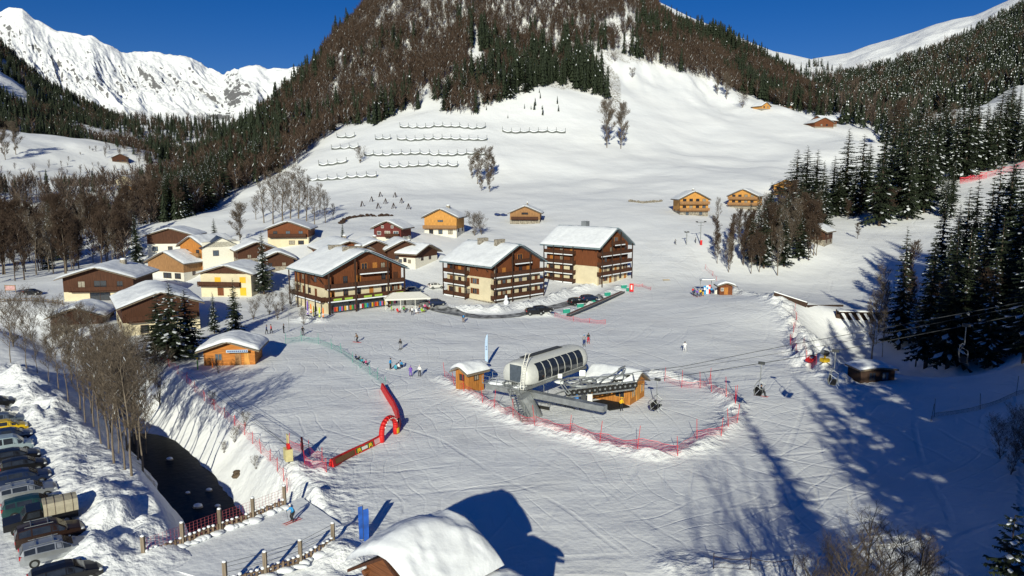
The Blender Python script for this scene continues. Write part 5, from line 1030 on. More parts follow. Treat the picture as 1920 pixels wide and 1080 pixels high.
# ------------------------------------------------------------------ people
skin_m = mat('skin', (0.50, 0.30, 0.20), rough=0.6, var=0.05); black_m = col('black_cloth', (0.02, 0.02, 0.025)); white_m = col('white_cloth', (0.8, 0.8, 0.82)); blue_m = col('bright_blue_cloth', (0.03, 0.28, 0.62)); navy_m = col('navy_cloth', (0.02, 0.04, 0.14)); red_m = col('red_cloth', (0.55, 0.03, 0.03))
purp_m = col('purple_cloth', (0.16, 0.07, 0.45)); yel_m = col('yellow_cloth', (0.75, 0.45, 0.02)); brn_m = col('brown_cloth', (0.20, 0.12, 0.07)); grey_m = col('grey_cloth', (0.25, 0.25, 0.27)); green_m = col('green_cloth', (0.10, 0.45, 0.12)); pink_m = col('pink_cloth', (0.65, 0.12, 0.25)); boot_m = col('ski_boot', (0.05, 0.05, 0.06)); cyan_m = col('turquoise_cloth', (0.05, 0.40, 0.55))
ski_ms = [col('red_ski', (0.5, 0.04, 0.04)), col('white_ski', (0.7, 0.7, 0.72)), col('black_ski', (0.03, 0.03, 0.03))]
# joints: x forward, y left, z up; (pelvis, chest, neck, head..., arms, legs)
def pose(kind):
    S = dict(pel=(0, 0, 0.92), wst=(0, 0, 1.08), chs=(0.03, 0, 1.30), nck=(0.04, 0, 1.47), hd0=(0.06, 0, 1.56), hd1=(0.07, 0, 1.70))
    def arms(el, ha): return [((0.03, s * 0.17, 1.40), (el[0], s * el[1], el[2]), (ha[0], s * ha[1], ha[2]), (ha[0] + 0.09, s * (ha[1] - 0.01), ha[2] - 0.02)) for s in (-1, 1)]
    if kind == 'ski':
        S.update(pel=(-0.10, 0, 0.84), wst=(-0.05, 0, 0.98), chs=(0.08, 0, 1.18), nck=(0.16, 0, 1.33), hd0=(0.20, 0, 1.42), hd1=(0.23, 0, 1.55)); a = [((0.10, s * 0.17, 1.27), (0.10, s * 0.30, 1.02), (0.34, s * 0.32, 0.98), (0.42, s * 0.31, 0.98)) for s in (-1, 1)]
        l = [((-0.08, s * 0.10, 0.80), (0.14, s * 0.14, 0.48), (-0.02, s * 0.15, 0.10), (0.16, s * 0.16, 0.05)) for s in (-1, 1)]
    elif kind == 'sit':
        S = {k: (v[0], v[1], v[2] - 0.82) for k, v in S.items()}; a = [((0.03, s * 0.17, 0.58), (0.08, s * 0.26, 0.36), (0.34, s * 0.20, 0.36), (0.42, s * 0.19, 0.36)) for s in (-1, 1)]
        l = [((0, s * 0.10, 0.08), (0.45, s * 0.12, 0.10), (0.50, s * 0.13, -0.34), (0.68, s * 0.13, -0.38)) for s in (-1, 1)]
    elif kind == 'crouch':
        S = dict(pel=(-0.12, 0, 0.42), wst=(-0.06, 0, 0.58), chs=(0.08, 0, 0.80), nck=(0.18, 0, 0.94), hd0=(0.22, 0, 1.02), hd1=(0.27, 0, 1.14)); a = [((0.10, s * 0.17, 0.88), (0.22, s * 0.24, 0.64), (0.44, s * 0.14, 0.55), (0.52, s * 0.12, 0.53)) for s in (-1, 1)]
        l = [((-0.10, s * 0.10, 0.40), (0.28, s * 0.16, 0.46), (0.02, s * 0.15, 0.10), (0.18, s * 0.16, 0.05)) for s in (-1, 1)]
    elif kind == 'walk':
        a = [((0.03, s * 0.17, 1.40), (-0.08 * s, s * 0.24, 1.13), (0.12 - 0.10 * s, s * 0.23, 0.93), (0.17 - 0.10 * s, s * 0.22, 0.86)) for s in (-1, 1)]
        l = [((0, s * 0.10, 0.88), (0.14 * s + 0.05, s * 0.11, 0.50), (0.18 * s - 0.06, s * 0.11, 0.10), (0.18 * s + 0.10, s * 0.12, 0.05)) for s in (-1, 1)]
    else:
        a = [((0.03, s * 0.17, 1.40), (-0.03, s * 0.27, 1.14), (0.18, s * 0.26, 1.0), (0.26, s * 0.24, 0.98)) for s in (-1, 1)]
        l = [((0, s * 0.10, 0.88), (0.04, s * 0.13, 0.50), (0, s * 0.15, 0.10), (0.16, s * 0.17, 0.05)) for s in (-1, 1)]
    return S, a, l
RAD = {}
def body_mesh(kind):
    S, arms_, legs_ = pose(kind); V = []; E = []; RR = []
    def v(p, r): V.append(p); RR.append(r); return len(V) - 1
    pel = v(S['pel'], 0.155); wst = v(S['wst'], 0.145); chs = v(S['chs'], 0.165); nck = v(S['nck'], 0.065); h0 = v(S['hd0'], 0.095); h1 = v(S['hd1'], 0.085)
    E += [(pel, wst), (wst, chs), (chs, nck), (nck, h0), (h0, h1)]
    for sh, el, ha, ft in arms_: a = v(sh, 0.075); b = v(el, 0.06); c = v(ha, 0.042); d = v(ft, 0.035); E += [(chs, a), (a, b), (b, c), (c, d)]
    for hp, kn, an, to in legs_: a = v(hp, 0.105); b = v(kn, 0.078); c = v(an, 0.065); d = v(to, 0.05); E += [(pel, a), (a, b), (b, c), (c, d)]
    me = bpy.data.meshes.new('person_body'); me.from_pydata(V, E, []); o = bpy.data.objects.new('tmp', me); COL.objects.link(o)
    sk = o.modifiers.new('s', 'SKIN'); sk.use_smooth_shade = True
    for i, r in enumerate(RR): me.skin_vertices[0].data[i].radius = (r, r); me.skin_vertices[0].data[i].use_root = (i == 0)
    o.modifiers.new('d', 'SUBSURF').levels = 1
    dg = bpy.context.evaluated_depsgraph_get(); res = bpy.data.meshes.new_from_object(o.evaluated_get(dg)); bpy.data.objects.remove(o)
    # regions by nearest bone: 0 jacket 1 trousers 2 skin 3 boots 4 gloves
    segs = []
    def sg(a, b, k): segs.append((np.array(a), np.array(b), k))
    sg(S['pel'], S['pel'], 1); sg(S['wst'], S['chs'], 0); sg(S['chs'], S['nck'], 0); sg(S['hd0'], S['hd1'], 2)
    for sh, el, ha, ft in arms_: sg(sh, el, 0); sg(el, ha, 0); sg(ha, ft, 4)
    for hp, kn, an, to in legs_: sg(hp, kn, 1); sg(kn, tuple(np.array(kn) * .35 + np.array(an) * .65), 1); sg(an, to, 3)
    mi = []
    for p in res.polygons:
        c = np.array(p.center); best = (9, 0)
        for a, b, k in segs:
            t = np.clip(np.dot(c - a, b - a) / (np.dot(b - a, b - a) + 1e-9), 0, 1); d = np.linalg.norm(c - a - (b - a) * t)
            if d < best[0]: best = (d, k)
        mi.append(best[1])
    while len(res.materials) < 5: res.materials.append(None)
    res.polygons.foreach_set('material_index', mi); res.polygons.foreach_set('use_smooth', [True] * len(mi)); res.update(); return res, S, arms_, legs_
BODY = {k: body_mesh(k) for k in ('ski', 'sit', 'crouch', 'walk', 'stand')}
def person(px, py, kind, jacket, trousers, label, face=90, hat=None, skis=None, board=None, poles=False, pack=None, loc=None, s=1.0, group=None, boot=None):
    me0, S, arms_, legs_ = BODY[kind]; me = me0.copy(); me.name = 'person_body'
    for i, m_ in enumerate((jacket, trousers, skin_m, boot or boot_m, black_m)): me.materials[i] = m_
    x, y, z = loc or gp(px, py); o = root('person', label, 'person', (x, y, z + 0.03), R(face), group); o.scale = (s, s, s)
    link('body', me, o); hd = S['hd1']
    m = MB(); m.ball((hd[0] - 0.02, hd[1], hd[2] + 0.0), (0.115, 0.105, 0.11), n=12, k=8); m.build('helmet', hat or black_m, o, smooth=True)
    m = MB(); m.ball((hd[0] + 0.075, hd[1], hd[2] - 0.05), (0.03, 0.08, 0.035), n=8, k=5); m.build('goggles', rubber, o, smooth=True)
    m = MB(); m.ball((hd[0] + 0.10, hd[1], hd[2] - 0.105), (0.022, 0.018, 0.022), n=6, k=4); m.build('nose', skin_m, o, smooth=True)
    if skis is not None:
        for hp, kn, an, to in legs_:
            zz = an[2] - 0.10; m = MB(); yy = an[1]
            m.box(-0.75, 0.80, yy - 0.045, yy + 0.045, zz, zz + 0.025); m.add([(0.80, yy - 0.045, zz), (0.80, yy + 0.045, zz), (0.80, yy + 0.045, zz + .025), (0.80, yy - 0.045, zz + .025), (0.98, yy, zz + 0.10)], [(0, 1, 4), (1, 2, 4), (2, 3, 4), (3, 0, 4)]); m.build('ski', ski_ms[skis], o)
    if board is not None: m = MB(); m.prism([(-0.75, -0.13), (-0.6, -0.16), (0.6, -0.16), (0.75, -0.13), (0.8, 0), (0.75, 0.13), (0.6, 0.16), (-0.6, 0.16), (-0.75, 0.13), (-0.8, 0)], 'z', 0.0, 0.03); b_ = m.build('snowboard', ski_ms[board], o); b_.rotation_euler = (0, 0, R(90))
    if poles:
        for sh, el, ha, ft in arms_: m = MB(); m.tube((ft[0] - .03, ft[1], ft[2] + 0.06), (ft[0] - 0.25, ft[1] * 1.25, 0.02), 0.014, n=5); m.build('ski_pole', metal_d, o)
    if pack: m = MB(); c = S['chs']; m.ball((c[0] - 0.2, 0, c[2] - 0.02), (0.13, 0.16, 0.24), n=8, k=6); m.build('backpack', pack, o)
    return o
person(549, 978, 'ski', blue_m, black_m, 'skier in a bright blue jacket gliding on the bridge in the foreground', face=-130, hat=white_m, skis=0, poles=True, s=0.98, loc=G(549, 978, 0.09))
person(568, 628, 'ski', black_m, black_m, 'lone skier in black left of the nursery slope top', face=-70, skis=2, poles=True)
person(670, 642, 'ski', brn_m, black_m, 'skier in brown with poles spread, left of the one in dark clothes', face=160, skis=0, poles=True)
person(751, 655, 'stand', black_m, grey_m, 'person in dark clothes standing alone above the group in blue', face=-100, skis=2)
person(732, 693, 'stand', blue_m, black_m, 'tall person in a blue jacket at the left of the crouching group', face=-20, skis=1, poles=True)
person(741, 694, 'crouch', cyan_m, cyan_m, 'child in turquoise crouching beside the tall person in blue', face=40, s=0.8)
person(748, 693, 'crouch', white_m, black_m, 'child in white crouching in the middle of the group', face=120, s=0.85)
person(754, 690, 'crouch', blue_m, black_m, 'person in blue bending over at the right of the crouching group', face=200, skis=1)
person(770, 706, 'stand', purp_m, purp_m, 'child all in purple below the crouching group', face=-80, s=0.9, hat=purp_m, skis=1)
person(787, 706, 'stand', white_m, black_m, 'person in a white jacket and black trousers beside the purple child', face=-110, s=0.98, hat=white_m, skis=1)
person(869, 605, 'walk', navy_m, brn_m, 'person in navy with a blue rucksack walking below the middle apartment chalet', face=100, pack=blue_m)
person(1095, 648, 'stand', grey_m, navy_m, 'person in a grey jacket standing beside the one in red trousers', face=-90, skis=2, hat=blue_m, s=1.05)
person(1103, 643, 'stand', black_m, red_m, 'person in red trousers standing behind the one in grey', face=-90, skis=0)
person(1284, 659, 'ski', white_m, white_m, 'lone skier all in white on the piste right of the station', face=-110, hat=black_m, skis=1, poles=True, boot=white_m, s=1.05)
person(0, 0, 'stand', yel_m, black_m, 'lift attendant in a yellow jacket at the loading area', face=-60, loc=gp(1165, 771), hat=yel_m)
person(500, 627, 'walk', navy_m, black_m, 'person walking in the blue shade by the path, left one of three', face=0); person(509, 626, 'walk', red_m, black_m, 'person in red walking in the blue shade by the path', face=180); person(532, 625, 'stand', black_m, black_m, 'person in black standing in the blue shade by the path', face=0)
person(773, 591, 'walk', white_m, black_m, 'person in a white top in front of the terrace tent', face=-60, hat=brn_m)
person(797, 584, 'stand', pink_m, black_m, 'person in pink at the right end of the terrace', face=-60)
person(757, 586, 'sit', green_m, black_m, 'person in green sitting on the terrace left of the one in white', face=-60, loc=(lambda p: (p[0], p[1], p[2] + 0.45))(gp(757, 586)))
person(787, 583, 'sit', brn_m, navy_m, 'person in brown sitting on the terrace', face=-120, loc=(lambda p: (p[0], p[1], p[2] + 0.45))(gp(787, 583)))
for px, py, j, t, lab in ((1302, 555, navy_m, black_m, 'skier in navy at the left end of the drag-lift queue'), (1307, 557, purp_m, black_m, 'skier in purple, second in the drag-lift queue'), (1313, 556, yel_m, black_m, 'skier with yellow in the middle of the drag-lift queue'), (1318, 555, black_m, yel_m, 'skier in black and yellow in the drag-lift queue'), (1299, 553, red_m, navy_m, 'skier in red behind the left end of the drag-lift queue'), (1334, 552, blue_m, black_m, 'person in blue beside the drag-lift panels')):
    person(px, py, 'stand', j, t, lab, face=70, skis=0 if px != 1334 else None)
person(1304, 456, 'stand', black_m, black_m, 'tiny figure at the foot of the upper drag lift', face=0); person(1266, 458, 'ski', grey_m, black_m, 'tiny skier left of the upper drag lift', face=-80, skis=2)
person(1913, 324, 'ski', black_m, black_m, 'tiny skier high on the piste at the right picture edge', face=-160, skis=2)
for i, (px, py, j, t, lab) in enumerate([(667, 674, navy_m, black_m, 'child in navy, first in the row sitting by the green net'), (673, 677, black_m, navy_m, 'child in black, second in the row sitting by the green net'), (679, 681, cyan_m, black_m, 'child in turquoise, third in the row sitting by the green net'), (686, 684, pink_m, black_m, 'child in pink, last in the row sitting by the green net')]):
    p = gp(px, py); person(0, 0, 'sit', j, t, lab, face=-40, loc=(p[0], p[1], p[2] + 0.12), s=0.75, skis=0 if i == 3 else None)
# rider on the second chair
pc = on_cable(1428); person(0, 0, 'sit', black_m, black_m, 'skier in black riding the chair over the piste', loc=(pc.x + 0.05 * math.cos(ca), pc.y + 0.05 * math.sin(ca), pc.z - 3.36 - 0.02), face=math.degrees(ca), skis=0, hat=black_m)
# ------------------------------------------------------------------ nets on poles
def net(label, pts, height=1.1, mt=None, pole_m=None, ph=1.9, lean=0.12, cat='net fence', group=None, seed=1, step=0.5, sag=0.25, pole_every=True, pr=0.028, rows=5, th=0.011):
    r = random.Random(seed); P = [gp(*p) if len(p) == 2 else p for p in pts]; o = root('net_fence', label, cat, P[0], 0, group); off = P[0]; mt = mt or red_net
    m = MB(); prev = None
    for (a, b) in zip(P[:-1], P[1:]):
        L = math.hypot(b[0] - a[0], b[1] - a[1]); n = max(2, int(L / step))
        xs = [a[0] + (b[0] - a[0]) * i / n for i in range(n + 1)]; ys = [a[1] + (b[1] - a[1]) * i / n for i in range(n + 1)]; zs = h(np.array(xs), np.array(ys))
        for i in range(n + 1):
            t = i / n; hh = height * (1 - sag * math.sin(math.pi * t)) * r.uniform(0.93, 1.05); cur = [(xs[i], ys[i], zs[i] + hh * k / rows) for k in range(rows + 1)]
            cur = [(c[0] + r.uniform(-.03, .03), c[1] + r.uniform(-.03, .03), c[2]) for c in cur]
            if prev:
                for k in range(rows + 1):
                    p, q = prev[k], cur[k]; tk = th * (2.2 if k == rows else 1); m.add([(p[0], p[1], p[2] - tk), (q[0], q[1], q[2] - tk), (q[0], q[1], q[2] + tk), (p[0], p[1], p[2] + tk)], [(0, 1, 2, 3)])
                    if k < rows: q2 = cur[k + 1]; dx, dy = (q[0] - p[0]), (q[1] - p[1]); l_ = math.hypot(dx, dy) + 1e-6; dx, dy = dx / l_ * th, dy / l_ * th; m.add([(p[0], p[1], p[2]), (p[0] + dx * 2, p[1] + dy * 2, p[2]), (q2[0] + dx, q2[1] + dy, q2[2]), (q2[0] - dx, q2[1] - dy, q2[2])], [(0, 1, 2, 3)])
            prev = cur
    m.build('net', mt, o, off=off, fix=False)
    for i, p in enumerate(P):
        lx, ly = r.uniform(-lean, lean), r.uniform(-lean, lean); q = MB(); q.tube((p[0], p[1], p[2] - 0.3), (p[0] + lx * ph, p[1] + ly * ph, p[2] + ph * r.uniform(0.85, 1.1)), pr, n=6); q.build('pole', pole_m or red_p, o, off=off)
    return o
net('long red net along the left edge of the nursery slope above the river bank', [(303,675),(318,688),(333,702),(350,718),(366,735),(384,752),(402,768),(422,784),(440,798),(458,816),(474,832),(490,850),(506,866),(520,884),(532,902),(538,925)], 1.2, ph=1.5)
net('red net with tall poles curving round the front of the chairlift station', [(835,708),(852,722),(870,733),(905,756),(926,765),(962,782),(1003,797),(1068,812),(1124,830),(1195,841),(1271,855),(1307,824),(1352,818),(1366,800),(1382,792),(1379,756)], 1.05, ph=2.4)
net('red net with tall poles closing the back of the station enclosure at right', [(1379,756),(1362,744),(1334,735),(1330,720),(1313,728),(1278,727),(1246,715)], 1.0, ph=2.4, seed=2)
net('red net standing on the ploughed snow bank right of the piste', [(1490,583),(1494,602),(1488,622),(1482,645),(1492,664),(1512,676),(1530,684)], 1.6, ph=1.8, seed=3, th=0.022)
net('green net around the top of the nursery slope', [(535,645),(566,640),(597,645),(622,655),(640,662),(661,680),(675,690),(694,703),(707,712),(722,728)], 1.1, mt=green_net, pole_m=green_net, ph=1.8, seed=4)
net('short red net beside the yellow tow gear at the foot of the nursery slope', [(540,838),(580,852),(604,866),(612,885),(572,870)], 0.9, ph=1.7, seed=5)
net('pale red net below the magic-carpet conveyor', [(1040,594),(1075,602),(1105,606),(1135,608)], 0.9, ph=1.0, seed=6)
net('red net on the drag-lift side of the leafless copse', [(1322,505),(1336,518),(1344,528)], 1.4, ph=1.6, seed=7)
net('red net along the upper right-hand piste', [(1800,345),(1840,336),(1880,326),(1920,314),(1960,306)], 3.0, ph=3.0, seed=8, th=0.045, step=1.5, rows=4)
net('second red net at the foot of the tall conifers on the upper right piste', [(1800,343),(1820,338),(1850,335)], 2.4, ph=2.4, seed=12, th=0.05, step=1.5, rows=4)
net('dark net fence on the shaded slope at the far right', [(1745,790),(1752,782),(1838,768),(1905,742),(1960,725)], 0.5, mt=metal_d, pole_m=metal_d, ph=2.2, seed=9, th=0.01)
net('thin dark wire fence down the bottom edge of the shaded slope', [(1338,1065),(1406,1068),(1485,1072)], 0.9, mt=wood_blk, pole_m=wood_blk, ph=1.3, seed=10, th=0.012, rows=2)
net('red and white rope fence at the top of the magic-carpet conveyor', [(1190,537),(1205,538),(1220,544)], 0.7, ph=0.9, seed=11)
# ------------------------------------------------------------------ the bridge: posts, pickets and net
deck = mat('old_bridge_wood', (0.17, 0.12, 0.085), rough=0.9, var=0.4, scale=3, stretch=(1, 1, 0.3))
def bridge_fence(label, pts, z0, netm=True, seed=1):
    P = [Vector(G(px, py, z0)) for px, py in pts]; o = root('bridge_railing', label, 'railing', P[0]); off = P[0]; r = random.Random(seed)
    for p in P:
        m = MB(); m.box(p.x - .13, p.x + .13, p.y - .13, p.y + .13, z0 - 0.6, z0 + 1.75); m.build('post', wood_grey, o, off=off); m = MB(); m.ball((p.x, p.y, z0 + 1.78), (0.16, 0.16, 0.09)); m.build('post_snow', snow2, o, off=off, smooth=True)
    n = 0
    for a, b in zip(P[:-1], P[1:]):
        m = MB(); m.bar(a + Vector((0, 0, 0.12)), b + Vector((0, 0, 0.12)), 0.1, 0.12); m.bar(a + Vector((0, 0, 0.42)), b + Vector((0, 0, 0.42)), 0.1, 0.1); m.build('rail', deck, o, off=off)
        m = MB(); L = (b - a).length; k = int(L / 0.36)
        for i in range(k): p = a.lerp(b, (i + .5) / k); m.box(p.x - .08, p.x + .08, p.y - .09, p.y + .09, z0 - 0.25, z0 + 0.55 + r.uniform(-.05, .05))
        m.build('picket_row', deck, o, off=off)
        m = MB()
        for i in range(k):
            p = a.lerp(b, (i + .5) / k)
            if r.random() < 0.75: m.ball((p.x + .02, p.y - .02, z0 + 0.60 + r.uniform(-.04, .04)), (0.15, 0.15, r.uniform(0.06, 0.13)), n=7, k=4)
        m.build('picket_snow', snow2, o, off=off, smooth=True)
        m = MB()
        for i in range(int(L / 0.45) + 1): p = a.lerp(b, min(1, (i + .5) / (L / 0.45))); m.ball((p.x + r.uniform(-.2, .2), p.y + r.uniform(-.35, .1), z0 - .05), (r.uniform(.3, .8), r.uniform(.25, .5), r.uniform(0.1, 0.28)), n=8, k=5)
        m.build('snow_drift', snow2, o, off=off, smooth=True)
        if netm:
            m = MB(); k = int(L / 0.28)
            for i in range(k + 1): p = a.lerp(b, i / k); m.box(p.x - .008, p.x + .008, p.y - .008, p.y + .008, z0 + 0.2, z0 + 1.5)
            for j in range(6): m.bar(a + Vector((0, 0, 0.3 + j * 0.24)), b + Vector((0, 0, 0.3 + j * 0.24)), 0.012)
            m.build('net', mat('faded_red_net', (0.35, 0.08, 0.10), var=0.15), o, off=off)
        else:
            m = MB()
            for zz in (0.95, 1.35, 1.65): m.bar(a + Vector((0, 0, zz)), b + Vector((0, 0, zz)), 0.02)
            m.build('wire', metal_d, o, off=off)
    return o
bridge_fence('upstream bridge railing with grey posts, snowy pickets and a reddish net', [(270,1047),(343,1020),(413,993),(475,971),(534,947)], 0.25)
bridge_fence('downstream bridge railing with grey posts and snow-capped pickets at the bottom edge', [(423,1098),(498,1078),(564,1055),(625,1021)], 0.35, netm=False, seed=2)
# snow on the bridge deck, beams and abutment below
q = [G(255,1050,0), G(566,934,0), G(668,1004,0), G(423,1098,0), G(330,1140,0), G(150,1110,0)]
bq = MB(); bq.add([(p[0], p[1], 0.06) for p in (q[0], q[1], q[2], q[3])] + [(p[0], p[1], -0.25) for p in (q[0], q[1], q[2], q[3])], [(0, 1, 2, 3), (4, 5, 6, 7), (0, 1, 5, 4), (1, 2, 6, 5), (2, 3, 7, 6), (3, 0, 4, 7)])
BR = root('snowy_bridge', 'snow-covered timber bridge over the river in the bottom left corner', 'bridge', (0, 0, 0)); 
bo = bq.build('deck', snow_m, BR)
m = MB(); e0, e1 = Vector(q[3]), Vector(q[2]); m.bar(e0 + Vector((0, 0, -0.55)), e1 + Vector((0, 0, -0.55)), 0.35, 0.55); m.bar(Vector(q[0]) + Vector((0, 0, -.55)), Vector(q[1]) + Vector((0, 0, -.55)), 0.35, 0.55); m.build('girder', deck, BR)
m = MB()
for t in np.linspace(0.03, 0.97, 16): a = Vector(q[3]).lerp(Vector(q[2]), t); b = Vector(q[0]).lerp(Vector(q[1]), t); m.bar(a + Vector((0, 0, -0.30)), b + Vector((0, 0, -0.30)), 0.25, 0.08)
m.build('cross_beam', deck, BR)
# ------------------------------------------------------------------ cars
def car_paint(name, c, metal_=0.3): return mat(name, c, rough=0.28, var=0.04, metal=metal_, spec=0.6)
lamp_r = mat('red_lamp_glass', (0.5, 0.02, 0.02), rough=0.2, var=0.05, spec=0.7); lamp_w = mat('clear_lamp_glass', (0.6, 0.62, 0.65), rough=0.15, var=0.05, spec=0.8)
SHAPE = {  # stations: x, bottom, belt, top, half width at belt, half width at top
 'estate': [(-2.25,.45,.80,.80,.70,.70),(-2.18,.30,.98,1.0,.84,.70),(-1.95,.27,1.00,1.38,.88,.62),(-1.2,.27,1.0,1.46,.90,.64),(0,.27,.98,1.47,.91,.65),(0.45,.27,.96,1.38,.91,.63),(1.15,.27,.93,.96,.90,.72),(1.9,.28,.80,.82,.86,.70),(2.2,.32,.62,.64,.74,.6)],
 'hatch': [(-1.95,.45,.80,.80,.70,.70),(-1.9,.30,.98,1.0,.80,.66),(-1.6,.27,1.00,1.38,.84,.60),(-0.9,.27,1.0,1.46,.86,.62),(0.1,.27,.98,1.45,.87,.62),(0.4,.27,.96,1.36,.87,.60),(1.05,.27,.94,.97,.86,.68),(1.65,.28,.80,.82,.82,.66),(1.95,.32,.62,.64,.70,.56)],
 'van': [(-2.0,.45,1.0,1.2,.76,.72),(-1.97,.30,1.05,1.72,.84,.72),(-1.7,.28,1.05,1.80,.86,.74),(-0.6,.28,1.05,1.82,.87,.75),(0.3,.28,1.04,1.78,.87,.74),(0.65,.28,1.02,1.60,.87,.70),(1.2,.28,1.0,1.03,.86,.72),(1.8,.30,.86,.88,.82,.68),(2.0,.34,.62,.64,.72,.6)],
 'suv': [(-2.3,.5,.95,.95,.76,.74),(-2.25,.38,1.12,1.15,.88,.74),(-2.05,.36,1.15,1.62,.92,.68),(-1.2,.36,1.15,1.74,.94,.70),(0.1,.36,1.13,1.74,.94,.70),(0.5,.36,1.10,1.62,.94,.68),(1.15,.36,1.08,1.11,.93,.76),(2.0,.38,.96,.98,.90,.72),(2.3,.42,.74,.76,.80,.64)]}
def make_car(kind, paint, label, loc, rz, roof_rack=False, group='cars in the car park', roofsnow=False):
    st = SHAPE[kind]; o = root('parked_car', label, 'car', loc, rz, group); V = []
    def ringv(s):
        x, b, be, tp, hb, ht = s; pts = [(hb * .92, b), (hb, (b + be) / 2), (hb * .98, be), (ht, tp)]; return [(x, y, z) for y, z in pts] + [(x, 0, tp + (0.035 if tp > 1.3 else 0.02))] + [(x, -y, z) for y, z in pts[::-1]]
    m = MB(); R_ = [ringv(s) for s in st]; k = 9
    for r in R_: V += r
    F = [(i * k + j, i * k + j + 1, (i + 1) * k + j + 1, (i + 1) * k + j) for i in range(len(st) - 1) for j in range(k - 1)] + [(i * k + 8, i * k, (i + 1) * k, (i + 1) * k + 8) for i in range(len(st) - 1)] + [tuple(range(k)), tuple(range((len(st) - 1) * k, len(st) * k))]
    m.add(V, F); m.build('body', paint, o, smooth=False)
    # side windows, windscreen, rear window
    def L3(a, b, t): return tuple(a[i] + (b[i] - a[i]) * t for i in range(3))
    for sg, (jb, jt) in ((1, (2, 3)), (-1, (6, 5))):
        for (i0, i1) in ((2, 3), (3, 4), (4, 5)):
            a, b, c, d = R_[i0][jb], R_[i1][jb], R_[i1][jt], R_[i0][jt]; q = []
            for (u, v) in ((.06, .10), (.95, .10), (.95, .88), (.06, .88)): e, f_ = L3(a, b, u), L3(d, c, u); p = L3(e, f_, v); q.append((p[0], p[1] + sg * 0.006, p[2] + 0.003))
            m = MB(); m.add(q, [(0, 1, 2, 3)]); m.build('side_window', glass, o)
        a, b, c = R_[5][jb], R_[6][jb], R_[5][jt]; m = MB(); q = [L3(a, b, .06), L3(a, b, .75), L3(c, b, .70), L3(a, c, .86)]; m.add([(p[0], p[1] + sg * .008, p[2] + .012) for p in q], [(0, 1, 2, 3)]); m.build('side_window', glass, o)
    def screen(i0, i1, nm, out):
        a, b = R_[i0][3], R_[i0][5]; c, d = R_[i1][3], R_[i1][5]; q = []
        for (u, v) in ((.07, .06), (.93, .06), (.93, .92), (.07, .92)): e, f_ = L3(a, b, u), L3(c, d, u); p = L3(e, f_, v); q.append((p[0] + out, p[1], p[2] + 0.03 + (0.02 if .2 < u < .8 else 0)))
        m = MB(); m.add(q, [(0, 1, 2, 3)]); m.build(nm, glass, o)
    screen(5, 6, 'windscreen', 0.02); screen(2, 1, 'rear_window', -0.02)
    x0, x1 = st[0][0], st[-1][0]; wb = (x1 - x0) * 0.29; hw = st[3][4]
    for sx in (x0 + (x1 - x0) * .20, x0 + (x1 - x0) * .81):
        for sg in (-1, 1):
            m = MB(); m.tube((sx, sg * (hw - .16), .32), (sx, sg * (hw + .015), .32), .33, n=18); t = m.build('wheel', rubber, o); m = MB(); m.tube((sx, sg * (hw - .02), .32), (sx, sg * (hw + .03), .32), .20, n=10); m.build('rim', metal, t)
    for sg in (-1, 1):
        hz_ = st[-2][2]; m = MB(); m.ball((st[-2][0] + .12, sg * (st[-2][4] - .13), hz_ - .10), (.16, .17, .09), n=8, k=5); m.build('headlight', lamp_w, o); m = MB(); m.box(x0 + .00, x0 + .16, sg * .62, sg * .83, .78, 1.02 if kind != 'hatch' else .98); m.build('tail_light', lamp_r, o)
        m = MB(); m.ball((st[6][0] - .15, sg * (st[6][4] + .10), st[6][2] + .06), (.08, .11, .07), n=6, k=4); m.build('wing_mirror', paint, o)
    if roof_rack:
        m = MB(); t = st[3][3] + .09
        for sg in (-1, 1): m.bar((-1.6, sg * .58, t), (.25, sg * .58, t), .04)
        for xx in (-1.2, -.1): m.bar((xx, -.6, t + .02), (xx, .6, t + .02), .05)
        m.build('roof_bars', metal, o)
    m = MB(); m.box(x1 - .06, x1 + .015, -.5, .5, .40, .52); m.build('bumper_grille', rubber, o)
    return o
cp = {n: car_paint('paint_' + n, c, k) for n, c, k in (('silver', (0.42, 0.44, 0.46), .6), ('black', (0.012, 0.012, 0.014), .2), ('brown', (0.035, 0.018, 0.012), .3), ('green', (0.02, 0.07, 0.07), .4), ('blue', (0.02, 0.035, 0.09), .4), ('lightblue', (0.40, 0.50, 0.55), .3), ('yellow', (0.72, 0.47, 0.02), .1), ('white', (0.7, 0.7, 0.7), .0), ('steel', (0.16, 0.20, 0.26), .5))}
u_ = Vector((math.cos(R(36)), math.sin(R(36)), 0)); fr0 = Vector(G(192, 1082, 0)); fr1 = Vector(G(36, 768, 0)); NC = 15
CARS = [('estate', 'black', 'dark car cut by the bottom edge, nearest of the car-park row'), ('estate', 'silver', 'silver estate car with roof rails, second from the bottom of the car-park row'), ('suv', 'brown', 'dark brown off-roader beside the silver estate nearest the bottom'), None, ('estate', 'green', 'dark green estate above the canvas-covered pickup'), ('estate', 'silver', 'silver estate car with roof bars above the dark green one'),
        ('estate', 'blue', 'dark blue estate, first above the upper silver estate'), ('hatch', 'black', 'black hatchback, second above the upper silver estate'), ('estate', 'black', 'long black car just below the pale blue van'), ('van', 'lightblue', 'pale blue van with big side windows in the car-park row'), ('hatch', 'blue', 'dark blue hatchback just above the pale blue van'),
        ('hatch', 'yellow', 'yellow car in the car-park row'), ('estate', 'steel', 'steel-blue car just above the yellow one'), ('hatch', 'white', 'white car near the top of the car-park row'), ('hatch', 'black', 'small black car, uppermost of the car-park row')]
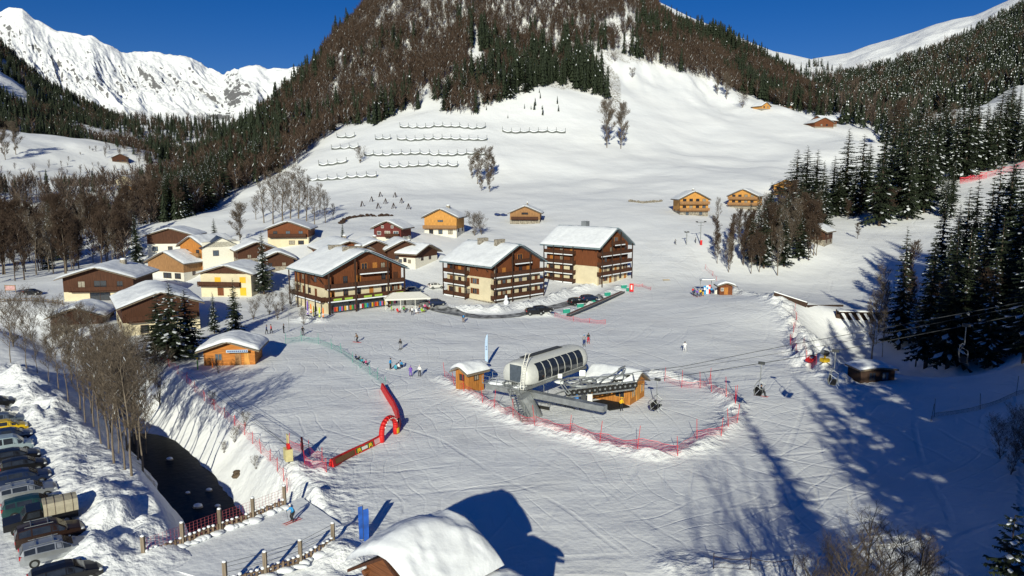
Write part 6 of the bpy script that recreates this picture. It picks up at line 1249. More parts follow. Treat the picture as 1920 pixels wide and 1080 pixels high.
for i, cdef in enumerate(CARS):
    t = i / (NC - 1); f = fr0.lerp(fr1, t ** 0.97); L = 4.5; back = rnd.uniform(-0.2, 0.2)
    if cdef is None: trk = f - u_ * (2.4 + back); continue
    c_ = f - u_ * ((4.0 if cdef[0] == 'hatch' else 4.5) / 2 + back); z_ = hz(c_.x, c_.y)
    make_car(cdef[0], cp[cdef[1]], cdef[2], (c_.x, c_.y, z_ + 0.04), R(36) + (math.pi if i in () else 0), roof_rack=i in (1, 2, 5))
# pickup with canvas cover
tz = hz(trk.x, trk.y); TK = root('canvas_pickup', 'dark pickup truck with a beige canvas cover over its load bed', 'truck', (trk.x, trk.y, tz + .04), R(36) + math.pi)
m = MB(); m.prism([(2.5, .45), (2.5, 1.0), (1.3, 1.12), (0.9, 1.72), (-0.1, 1.75), (-0.2, .95), (-0.2, .45)], 'y', -.88, .88); m.build('cab', cp['black'], TK)
m = MB(); m.box(-2.6, -0.22, -.92, .92, .5, 1.05); m.build('load_bed', cp['black'], TK)
m = MB(); m.prism([(-.95, 1.053), (.95, 1.053), (.97, 1.75), (.78, 2.0), (0, 2.06), (-.78, 2.0), (-.97, 1.75)], 'x', -2.65, -.25); m.build('canvas_cover', mat('beige_canvas', (0.42, 0.38, 0.29), rough=0.9, var=0.08, bump=0.03, bscale=2), TK)
m = MB()
for xx in (-2.3, -1.7, -1.05, -.5): m.prism([(-.985, 1.06), (.985, 1.06), (1.0, 1.75), (.80, 2.025), (0, 2.09), (-.80, 2.025), (-1.0, 1.75)], 'x', xx, xx + .04)
m.build('canvas_strap', wood_grey, TK)
for sg in (-1, 1):
    m = MB(); m.add([(0.0, sg * .886, 1.15), (.95, sg * .886, 1.15), (.80, sg * .886, 1.62), (0.0, sg * .886, 1.64)], [(0, 1, 2, 3)]); m.build('side_window', glass, TK)
    for xx in (-1.75, 1.65): m = MB(); m.tube((xx, sg * .72, .38), (xx, sg * .93, .38), .38, n=18); w_ = m.build('wheel', rubber, TK); m = MB(); m.tube((xx, sg * .9, .38), (xx, sg * .95, .38), .2, n=10); m.build('rim', metal, w_)
    m = MB(); m.box(2.5, 2.53, sg * .5, sg * .8, .72, .92); m.build('headlight', lamp_w, TK)
m = MB(); m.add([(1.28, -.75, 1.15), (1.28, .75, 1.15), (.93, .68, 1.68), (.93, -.68, 1.68)], [(0, 1, 2, 3)]); m.build('windscreen', glass, TK)
# cars in the village
for i, (px, py, a, kd, pc_, lab) in enumerate([(1018, 586, 20, 'estate', 'black', 'black estate on the ploughed road below the apartment chalets, lowest of the three'), (1083, 572, 30, 'suv', 'black', 'black off-roader in the middle of the three cars by the magic carpet'), (1105, 564, 32, 'estate', 'blue', 'dark blue car, topmost of the three by the magic carpet'), (1002, 590, 12, 'hatch', 'black', 'black hatchback half sunk behind the snow bank below the road'),
        (777, 549, 20, 'hatch', 'steel', 'steel-blue car in the shade of the sports-shop chalet'), (752, 551, 10, 'suv', 'black', 'black off-roader in the shade of the sports-shop chalet'), (817, 541, 30, 'hatch', 'white', 'pale car at the left foot of the middle apartment chalet'), (820, 573, 15, 'hatch', 'blue', 'dark car right of the terrace tent'), (723, 462, 0, 'hatch', 'black', 'black car in front of the maroon chalet'), (62, 553, 0, 'hatch', 'black', 'dark car on the path left of the wide brown chalet')]):
    p = gp(px, py); make_car(kd, cp[pc_], lab, (p[0], p[1], p[2] + .05), R(a), group='cars in the village')
# ------------------------------------------------------------------ road, magic carpet, tent
def ribbon(name, pts, wd, mt, lift=0.06, label=None, kind='structure', cat=None):
    P = [Vector(gp(*p)) for p in pts]; Q = []
    for a, b in zip(P[:-1], P[1:]):
        n = max(2, int((b - a).length / 1.0)); Q += [a.lerp(b, i / n) for i in range(n)]
    Q.append(P[-1]); V = []
    for i, q in enumerate(Q):
        t = (Q[min(i + 1, len(Q) - 1)] - Q[max(0, i - 1)]); t.z = 0; t.normalize(); nn_ = Vector((-t.y, t.x, 0))
        for k in (-1, -.5, 0, .5, 1): v_ = q + nn_ * k * wd / 2; V.append((v_.x, v_.y, 0))
    V = np.array(V); V[:, 2] = h(V[:, 0], V[:, 1]) + lift; me = mesh_np(name, V, grid_faces(len(Q), 5), mt); return tag(link(name, me), label, cat, kind=kind)
ribbon('ploughed_road', [(775, 568), (800, 574), (835, 584), (870, 591), (905, 595), (945, 594), (985, 588), (1020, 580), (1050, 574), (1090, 563), (1130, 556)], 3.6, asphalt, 0.12)
a, b = Vector(gp(1066, 594)), Vector(gp(1168, 550)); MC = root('magic_carpet', 'long brown conveyor carpet for beginners running up to the small red gate', 'conveyor lift', a); d = b - a
dz_ = Vector((0, 0, 0.35)); m = MB(); m.bar(dz_, d + dz_, 1.0, 0.3); m.build('belt_frame', metal_d, MC); m = MB(); m.bar(dz_ + Vector((0, 0, .16)), d + dz_ + Vector((0, 0, .16)), 0.6, 0.03); m.build('belt', mat('brown_belt', (0.20, 0.09, 0.07), var=0.1), MC)
sn_ = Vector((-d.y, d.x, 0)).normalized(); m = MB(); m.bar(dz_ + sn_ * .42 + Vector((0, 0, .2)), d + dz_ + sn_ * .42 + Vector((0, 0, .2)), .12, .12); m.bar(dz_ - sn_ * .42 + Vector((0, 0, .2)), d + dz_ - sn_ * .42 + Vector((0, 0, .2)), .12, .12); m.build('side_rail', metal, MC)
p = Vector(gp(1184, 549)); GT = root('red_gate', 'small red and white gate panel at the top of the conveyor carpet', 'gate', p, R(-20)); m = MB(); m.box(-.5, .5, -.06, .06, .3, 2.3); m.build('panel', red_p, GT); m = MB(); m.box(-.18, .18, -.075, -.062, .8, 1.9); m.build('white_stripe', white_p, GT); m = MB(); m.tube((0, 0, -.3), (0, 0, .3), .05); m.build('foot', metal, GT)
pad_m = col('green_pad', (0.03, 0.30, 0.22))
PD = None
for i, (px, py) in enumerate([(1170, 541), (1139, 555), (1113, 566), (1088, 577), (1062, 587), (1180, 546)]):
    q = gp(px, py); o = root('safety_pad', ['uppermost green safety pad by the conveyor carpet', 'second green safety pad from the top of the conveyor carpet', 'green safety pad in the middle of the conveyor carpet', 'green safety pad with a red mark beside the black off-roader', 'lowest green safety pad by the conveyor carpet', 'green safety pad right next to the red gate'][i], 'pad', q, R(25), 'green pads along the conveyor carpet'); m = MB(); m.box(-.8, .8, -.15, .15, 0, .9); m.build('cushion', pad_m, o); m = MB(); m.box(-.82, .82, -.17, .17, .903, .98); m.build('pad_snow', snow2, o)
p = Vector(gp(722, 577)); p2 = Vector(gp(803, 573)); TN = root('terrace_tent', 'long white marquee beside the sports-shop terrace', 'tent', p.lerp(p2, .5), math.atan2((p2 - p).y, (p2 - p).x)); L = (p2 - p).length; Wt = 4.6
m = MB(); tt = [(-L / 2 - .2, -Wt / 2 - .2, 2.2), (L / 2 + .2, -Wt / 2 - .2, 2.2), (L / 2 + .2, Wt / 2 + .2, 2.2), (-L / 2 - .2, Wt / 2 + .2, 2.2), (-L / 2 + 1.8, 0, 3.3), (L / 2 - 1.8, 0, 3.3)]
m.add(tt, [(0, 1, 5, 4), (2, 3, 4, 5), (1, 2, 5), (3, 0, 4)]); m.add([(x, y, 2.2 if k < 4 else 1.9) for k, (x, y, z) in enumerate(tt[:4] * 2)], [(0, 1, 5, 4), (1, 2, 6, 5), (2, 3, 7, 6), (3, 0, 4, 7)]); m.build('canopy', white_p, TN)
for i in range(4):
    for y in (-Wt / 2, Wt / 2): m = MB(); x = -L / 2 + L * i / 3; m.box(x - .05, x + .05, y - .05, y + .05, -.2, 2.2); m.build('pole', white_p, TN)
m = MB(); m.add([(-L / 2, Wt / 2 - .02, 0), (L / 2, Wt / 2 - .02, 0), (L / 2, Wt / 2 - .02, 2.1), (-L / 2, Wt / 2 - .02, 2.1)], [(0, 1, 2, 3)]); m.build('rear_wall', white_p, TN)
tcols = [col('lime_chair', (0.35, 0.55, 0.05)), red_m, brn_m, white_m]
for i, (px, py) in enumerate([(735, 583), (747, 587), (760, 582), (782, 588), (793, 586), (802, 581), (770, 585), (810, 577)]):
    q = gp(px, py); o = root('deck_chair', ['lime deck chair at the left end of the terrace', 'red deck chair second from the left on the terrace', 'brown deck chair behind the first row of the terrace', 'white deck chair right of the walking person', 'lime deck chair near the right end of the terrace', 'red deck chair at the right end of the terrace', 'brown deck chair under the tent edge', 'white deck chair beside the dark car'][i], 'deck chair', q, R(-60 + 25 * i), 'deck chairs on the terrace')
    m = MB(); m.bar((-.1, 0, .35), (.55, 0, .45), .55, .04); m.bar((-.1, 0, .35), (-.45, 0, .95), .55, .04, up=(0, 1, 0)); m.build('sling', tcols[i % 4], o); m = MB()
    for sg in (-.27, .27): m.bar((-.4, sg, 0), (.5, sg, .45), .04); m.bar((.4, sg, 0), (-.1, sg, .36), .04)
    m.build('frame', wood_old, o)
# shop display: teardrop banners, racks of rental gear
bcols = [('yellow', col('yellow_banner', (0.72, 0.62, 0.03))), ('purple', purp_m), ('orange', col('orange_banner', (0.75, 0.2, 0.02))), ('black and white', black_m), ('orange', MATS['orange_banner']), ('yellow-green', col('lime_banner', (0.55, 0.65, 0.05)))]
for i, (px, py, hh, k, lab) in enumerate([(577, 591, 3.1, 1, 'tall purple banner at the left corner of the sports shop'), (588, 594, 2.4, 0, 'lime-yellow banner right of the purple one'), (592, 592, 3.6, 3, 'tall black and white banner with a red head behind the yellow ones'), (599, 596, 2.3, 5, 'second lime-yellow banner at the shop corner'), (606, 596, 2.2, 2, 'orange banner at the shop corner'), (583, 588, 2.2, 4, 'small orange banner behind the first lime one')]):
    q = gp(px, py); o = root('shop_banner', lab, 'banner', q, R(-40)); m = MB(); m.prism([(-.25, .2), (.25, .2), (.3, hh * .7), (.1, hh), (-.2, hh * .9)], 'y', -.015, .015); m.build('cloth', bcols[k][1], o); m = MB(); m.tube((-.27, 0, -.1), (-.24, 0, hh * .95), .03); m.build('pole', white_p, o); m = MB(); m.ball((0, 0, 0), (.3, .3, .08)); m.build('base', rubber, o)
    m = MB(); m.box(-.15, .15, -.018, -.0155, .5, .9); m.build('pale_print', white_p, o)
gear = [red_m, blue_m, yel_m, MATS['orange_banner'], pink_m, white_m, green_m, navy_m]
for i in range(13):
    u = -7.6 + i * 1.22; q = B1.r.matrix_basis @ Vector(B1.f('+X', u, 1.0, 0)); gz_ = hz(q.x, q.y); o = root('gear_rack', f"rental rack of {['red', 'blue', 'yellow', 'orange', 'pink', 'white', 'green', 'navy'][i % 8]} gear in front of the shop, " + ['by its left corner', 'at its left end', 'in its left half', 'left of its middle', 'just left of its middle', 'at its middle', 'just right of its middle', 'right of its middle', 'in its right half', 'well into its right half', 'near its right end', 'at its right end', 'by its right corner'][i], 'rack', (q.x, q.y, gz_), B1.r.rotation_euler.z, 'rental racks in front of the shop')
    m = MB(); m.bar((0, -.45, 1.5), (0, .45, 1.5), .04); m.tube((0, -.45, 0), (0, -.45, 1.5), .025); m.tube((0, .45, 0), (0, .45, 1.5), .025); m.bar((-.3, 0, .03), (.3, 0, .03), .05); m.build('stand', metal, o)
    for j in range(4): m = MB(); y = -.35 + j * .22; m.prism([(-.08, .5), (.08, .5), (.10, 1.3), (0, 1.45), (-.10, 1.3)], 'y', y, y + .10); m.build('garment', gear[(i + (j // 2) * 3) % 8], o)
# snowman by the middle chalet
q = gp(949, 571); o = root('snowman', 'snowman standing in front of the middle apartment chalet', 'snowman', q, R(-80)); m = MB(); m.ball((0, 0, .5), .65); m.ball((0, 0, 1.35), .45); m.ball((0, 0, 1.95), .30); m.build('body', snow2, o, smooth=True); m = MB(); m.tube((0, 0, 2.2), (0, 0, 2.5), .2); m.tube((0, 0, 2.18), (0, 0, 2.22), .34, n=12); m.build('hat', black_m, o)
# ------------------------------------------------------------------ red inflatable arch and banners
def pad_wall(label, pts, hh=0.75, wd=0.6):
    P = [Vector(gp(*p)) for p in pts]; o = root('padded_barrier', label, 'barrier', P[0]); m = MB()
    for i, (a, b) in enumerate(zip(P[:-1], P[1:])):
        d = (b - a).normalized(); n = Vector((-d.y, d.x, 0)).normalized(); e = d * 0.02; V = []
        for c in (a - P[0] + e * (i > 0), b - P[0] - e): V += [c - n * wd / 2 + Vector((0, 0, -.1)), c + n * wd / 2 + Vector((0, 0, -.1)), c + n * .12 + Vector((0, 0, hh)), c - n * .12 + Vector((0, 0, hh))]
        m.add(V, [(0, 1, 2, 3), (4, 5, 6, 7), (0, 1, 5, 4), (1, 2, 6, 5), (2, 3, 7, 6), (3, 0, 4, 7)])
    m.build('red_cover', red_p, o); return o, P
pad_wall('long red padded barrier curving down from the green net to the arch', [(717, 729), (727, 746), (738, 763), (745, 779), (748, 795), (745, 812)], 0.8)
o, P = pad_wall('red padded barrier with sponsor panels left of the arch', [(621, 874), (640, 864), (660, 854), (680, 845), (700, 835), (714, 827)], 0.7)
yp = col('sponsor_yellow', (0.8, 0.55, 0.02)); gp_m = col('sponsor_green', (0.06, 0.12, 0.04)); bp_m = col('sponsor_brown', (0.20, 0.10, 0.04))
def on_pad(t0, t1, mt, nm, out=0.0, z0=0.1, z1=0.62):
    a, b = P[0], P[-1]; d = (b - a); n = Vector((d.y, -d.x, 0)).normalized(); m = MB(); V = []
    for (t, z) in ((t0, z0), (t1, z0), (t1, z1), (t0, z1)):
        k = t * (len(P) - 1); i = min(len(P) - 2, int(k)); c = P[i].lerp(P[i + 1], k - i) - P[0]; V.append(c + n * (0.3 - (z + .1) / 0.8 * 0.18 + 0.03 + out) + Vector((0, 0, z)))
    m.add(V, [(0, 1, 2, 3)]); return m.build(nm, mt, o)
on_pad(.05, .42, bp_m, 'sponsor_panel'); on_pad(.08, .38, col('sponsor_tan', (0.45, 0.28, 0.10)), 'faded_print', .01, .2, .5); on_pad(.44, .76, gp_m, 'sponsor_panel'); on_pad(.55, .66, white_p, 'white_panel', .01, .2, .52); on_pad(.79, .97, col('pink_white', (0.75, 0.5, 0.5)), 'sponsor_panel')
for c0 in (.50, .71):   # yellow double-arch letter M
    m = MB(); a, b = P[0], P[-1]; d = (b - a); n = Vector((d.y, -d.x, 0)).normalized(); k = c0 * (len(P) - 1); i = int(k); c = P[i].lerp(P[i + 1], k - i) - P[0]; d.normalize(); pp = []
    for j in range(13):
        s_ = j / 12; x_ = -.26 + .52 * s_; z_ = .12 + .42 * abs(math.sin(s_ * 2 * math.pi)) ** .6; z_ = max(z_, .22) if 5 <= j <= 7 else z_; pp.append(c + d * x_ + n * (0.3 - (z_ + .1) / .8 * .18 + .05) + Vector((0, 0, z_)))
    m.path(pp, .035, 5); m.build('letter_m', yp, o)
q0, q1 = Vector(gp(716, 829)), Vector(gp(742, 813)); AR = root('inflatable_arch', 'red inflatable arch with white lettering at the exit of the nursery slope', 'arch', q0.lerp(q1, .5), math.atan2((q1 - q0).y, (q1 - q0).x)); hw = (q1 - q0).length / 2
pts = [(-hw, 0, -.1), (-hw, 0, .8)] + [(-hw * math.cos(t), 0, .9 + 1.35 * math.sin(t)) for t in np.linspace(.15, math.pi - .15, 11)] + [(hw, 0, .8), (hw, 0, -.1)]
m = MB()
for a, b in zip(pts[:-1], pts[1:]): m.tube(a, b, .30, n=12)
for p_ in pts[1:-1]: m.ball(p_, .30, n=12, k=6)
m.build('tube', red_p, AR, smooth=True)
m = MB()
for t in np.linspace(.55, math.pi - .55, 9):
    x, z = -hw * math.cos(t), .9 + 1.35 * math.sin(t); tx, tz_2 = math.sin(t), math.cos(t); m.bar((x - .07 * tx, -.30, z - .07 * tz_2), (x + .07 * tx, -.30, z + .07 * tz_2), .22, .05)
m.build('lettering', white_p, AR)
m = MB(); m.box(hw - .2, hw + .22, -.33, -.28, .1, .7); m.build('sponsor_panel', yp, AR)
# tow gear and red figure at the foot of the nursery slope
q = gp(541, 868); o = root('rope_tow_drive', 'pale yellow rope-tow drive box on a stand at the foot of the nursery slope', 'tow drive', q, R(-60)); m = MB(); m.box(-.5, .5, -.35, .35, .3, 1.5); m.build('housing', mat('cream_paint', (0.62, 0.55, 0.28), var=0.1), o); m = MB(); m.box(-.3, .3, -.05, .05, 2.0, 2.9); m.build('sign_plate', MATS['cream_paint'], o); m = MB(); m.tube((.2, 0, -.2), (.2, 0, 2.9), .06); m.build('mast', metal_d, o); m = MB(); m.tube((.2, -.12, 1.75), (.2, .12, 1.75), .35, n=14); m.build('rope_wheel', red_p, o)
top = Vector(q) + Vector((0, 0, 1.75))
for i, (px, py, lab) in enumerate([(378, 712, 'upper strand of the nursery rope tow'), (352, 716, 'lower strand of the nursery rope tow')]):
    e = Vector(gp(px, py)) + Vector((0, 0, 1.2)); m = MB(); m.path([top, top.lerp(e, .5) - Vector((0, 0, .25)), e], .02, 5); tag(m.build('tow_rope', metal_d), lab, 'rope')
q = gp(567, 856); o = root('red_figure', 'red cut-out figure on a post marking the end of the nursery slope', 'figure', q, R(-60)); m = MB(); m.tube((0, 0, -.2), (0, 0, .8), .05); m.build('post', metal, o); m = MB(); m.prism([(-.35, .7), (.35, .7), (.42, 1.2), (.25, 1.65), (-.25, 1.65), (-.42, 1.2)], 'y', -.06, .06); m.build('body_board', red_p, o); m = MB(); m.prism([(.24 * math.cos(t), 1.85 + .24 * math.sin(t)) for t in np.linspace(0, 6.0, 12)], 'y', -.06, .06); m.build('head_board', red_p, o)
for i, (px, py, c1, c2, lab, hh) in enumerate([(371, 693, green_m, yel_m, 'green and yellow painted figure board left of the ski-school hut', 1.9), (412, 684, blue_m, pink_m, 'tall blue painted figure board with a pink face by the ski-school hut', 2.3), (428, 682, yel_m, red_m, 'round yellow painted figure board by the ski-school hut', 1.6), (399, 689, MATS['orange_banner'], brn_m, 'orange painted board at the left end of the ski-school hut', 1.4)]):
    q = gp(px, py); o = root('figure_board', lab, 'figure board', q, R(-80)); wd_ = .5 if i == 2 else .24; m = MB(); m.prism([(-wd_, 0.0), (wd_, 0.0), (wd_ * 1.1, hh * .5), (wd_ * .7, hh * .75), (-wd_ * .7, hh * .75), (-wd_ * 1.1, hh * .5)], 'y', -.04, .04); m.build('body_board', c1, o); m = MB(); m.prism([(.2 * math.cos(t), hh * .86 + .2 * math.sin(t)) for t in np.linspace(0, 5.9, 11)], 'y', -.05, .03); m.build('head_board', c2, o)
# flags
q = gp(915, 686); FL = root('beach_flag', 'tall pale blue feather flag beside the tiny lift hut', 'flag', q, R(-10)); m = MB(); m.tube((0, 0, 0), (0, 0, 4.9), .03); m.build('pole', metal, FL)
m = MB(); prof = [(0.02, .6), (.45, .8), (.47, 3.4), (.40, 4.2), (.22, 4.8), (0, 5.0)]; m.prism([(x - .45 if 0 else -x, z) for x, z in prof], 'y', -.01, .01); m.build('cloth', mat('pale_blue_cloth', (0.45, 0.60, 0.82), rough=.6, var=.12, scale=.4), FL); m = MB(); [m.box(-.36, -.12, -.014, -.0105, z, z + .10) for z in (2.5, 2.75, 3.0)]; m.build('lettering', navy_m, FL)
m = MB(); m.ball((0, 0, .05), (.5, .5, .3)); m.build('base', navy_m, FL)
q = gp(684, 1014); FB2 = root('blue_banner', 'deep blue double banner standing on the snow bank left of the log cabin', 'banner', q, R(8)); m = MB()
m.prism([(-.42, .1), (-.47, 2.6), (-.44, 2.8), (-.1, 2.86), (-.1, .1)], 'y', .05, .09); m.build('cloth', mat('deep_blue_cloth', (0.015, 0.085, 0.40), rough=.6, var=.3, scale=1.2), FB2); m = MB(); m.prism([(-.06, 0), (-.06, 2.6), (.33, 2.7), (.37, 2.5), (.33, 0)], 'y', -.06, -.02); m.build('cloth', MATS['deep_blue_cloth'], FB2); m = MB(); m.tube((-.08, 0, -.3), (-.08, 0, 2.95), .03); m.build('pole', metal_d, FB2)
# ------------------------------------------------------------------ avalanche barriers
net_s = mat('grey_barrier_steel', (0.12, 0.13, 0.13), rough=.7, var=.2)
rb = random.Random(9)
def barrier(label, x0, x1, y0, y1, n):
    P = [Vector(gp(x0 + (x1 - x0) * i / n, y0 + (y1 - y0) * i / n + 1.5 * math.sin(i * .9) + rb.uniform(-.8, .8))) for i in range(n + 1)]; o = root('avalanche_barrier', label, 'snow barrier', P[0], 0, 'avalanche barriers on the slope'); off = P[0]
    for p in P: m = MB(); m.bar(p + Vector((0, 0, -.5)), p + Vector((0, -.9, 3.0)), .22); m.build('post', net_s, o, off=off)
    m = MB(); sm_ = MB()
    for a, b in zip(P[:-1], P[1:]):
        k = 6; lo = []; hi = []; sv_ = rb.uniform(.6, 1.15)
        for i in range(k + 1):
            t = i / k; c = a.lerp(b, t); s_ = math.sin(math.pi * t) * sv_; c.y -= .35 + 1.1 * s_; lo.append(c + Vector((0, 0, -.15 - .8 * s_))); hi.append(c + Vector((0, .15, 1.5 - 1.0 * s_)))
        for i in range(k):
            m.add([lo[i], lo[i + 1], hi[i + 1], hi[i]], [(0, 1, 2, 3)])
            back = Vector((0, 3.0, .7)); up = Vector((0, 0, .08)); sm_.add([hi[i] + up - Vector((0, .1, 0)), hi[i + 1] + up - Vector((0, .1, 0)), hi[i + 1] + back, hi[i] + back, hi[i] - Vector((0, .12, .35)), hi[i + 1] - Vector((0, .12, .35))], [(0, 1, 2, 3), (4, 5, 1, 0)])
    m.build('snow_net', net_s, o, off=off); sm_.build('caught_snow', snow2, o, off=off)
for lab, x0, x1, y0, y1, n in [('topmost long row of avalanche barriers', 750, 910, 239, 240, 10), ('second long row of avalanche barriers from the top', 745, 913, 262, 263, 10), ('longest row of avalanche barriers, third from the top', 683, 910, 291, 291, 13), ('row of avalanche barriers just above the leafless group', 712, 858, 313, 312, 8), ('row of avalanche barriers standing apart on the right', 942, 1060, 247, 250, 7), ('lowest row of avalanche barriers at left', 578, 706, 338, 333, 7),
        ('short row of avalanche barriers at the left end of the third row', 622, 672, 280, 276, 3), ('very short row of barriers below the wood edge', 704, 732, 262, 261, 2), ('short row of barriers above the lowest one', 598, 650, 310, 305, 3), ('single pair of barriers high on the left wood edge', 632, 665, 258, 256, 2)]: barrier(lab, x0, x1, y0, y1, n)
for i, (px, py) in enumerate([(679, 387), (697, 378), (713, 369), (741, 370), (709, 391), (723, 382), (738, 391), (753, 381), (766, 392)]):
    q = gp(px, py); o = root('timber_tripod', 'small dark timber tripod standing in the snow above the maroon chalet', 'tripod', q, i, 'nine timber tripods above the maroon chalet')
    for k in range(3): m = MB(); t = k * 2.09; m.bar((1.0 * math.cos(t), 1.0 * math.sin(t), -.2), (0, 0, 2.2), .2); m.build('leg', wood_blk, o)
# dry stone and rock lines
def rocks(name, label, pts, n, sz, mt, cat='wall', seed=1, wob=0.5):
    r = random.Random(seed); P = [Vector(gp(*p)) for p in pts]; m = MB(); o0 = P[0]
    for i in range(n):
        k = r.random() * (len(P) - 1); j = min(len(P) - 2, int(k)); c = P[j].lerp(P[j + 1], k - j) - o0; s_ = sz * r.uniform(.5, 1.2); m.ball((c.x + r.uniform(-wob, wob), c.y + r.uniform(-wob, wob), c.z + r.uniform(0, s_)), (s_, s_ * .8, s_ * .6), n=6, k=4)
    q = m.build(name, mt); q.location = o0; return tag(q, label, cat)
rocks('stone_wall', 'grey dry-stone wall on the meadow left of the highest yellow chalet', [(1180, 378), (1205, 381), (1240, 378)], 150, .55, stone)
rocks('rock_line', 'line of dark rocks breaking the snow below the timber tripods', [(638, 420), (650, 411), (680, 406), (735, 405)], 90, .6, wood_blk, 'rocks', 2)
rocks('rock', 'dark rock patch sticking out of the snow left of the lone orange chalet', [(930, 405), (947, 405)], 14, .7, navy_m, 'rock', 3)
rocks('boulder', 'brown boulder showing through the snowy river bank', [(441, 893), (445, 895)], 5, .5, mat('brown_rock', (0.10, 0.07, 0.045), var=.4), 'boulder', 4, .2)
for lab, px, py, s_ in (('snow-capped boulder in the middle of the river', 371, 951, .55), ('small dark stone in the river near the left bank', 352, 925, .3), ('small snow-capped stone at the foot of the right river bank', 392, 920, .4), ('flat stone in the river upstream', 318, 862, .45), ('stone at the water line below the right bank', 408, 950, .35)):
    q = G(px, py, WATER_Z); o = root('boulder', lab, 'boulder', q); m = MB(); m.ball((0, 0, 0), (s_, s_ * .7, s_ * .5), n=9, k=6); m.build('stone', stone, o, smooth=True); m = MB(); m.ball((0, .02, s_ * .3), (s_ * .85, s_ * .62, s_ * .42), n=9, k=6); m.build('snow_cap', snow2, o, smooth=True)
# earth dam and dark walls on the right
def wallbar(label, a, b, hh, w_, mt, name='timber_wall', cat='wall', sn=True):
    a, b = Vector(gp(*a)), Vector(gp(*b)); o = root(name, label, cat, a); d = b - a; m = MB(); m.bar(Vector((0, 0, hh / 2 - .3)), d + Vector((0, 0, hh / 2 - .3)), w_, hh + .6); m.build('wall', mt, o)
    if sn: m = MB(); m.bar(Vector((0, 0, hh + .1)), d + Vector((0, 0, hh + .1)), w_ + .1, .18); m.build('snow_cap', snow2, o)
wallbar('dark timber wall running down from the copse to the gully', (1450, 556), (1512, 576), 1.0, .4, wood_blk); wallbar('low dark timber barrier across the shaded slope', (1514, 576), (1580, 575), .45, .3, wood_blk, sn=False)
a, b = Vector(gp(1572, 606)), Vector(gp(1660, 606)); GA = root('stream_gallery', 'dark open gallery over the stream with slanting snow-covered beams', 'gallery', a); d = b - a; ln = d.length; m = MB(); d.z = 0
m.bar(Vector((0, 1.5, .9)), d + Vector((0, 1.5, .9)), .4, 3.6); m.bar(Vector((0, .5, 2.4)), d + Vector((0, .5, 2.4)), 1.6, .25); m.build('retaining_wall', wood_blk, GA)
for i in range(6): t = (i + .6) / 6.2; p_ = d * t; m = MB(); m.bar(p_ + Vector((-.3, .4, 2.5)), p_ + Vector((.7, -2.0, -.2)), .35, .35); m.build('beam', snow2 if i % 1 == 0 else wood_blk, GA)
m = MB(); m.bar(Vector((0, .6, 2.62)), d + Vector((0, .6, 2.62)), 1.8, .18); m.build('snow_cap', snow2, GA)
# snow gun, cushions
q = gp(1546, 684); o = root('snow_gun', 'yellow snow gun with a dark fan barrel beside the ploughed bank', 'snow gun', q, R(200)); m = MB(); m.tube((-.5, 0, 2.1), (.7, 0, 2.5), .55, .48, n=18); m.build('fan_barrel', metal_d, o); m = MB(); m.box(-.7, .7, -.6, .6, .5, 1.2); m.build('control_box', mat('machine_yellow', (0.70, 0.45, 0.02), var=.08), o); m = MB(); m.bar((0, 0, 1.2), (0, 0, 2.1), .25); m.build('mast', MATS['machine_yellow'], o)
for k in range(3): m = MB(); t = k * 2.09; m.bar((0, 0, .6), (1.2 * math.cos(t), 1.2 * math.sin(t), 0), .12); m.build('leg', metal_d, o)
m = MB(); m.tube((.7, 0, 2.5), (.74, 0, 2.51), .50, n=18); m.build('fan_guard', metal, o); o.scale = (.75, .75, .75)
q = gp(1521, 680); o = root('crash_mat', 'red crash mat leaning in the snow beside the snow gun', 'mat', q, R(30)); m = MB(); m.bar((-.7, 0, .3), (.7, 0, .9), 1.1, .35); m.build('cushion', red_p, o); m = MB(); m.bar((-.2, 0, .72), (.2, 0, .90), .5, .04); m.build('white_panel', white_p, o)
# drag lifts
def pylon(label, px, py, hh, arms=2.4, w_=.16, group=None): 
    q = gp(px, py); o = root('lift_pylon', label, 'pylon', q, R(20), group); m = MB(); m.tube((0, 0, -.3), (0, 0, hh), w_, w_ * .7, n=10); m.build('mast', metal, o); m = MB(); m.bar((-arms / 2, 0, hh - .2), (arms / 2, 0, hh - .2), .16); m.bar((-arms / 3, 0, hh - 1.2), (arms / 3, 0, hh - 1.2), .1); m.build('crossarm', metal, o)
    for sg in (-1, 1):
        m = MB(); m.bar((sg * arms / 2, -.6, hh - .1), (sg * arms / 2, .6, hh - .1), .08, .16); sv = m.build('sheave_bar', metal_d, o)
        for k in (-.4, 0, .4): m = MB(); m.tube((sg * arms / 2 - .06, k, hh), (sg * arms / 2 + .06, k, hh), .15, n=10); m.build('sheave', rubber, sv)
    return o
pylon('drag-lift pylon with two crossarms left of the leafless copse', 1313, 458, 7.0, 3.0); pylon('white drag-lift return mast left of the crossarmed pylon', 1287, 459, 4.0, 1.0)
q = gp(1314, 459); o = root('pylon_pad', 'red protective pad round the foot of the crossarmed pylon', 'pad', q); m = MB(); m.tube((0, -.35, 0), (0, -.35, 1.5), .35, n=12); m.build('cushion', red_p, o); m = MB(); m.tube((0, -.35, 1.5), (0, -.35, 1.56), .36, n=12); m.build('pad_snow', snow2, o)
for i, (px, py, c1, c2, lab) in enumerate([(1321, 553, blue_m, white_m, 'blue drag-lift timing panel'), (1326, 552, white_m, blue_m, 'white drag-lift panel right of the blue one'), (1330, 551, red_p, white_m, 'red and white drag-lift panel nearest the ticket hut')]):
    q = gp(px, py); o = root('timing_board', lab, 'panel', q, R(-10)); m = MB(); m.box(-.28, .28, -.06, .06, .1, 2.2); m.build('board', c1, o); m = MB(); m.box(-.18, .18, -.075, -.063, 1.2, 1.8); m.build('inset', c2, o)
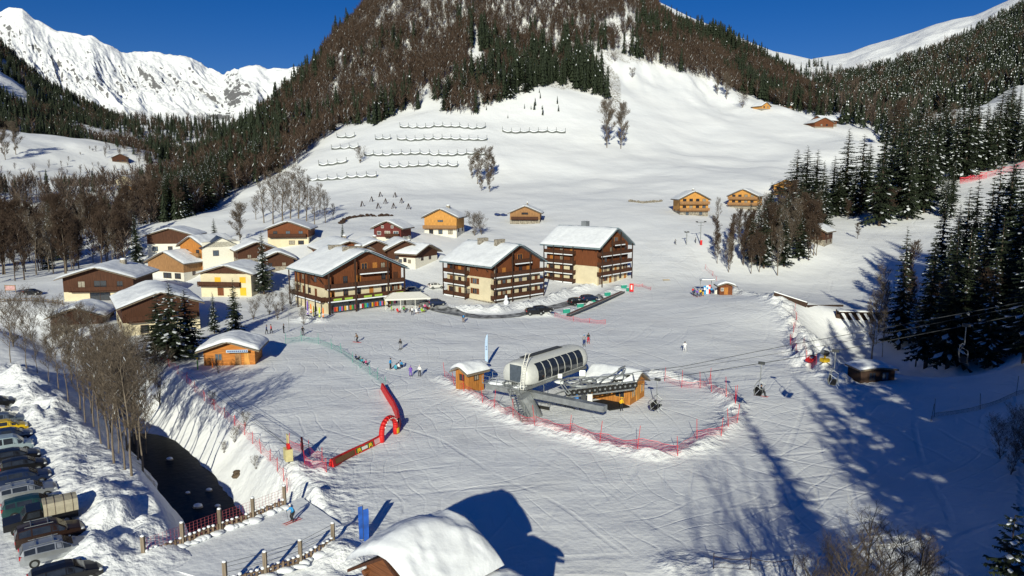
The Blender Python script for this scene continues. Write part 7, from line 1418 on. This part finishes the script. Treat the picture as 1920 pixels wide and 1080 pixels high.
q = gp(1325, 548); o = root('lift_canopy', 'small flat snowed canopy over the drag-lift start', 'canopy', q, R(5)); m = MB(); m.box(-1.6, 1.6, -1, 1, 3.0, 3.15); m.build('roof', metal, o); m = MB(); m.box(-1.62, 1.62, -1.02, 1.02, 3.153, 3.4); m.build('roof_snow', snow2, o)
for x in (-1.4, 1.4): m = MB(); m.tube((x, .8, -.2), (x, .8, 3.0), .08); m.build('post', metal, o)
q = gp(1345, 551); o = root('white_drum', 'white drum between the drag-lift panels and the ticket hut', 'drum', q); m = MB(); m.tube((0, 0, 0), (0, 0, 1.1), .8, .8, n=16); m.build('body', white_p, o); m = MB(); m.ball((0, 0, 1.12), (.82, .82, .3), n=14); m.build('lid', snow2, o, smooth=True)
q = gp(1249, 526); o = root('sled', 'pale sled lying on the piste above the drag-lift queue', 'sled', q, R(10)); m = MB(); m.box(-.9, .9, -.3, .3, .15, .28); m.build('deck', mat('pale_wood', (0.55, 0.42, 0.25), var=.1), o); m = MB(); m.bar((-.9, -.25, .05), (1.1, -.25, .12), .05, .08); m.bar((-.9, .25, .05), (1.1, .25, .12), .05, .08); m.build('runner', metal, o)
# wayside bits at left
q = gp(20, 549); o = root('notice_board', 'framed notice board on posts left of the village', 'notice board', q, R(-85)); m = MB(); m.box(-.05, .05, -1.3, 1.3, .6, 1.9); m.build('board', wood_old, o); m = MB(); m.box(.053, .07, -1.1, 1.1, .75, 1.75); m.build('poster', mat('faded_pink_poster', (0.5, 0.3, 0.3), var=.3, scale=6), o)
for y in (-1.2, 1.2): m = MB(); m.box(-.06, .06, y - .06, y + .06, -.2, 2.0); m.build('post', wood_grey, o)
for i, (a, b) in enumerate([((0, 568), (60, 566)), ((64, 566), (118, 572))]):
    pa, pb = Vector(gp(*a)), Vector(gp(*b)); o = root('plank_fence', ['weathered plank fence at the left picture edge', 'weathered plank fence in front of the wide brown chalet'][i], 'fence', pa); d = pb - pa; n = 14
    m = MB()
    for zz in (.4, .8): m.bar(Vector((0, 0, zz)), d + Vector((0, 0, zz)), .05, .16)
    m.build('rail', wood_grey, o)
    for k in range(7): m = MB(); p_ = d * (k / 6); m.bar(p_ + Vector((0, 0, -.3)), p_ + Vector((0, 0, 1.1)), .14); m.build('post', wood_grey, o)
# lamp post by the path
q = gp(542, 622); o = root('street_lamp', 'slim street lamp beside the path below the sports shop', 'street lamp', q); m = MB(); m.tube((0, 0, 0), (0, 0, 4.2), .06, .045); m.tube((0, 0, 4.2), (.5, 0, 4.5), .035); m.build('pole', metal, o); m = MB(); m.ball((.6, 0, 4.5), (.28, .14, .09)); m.build('lamp_head', metal_d, o)
finish_forest()
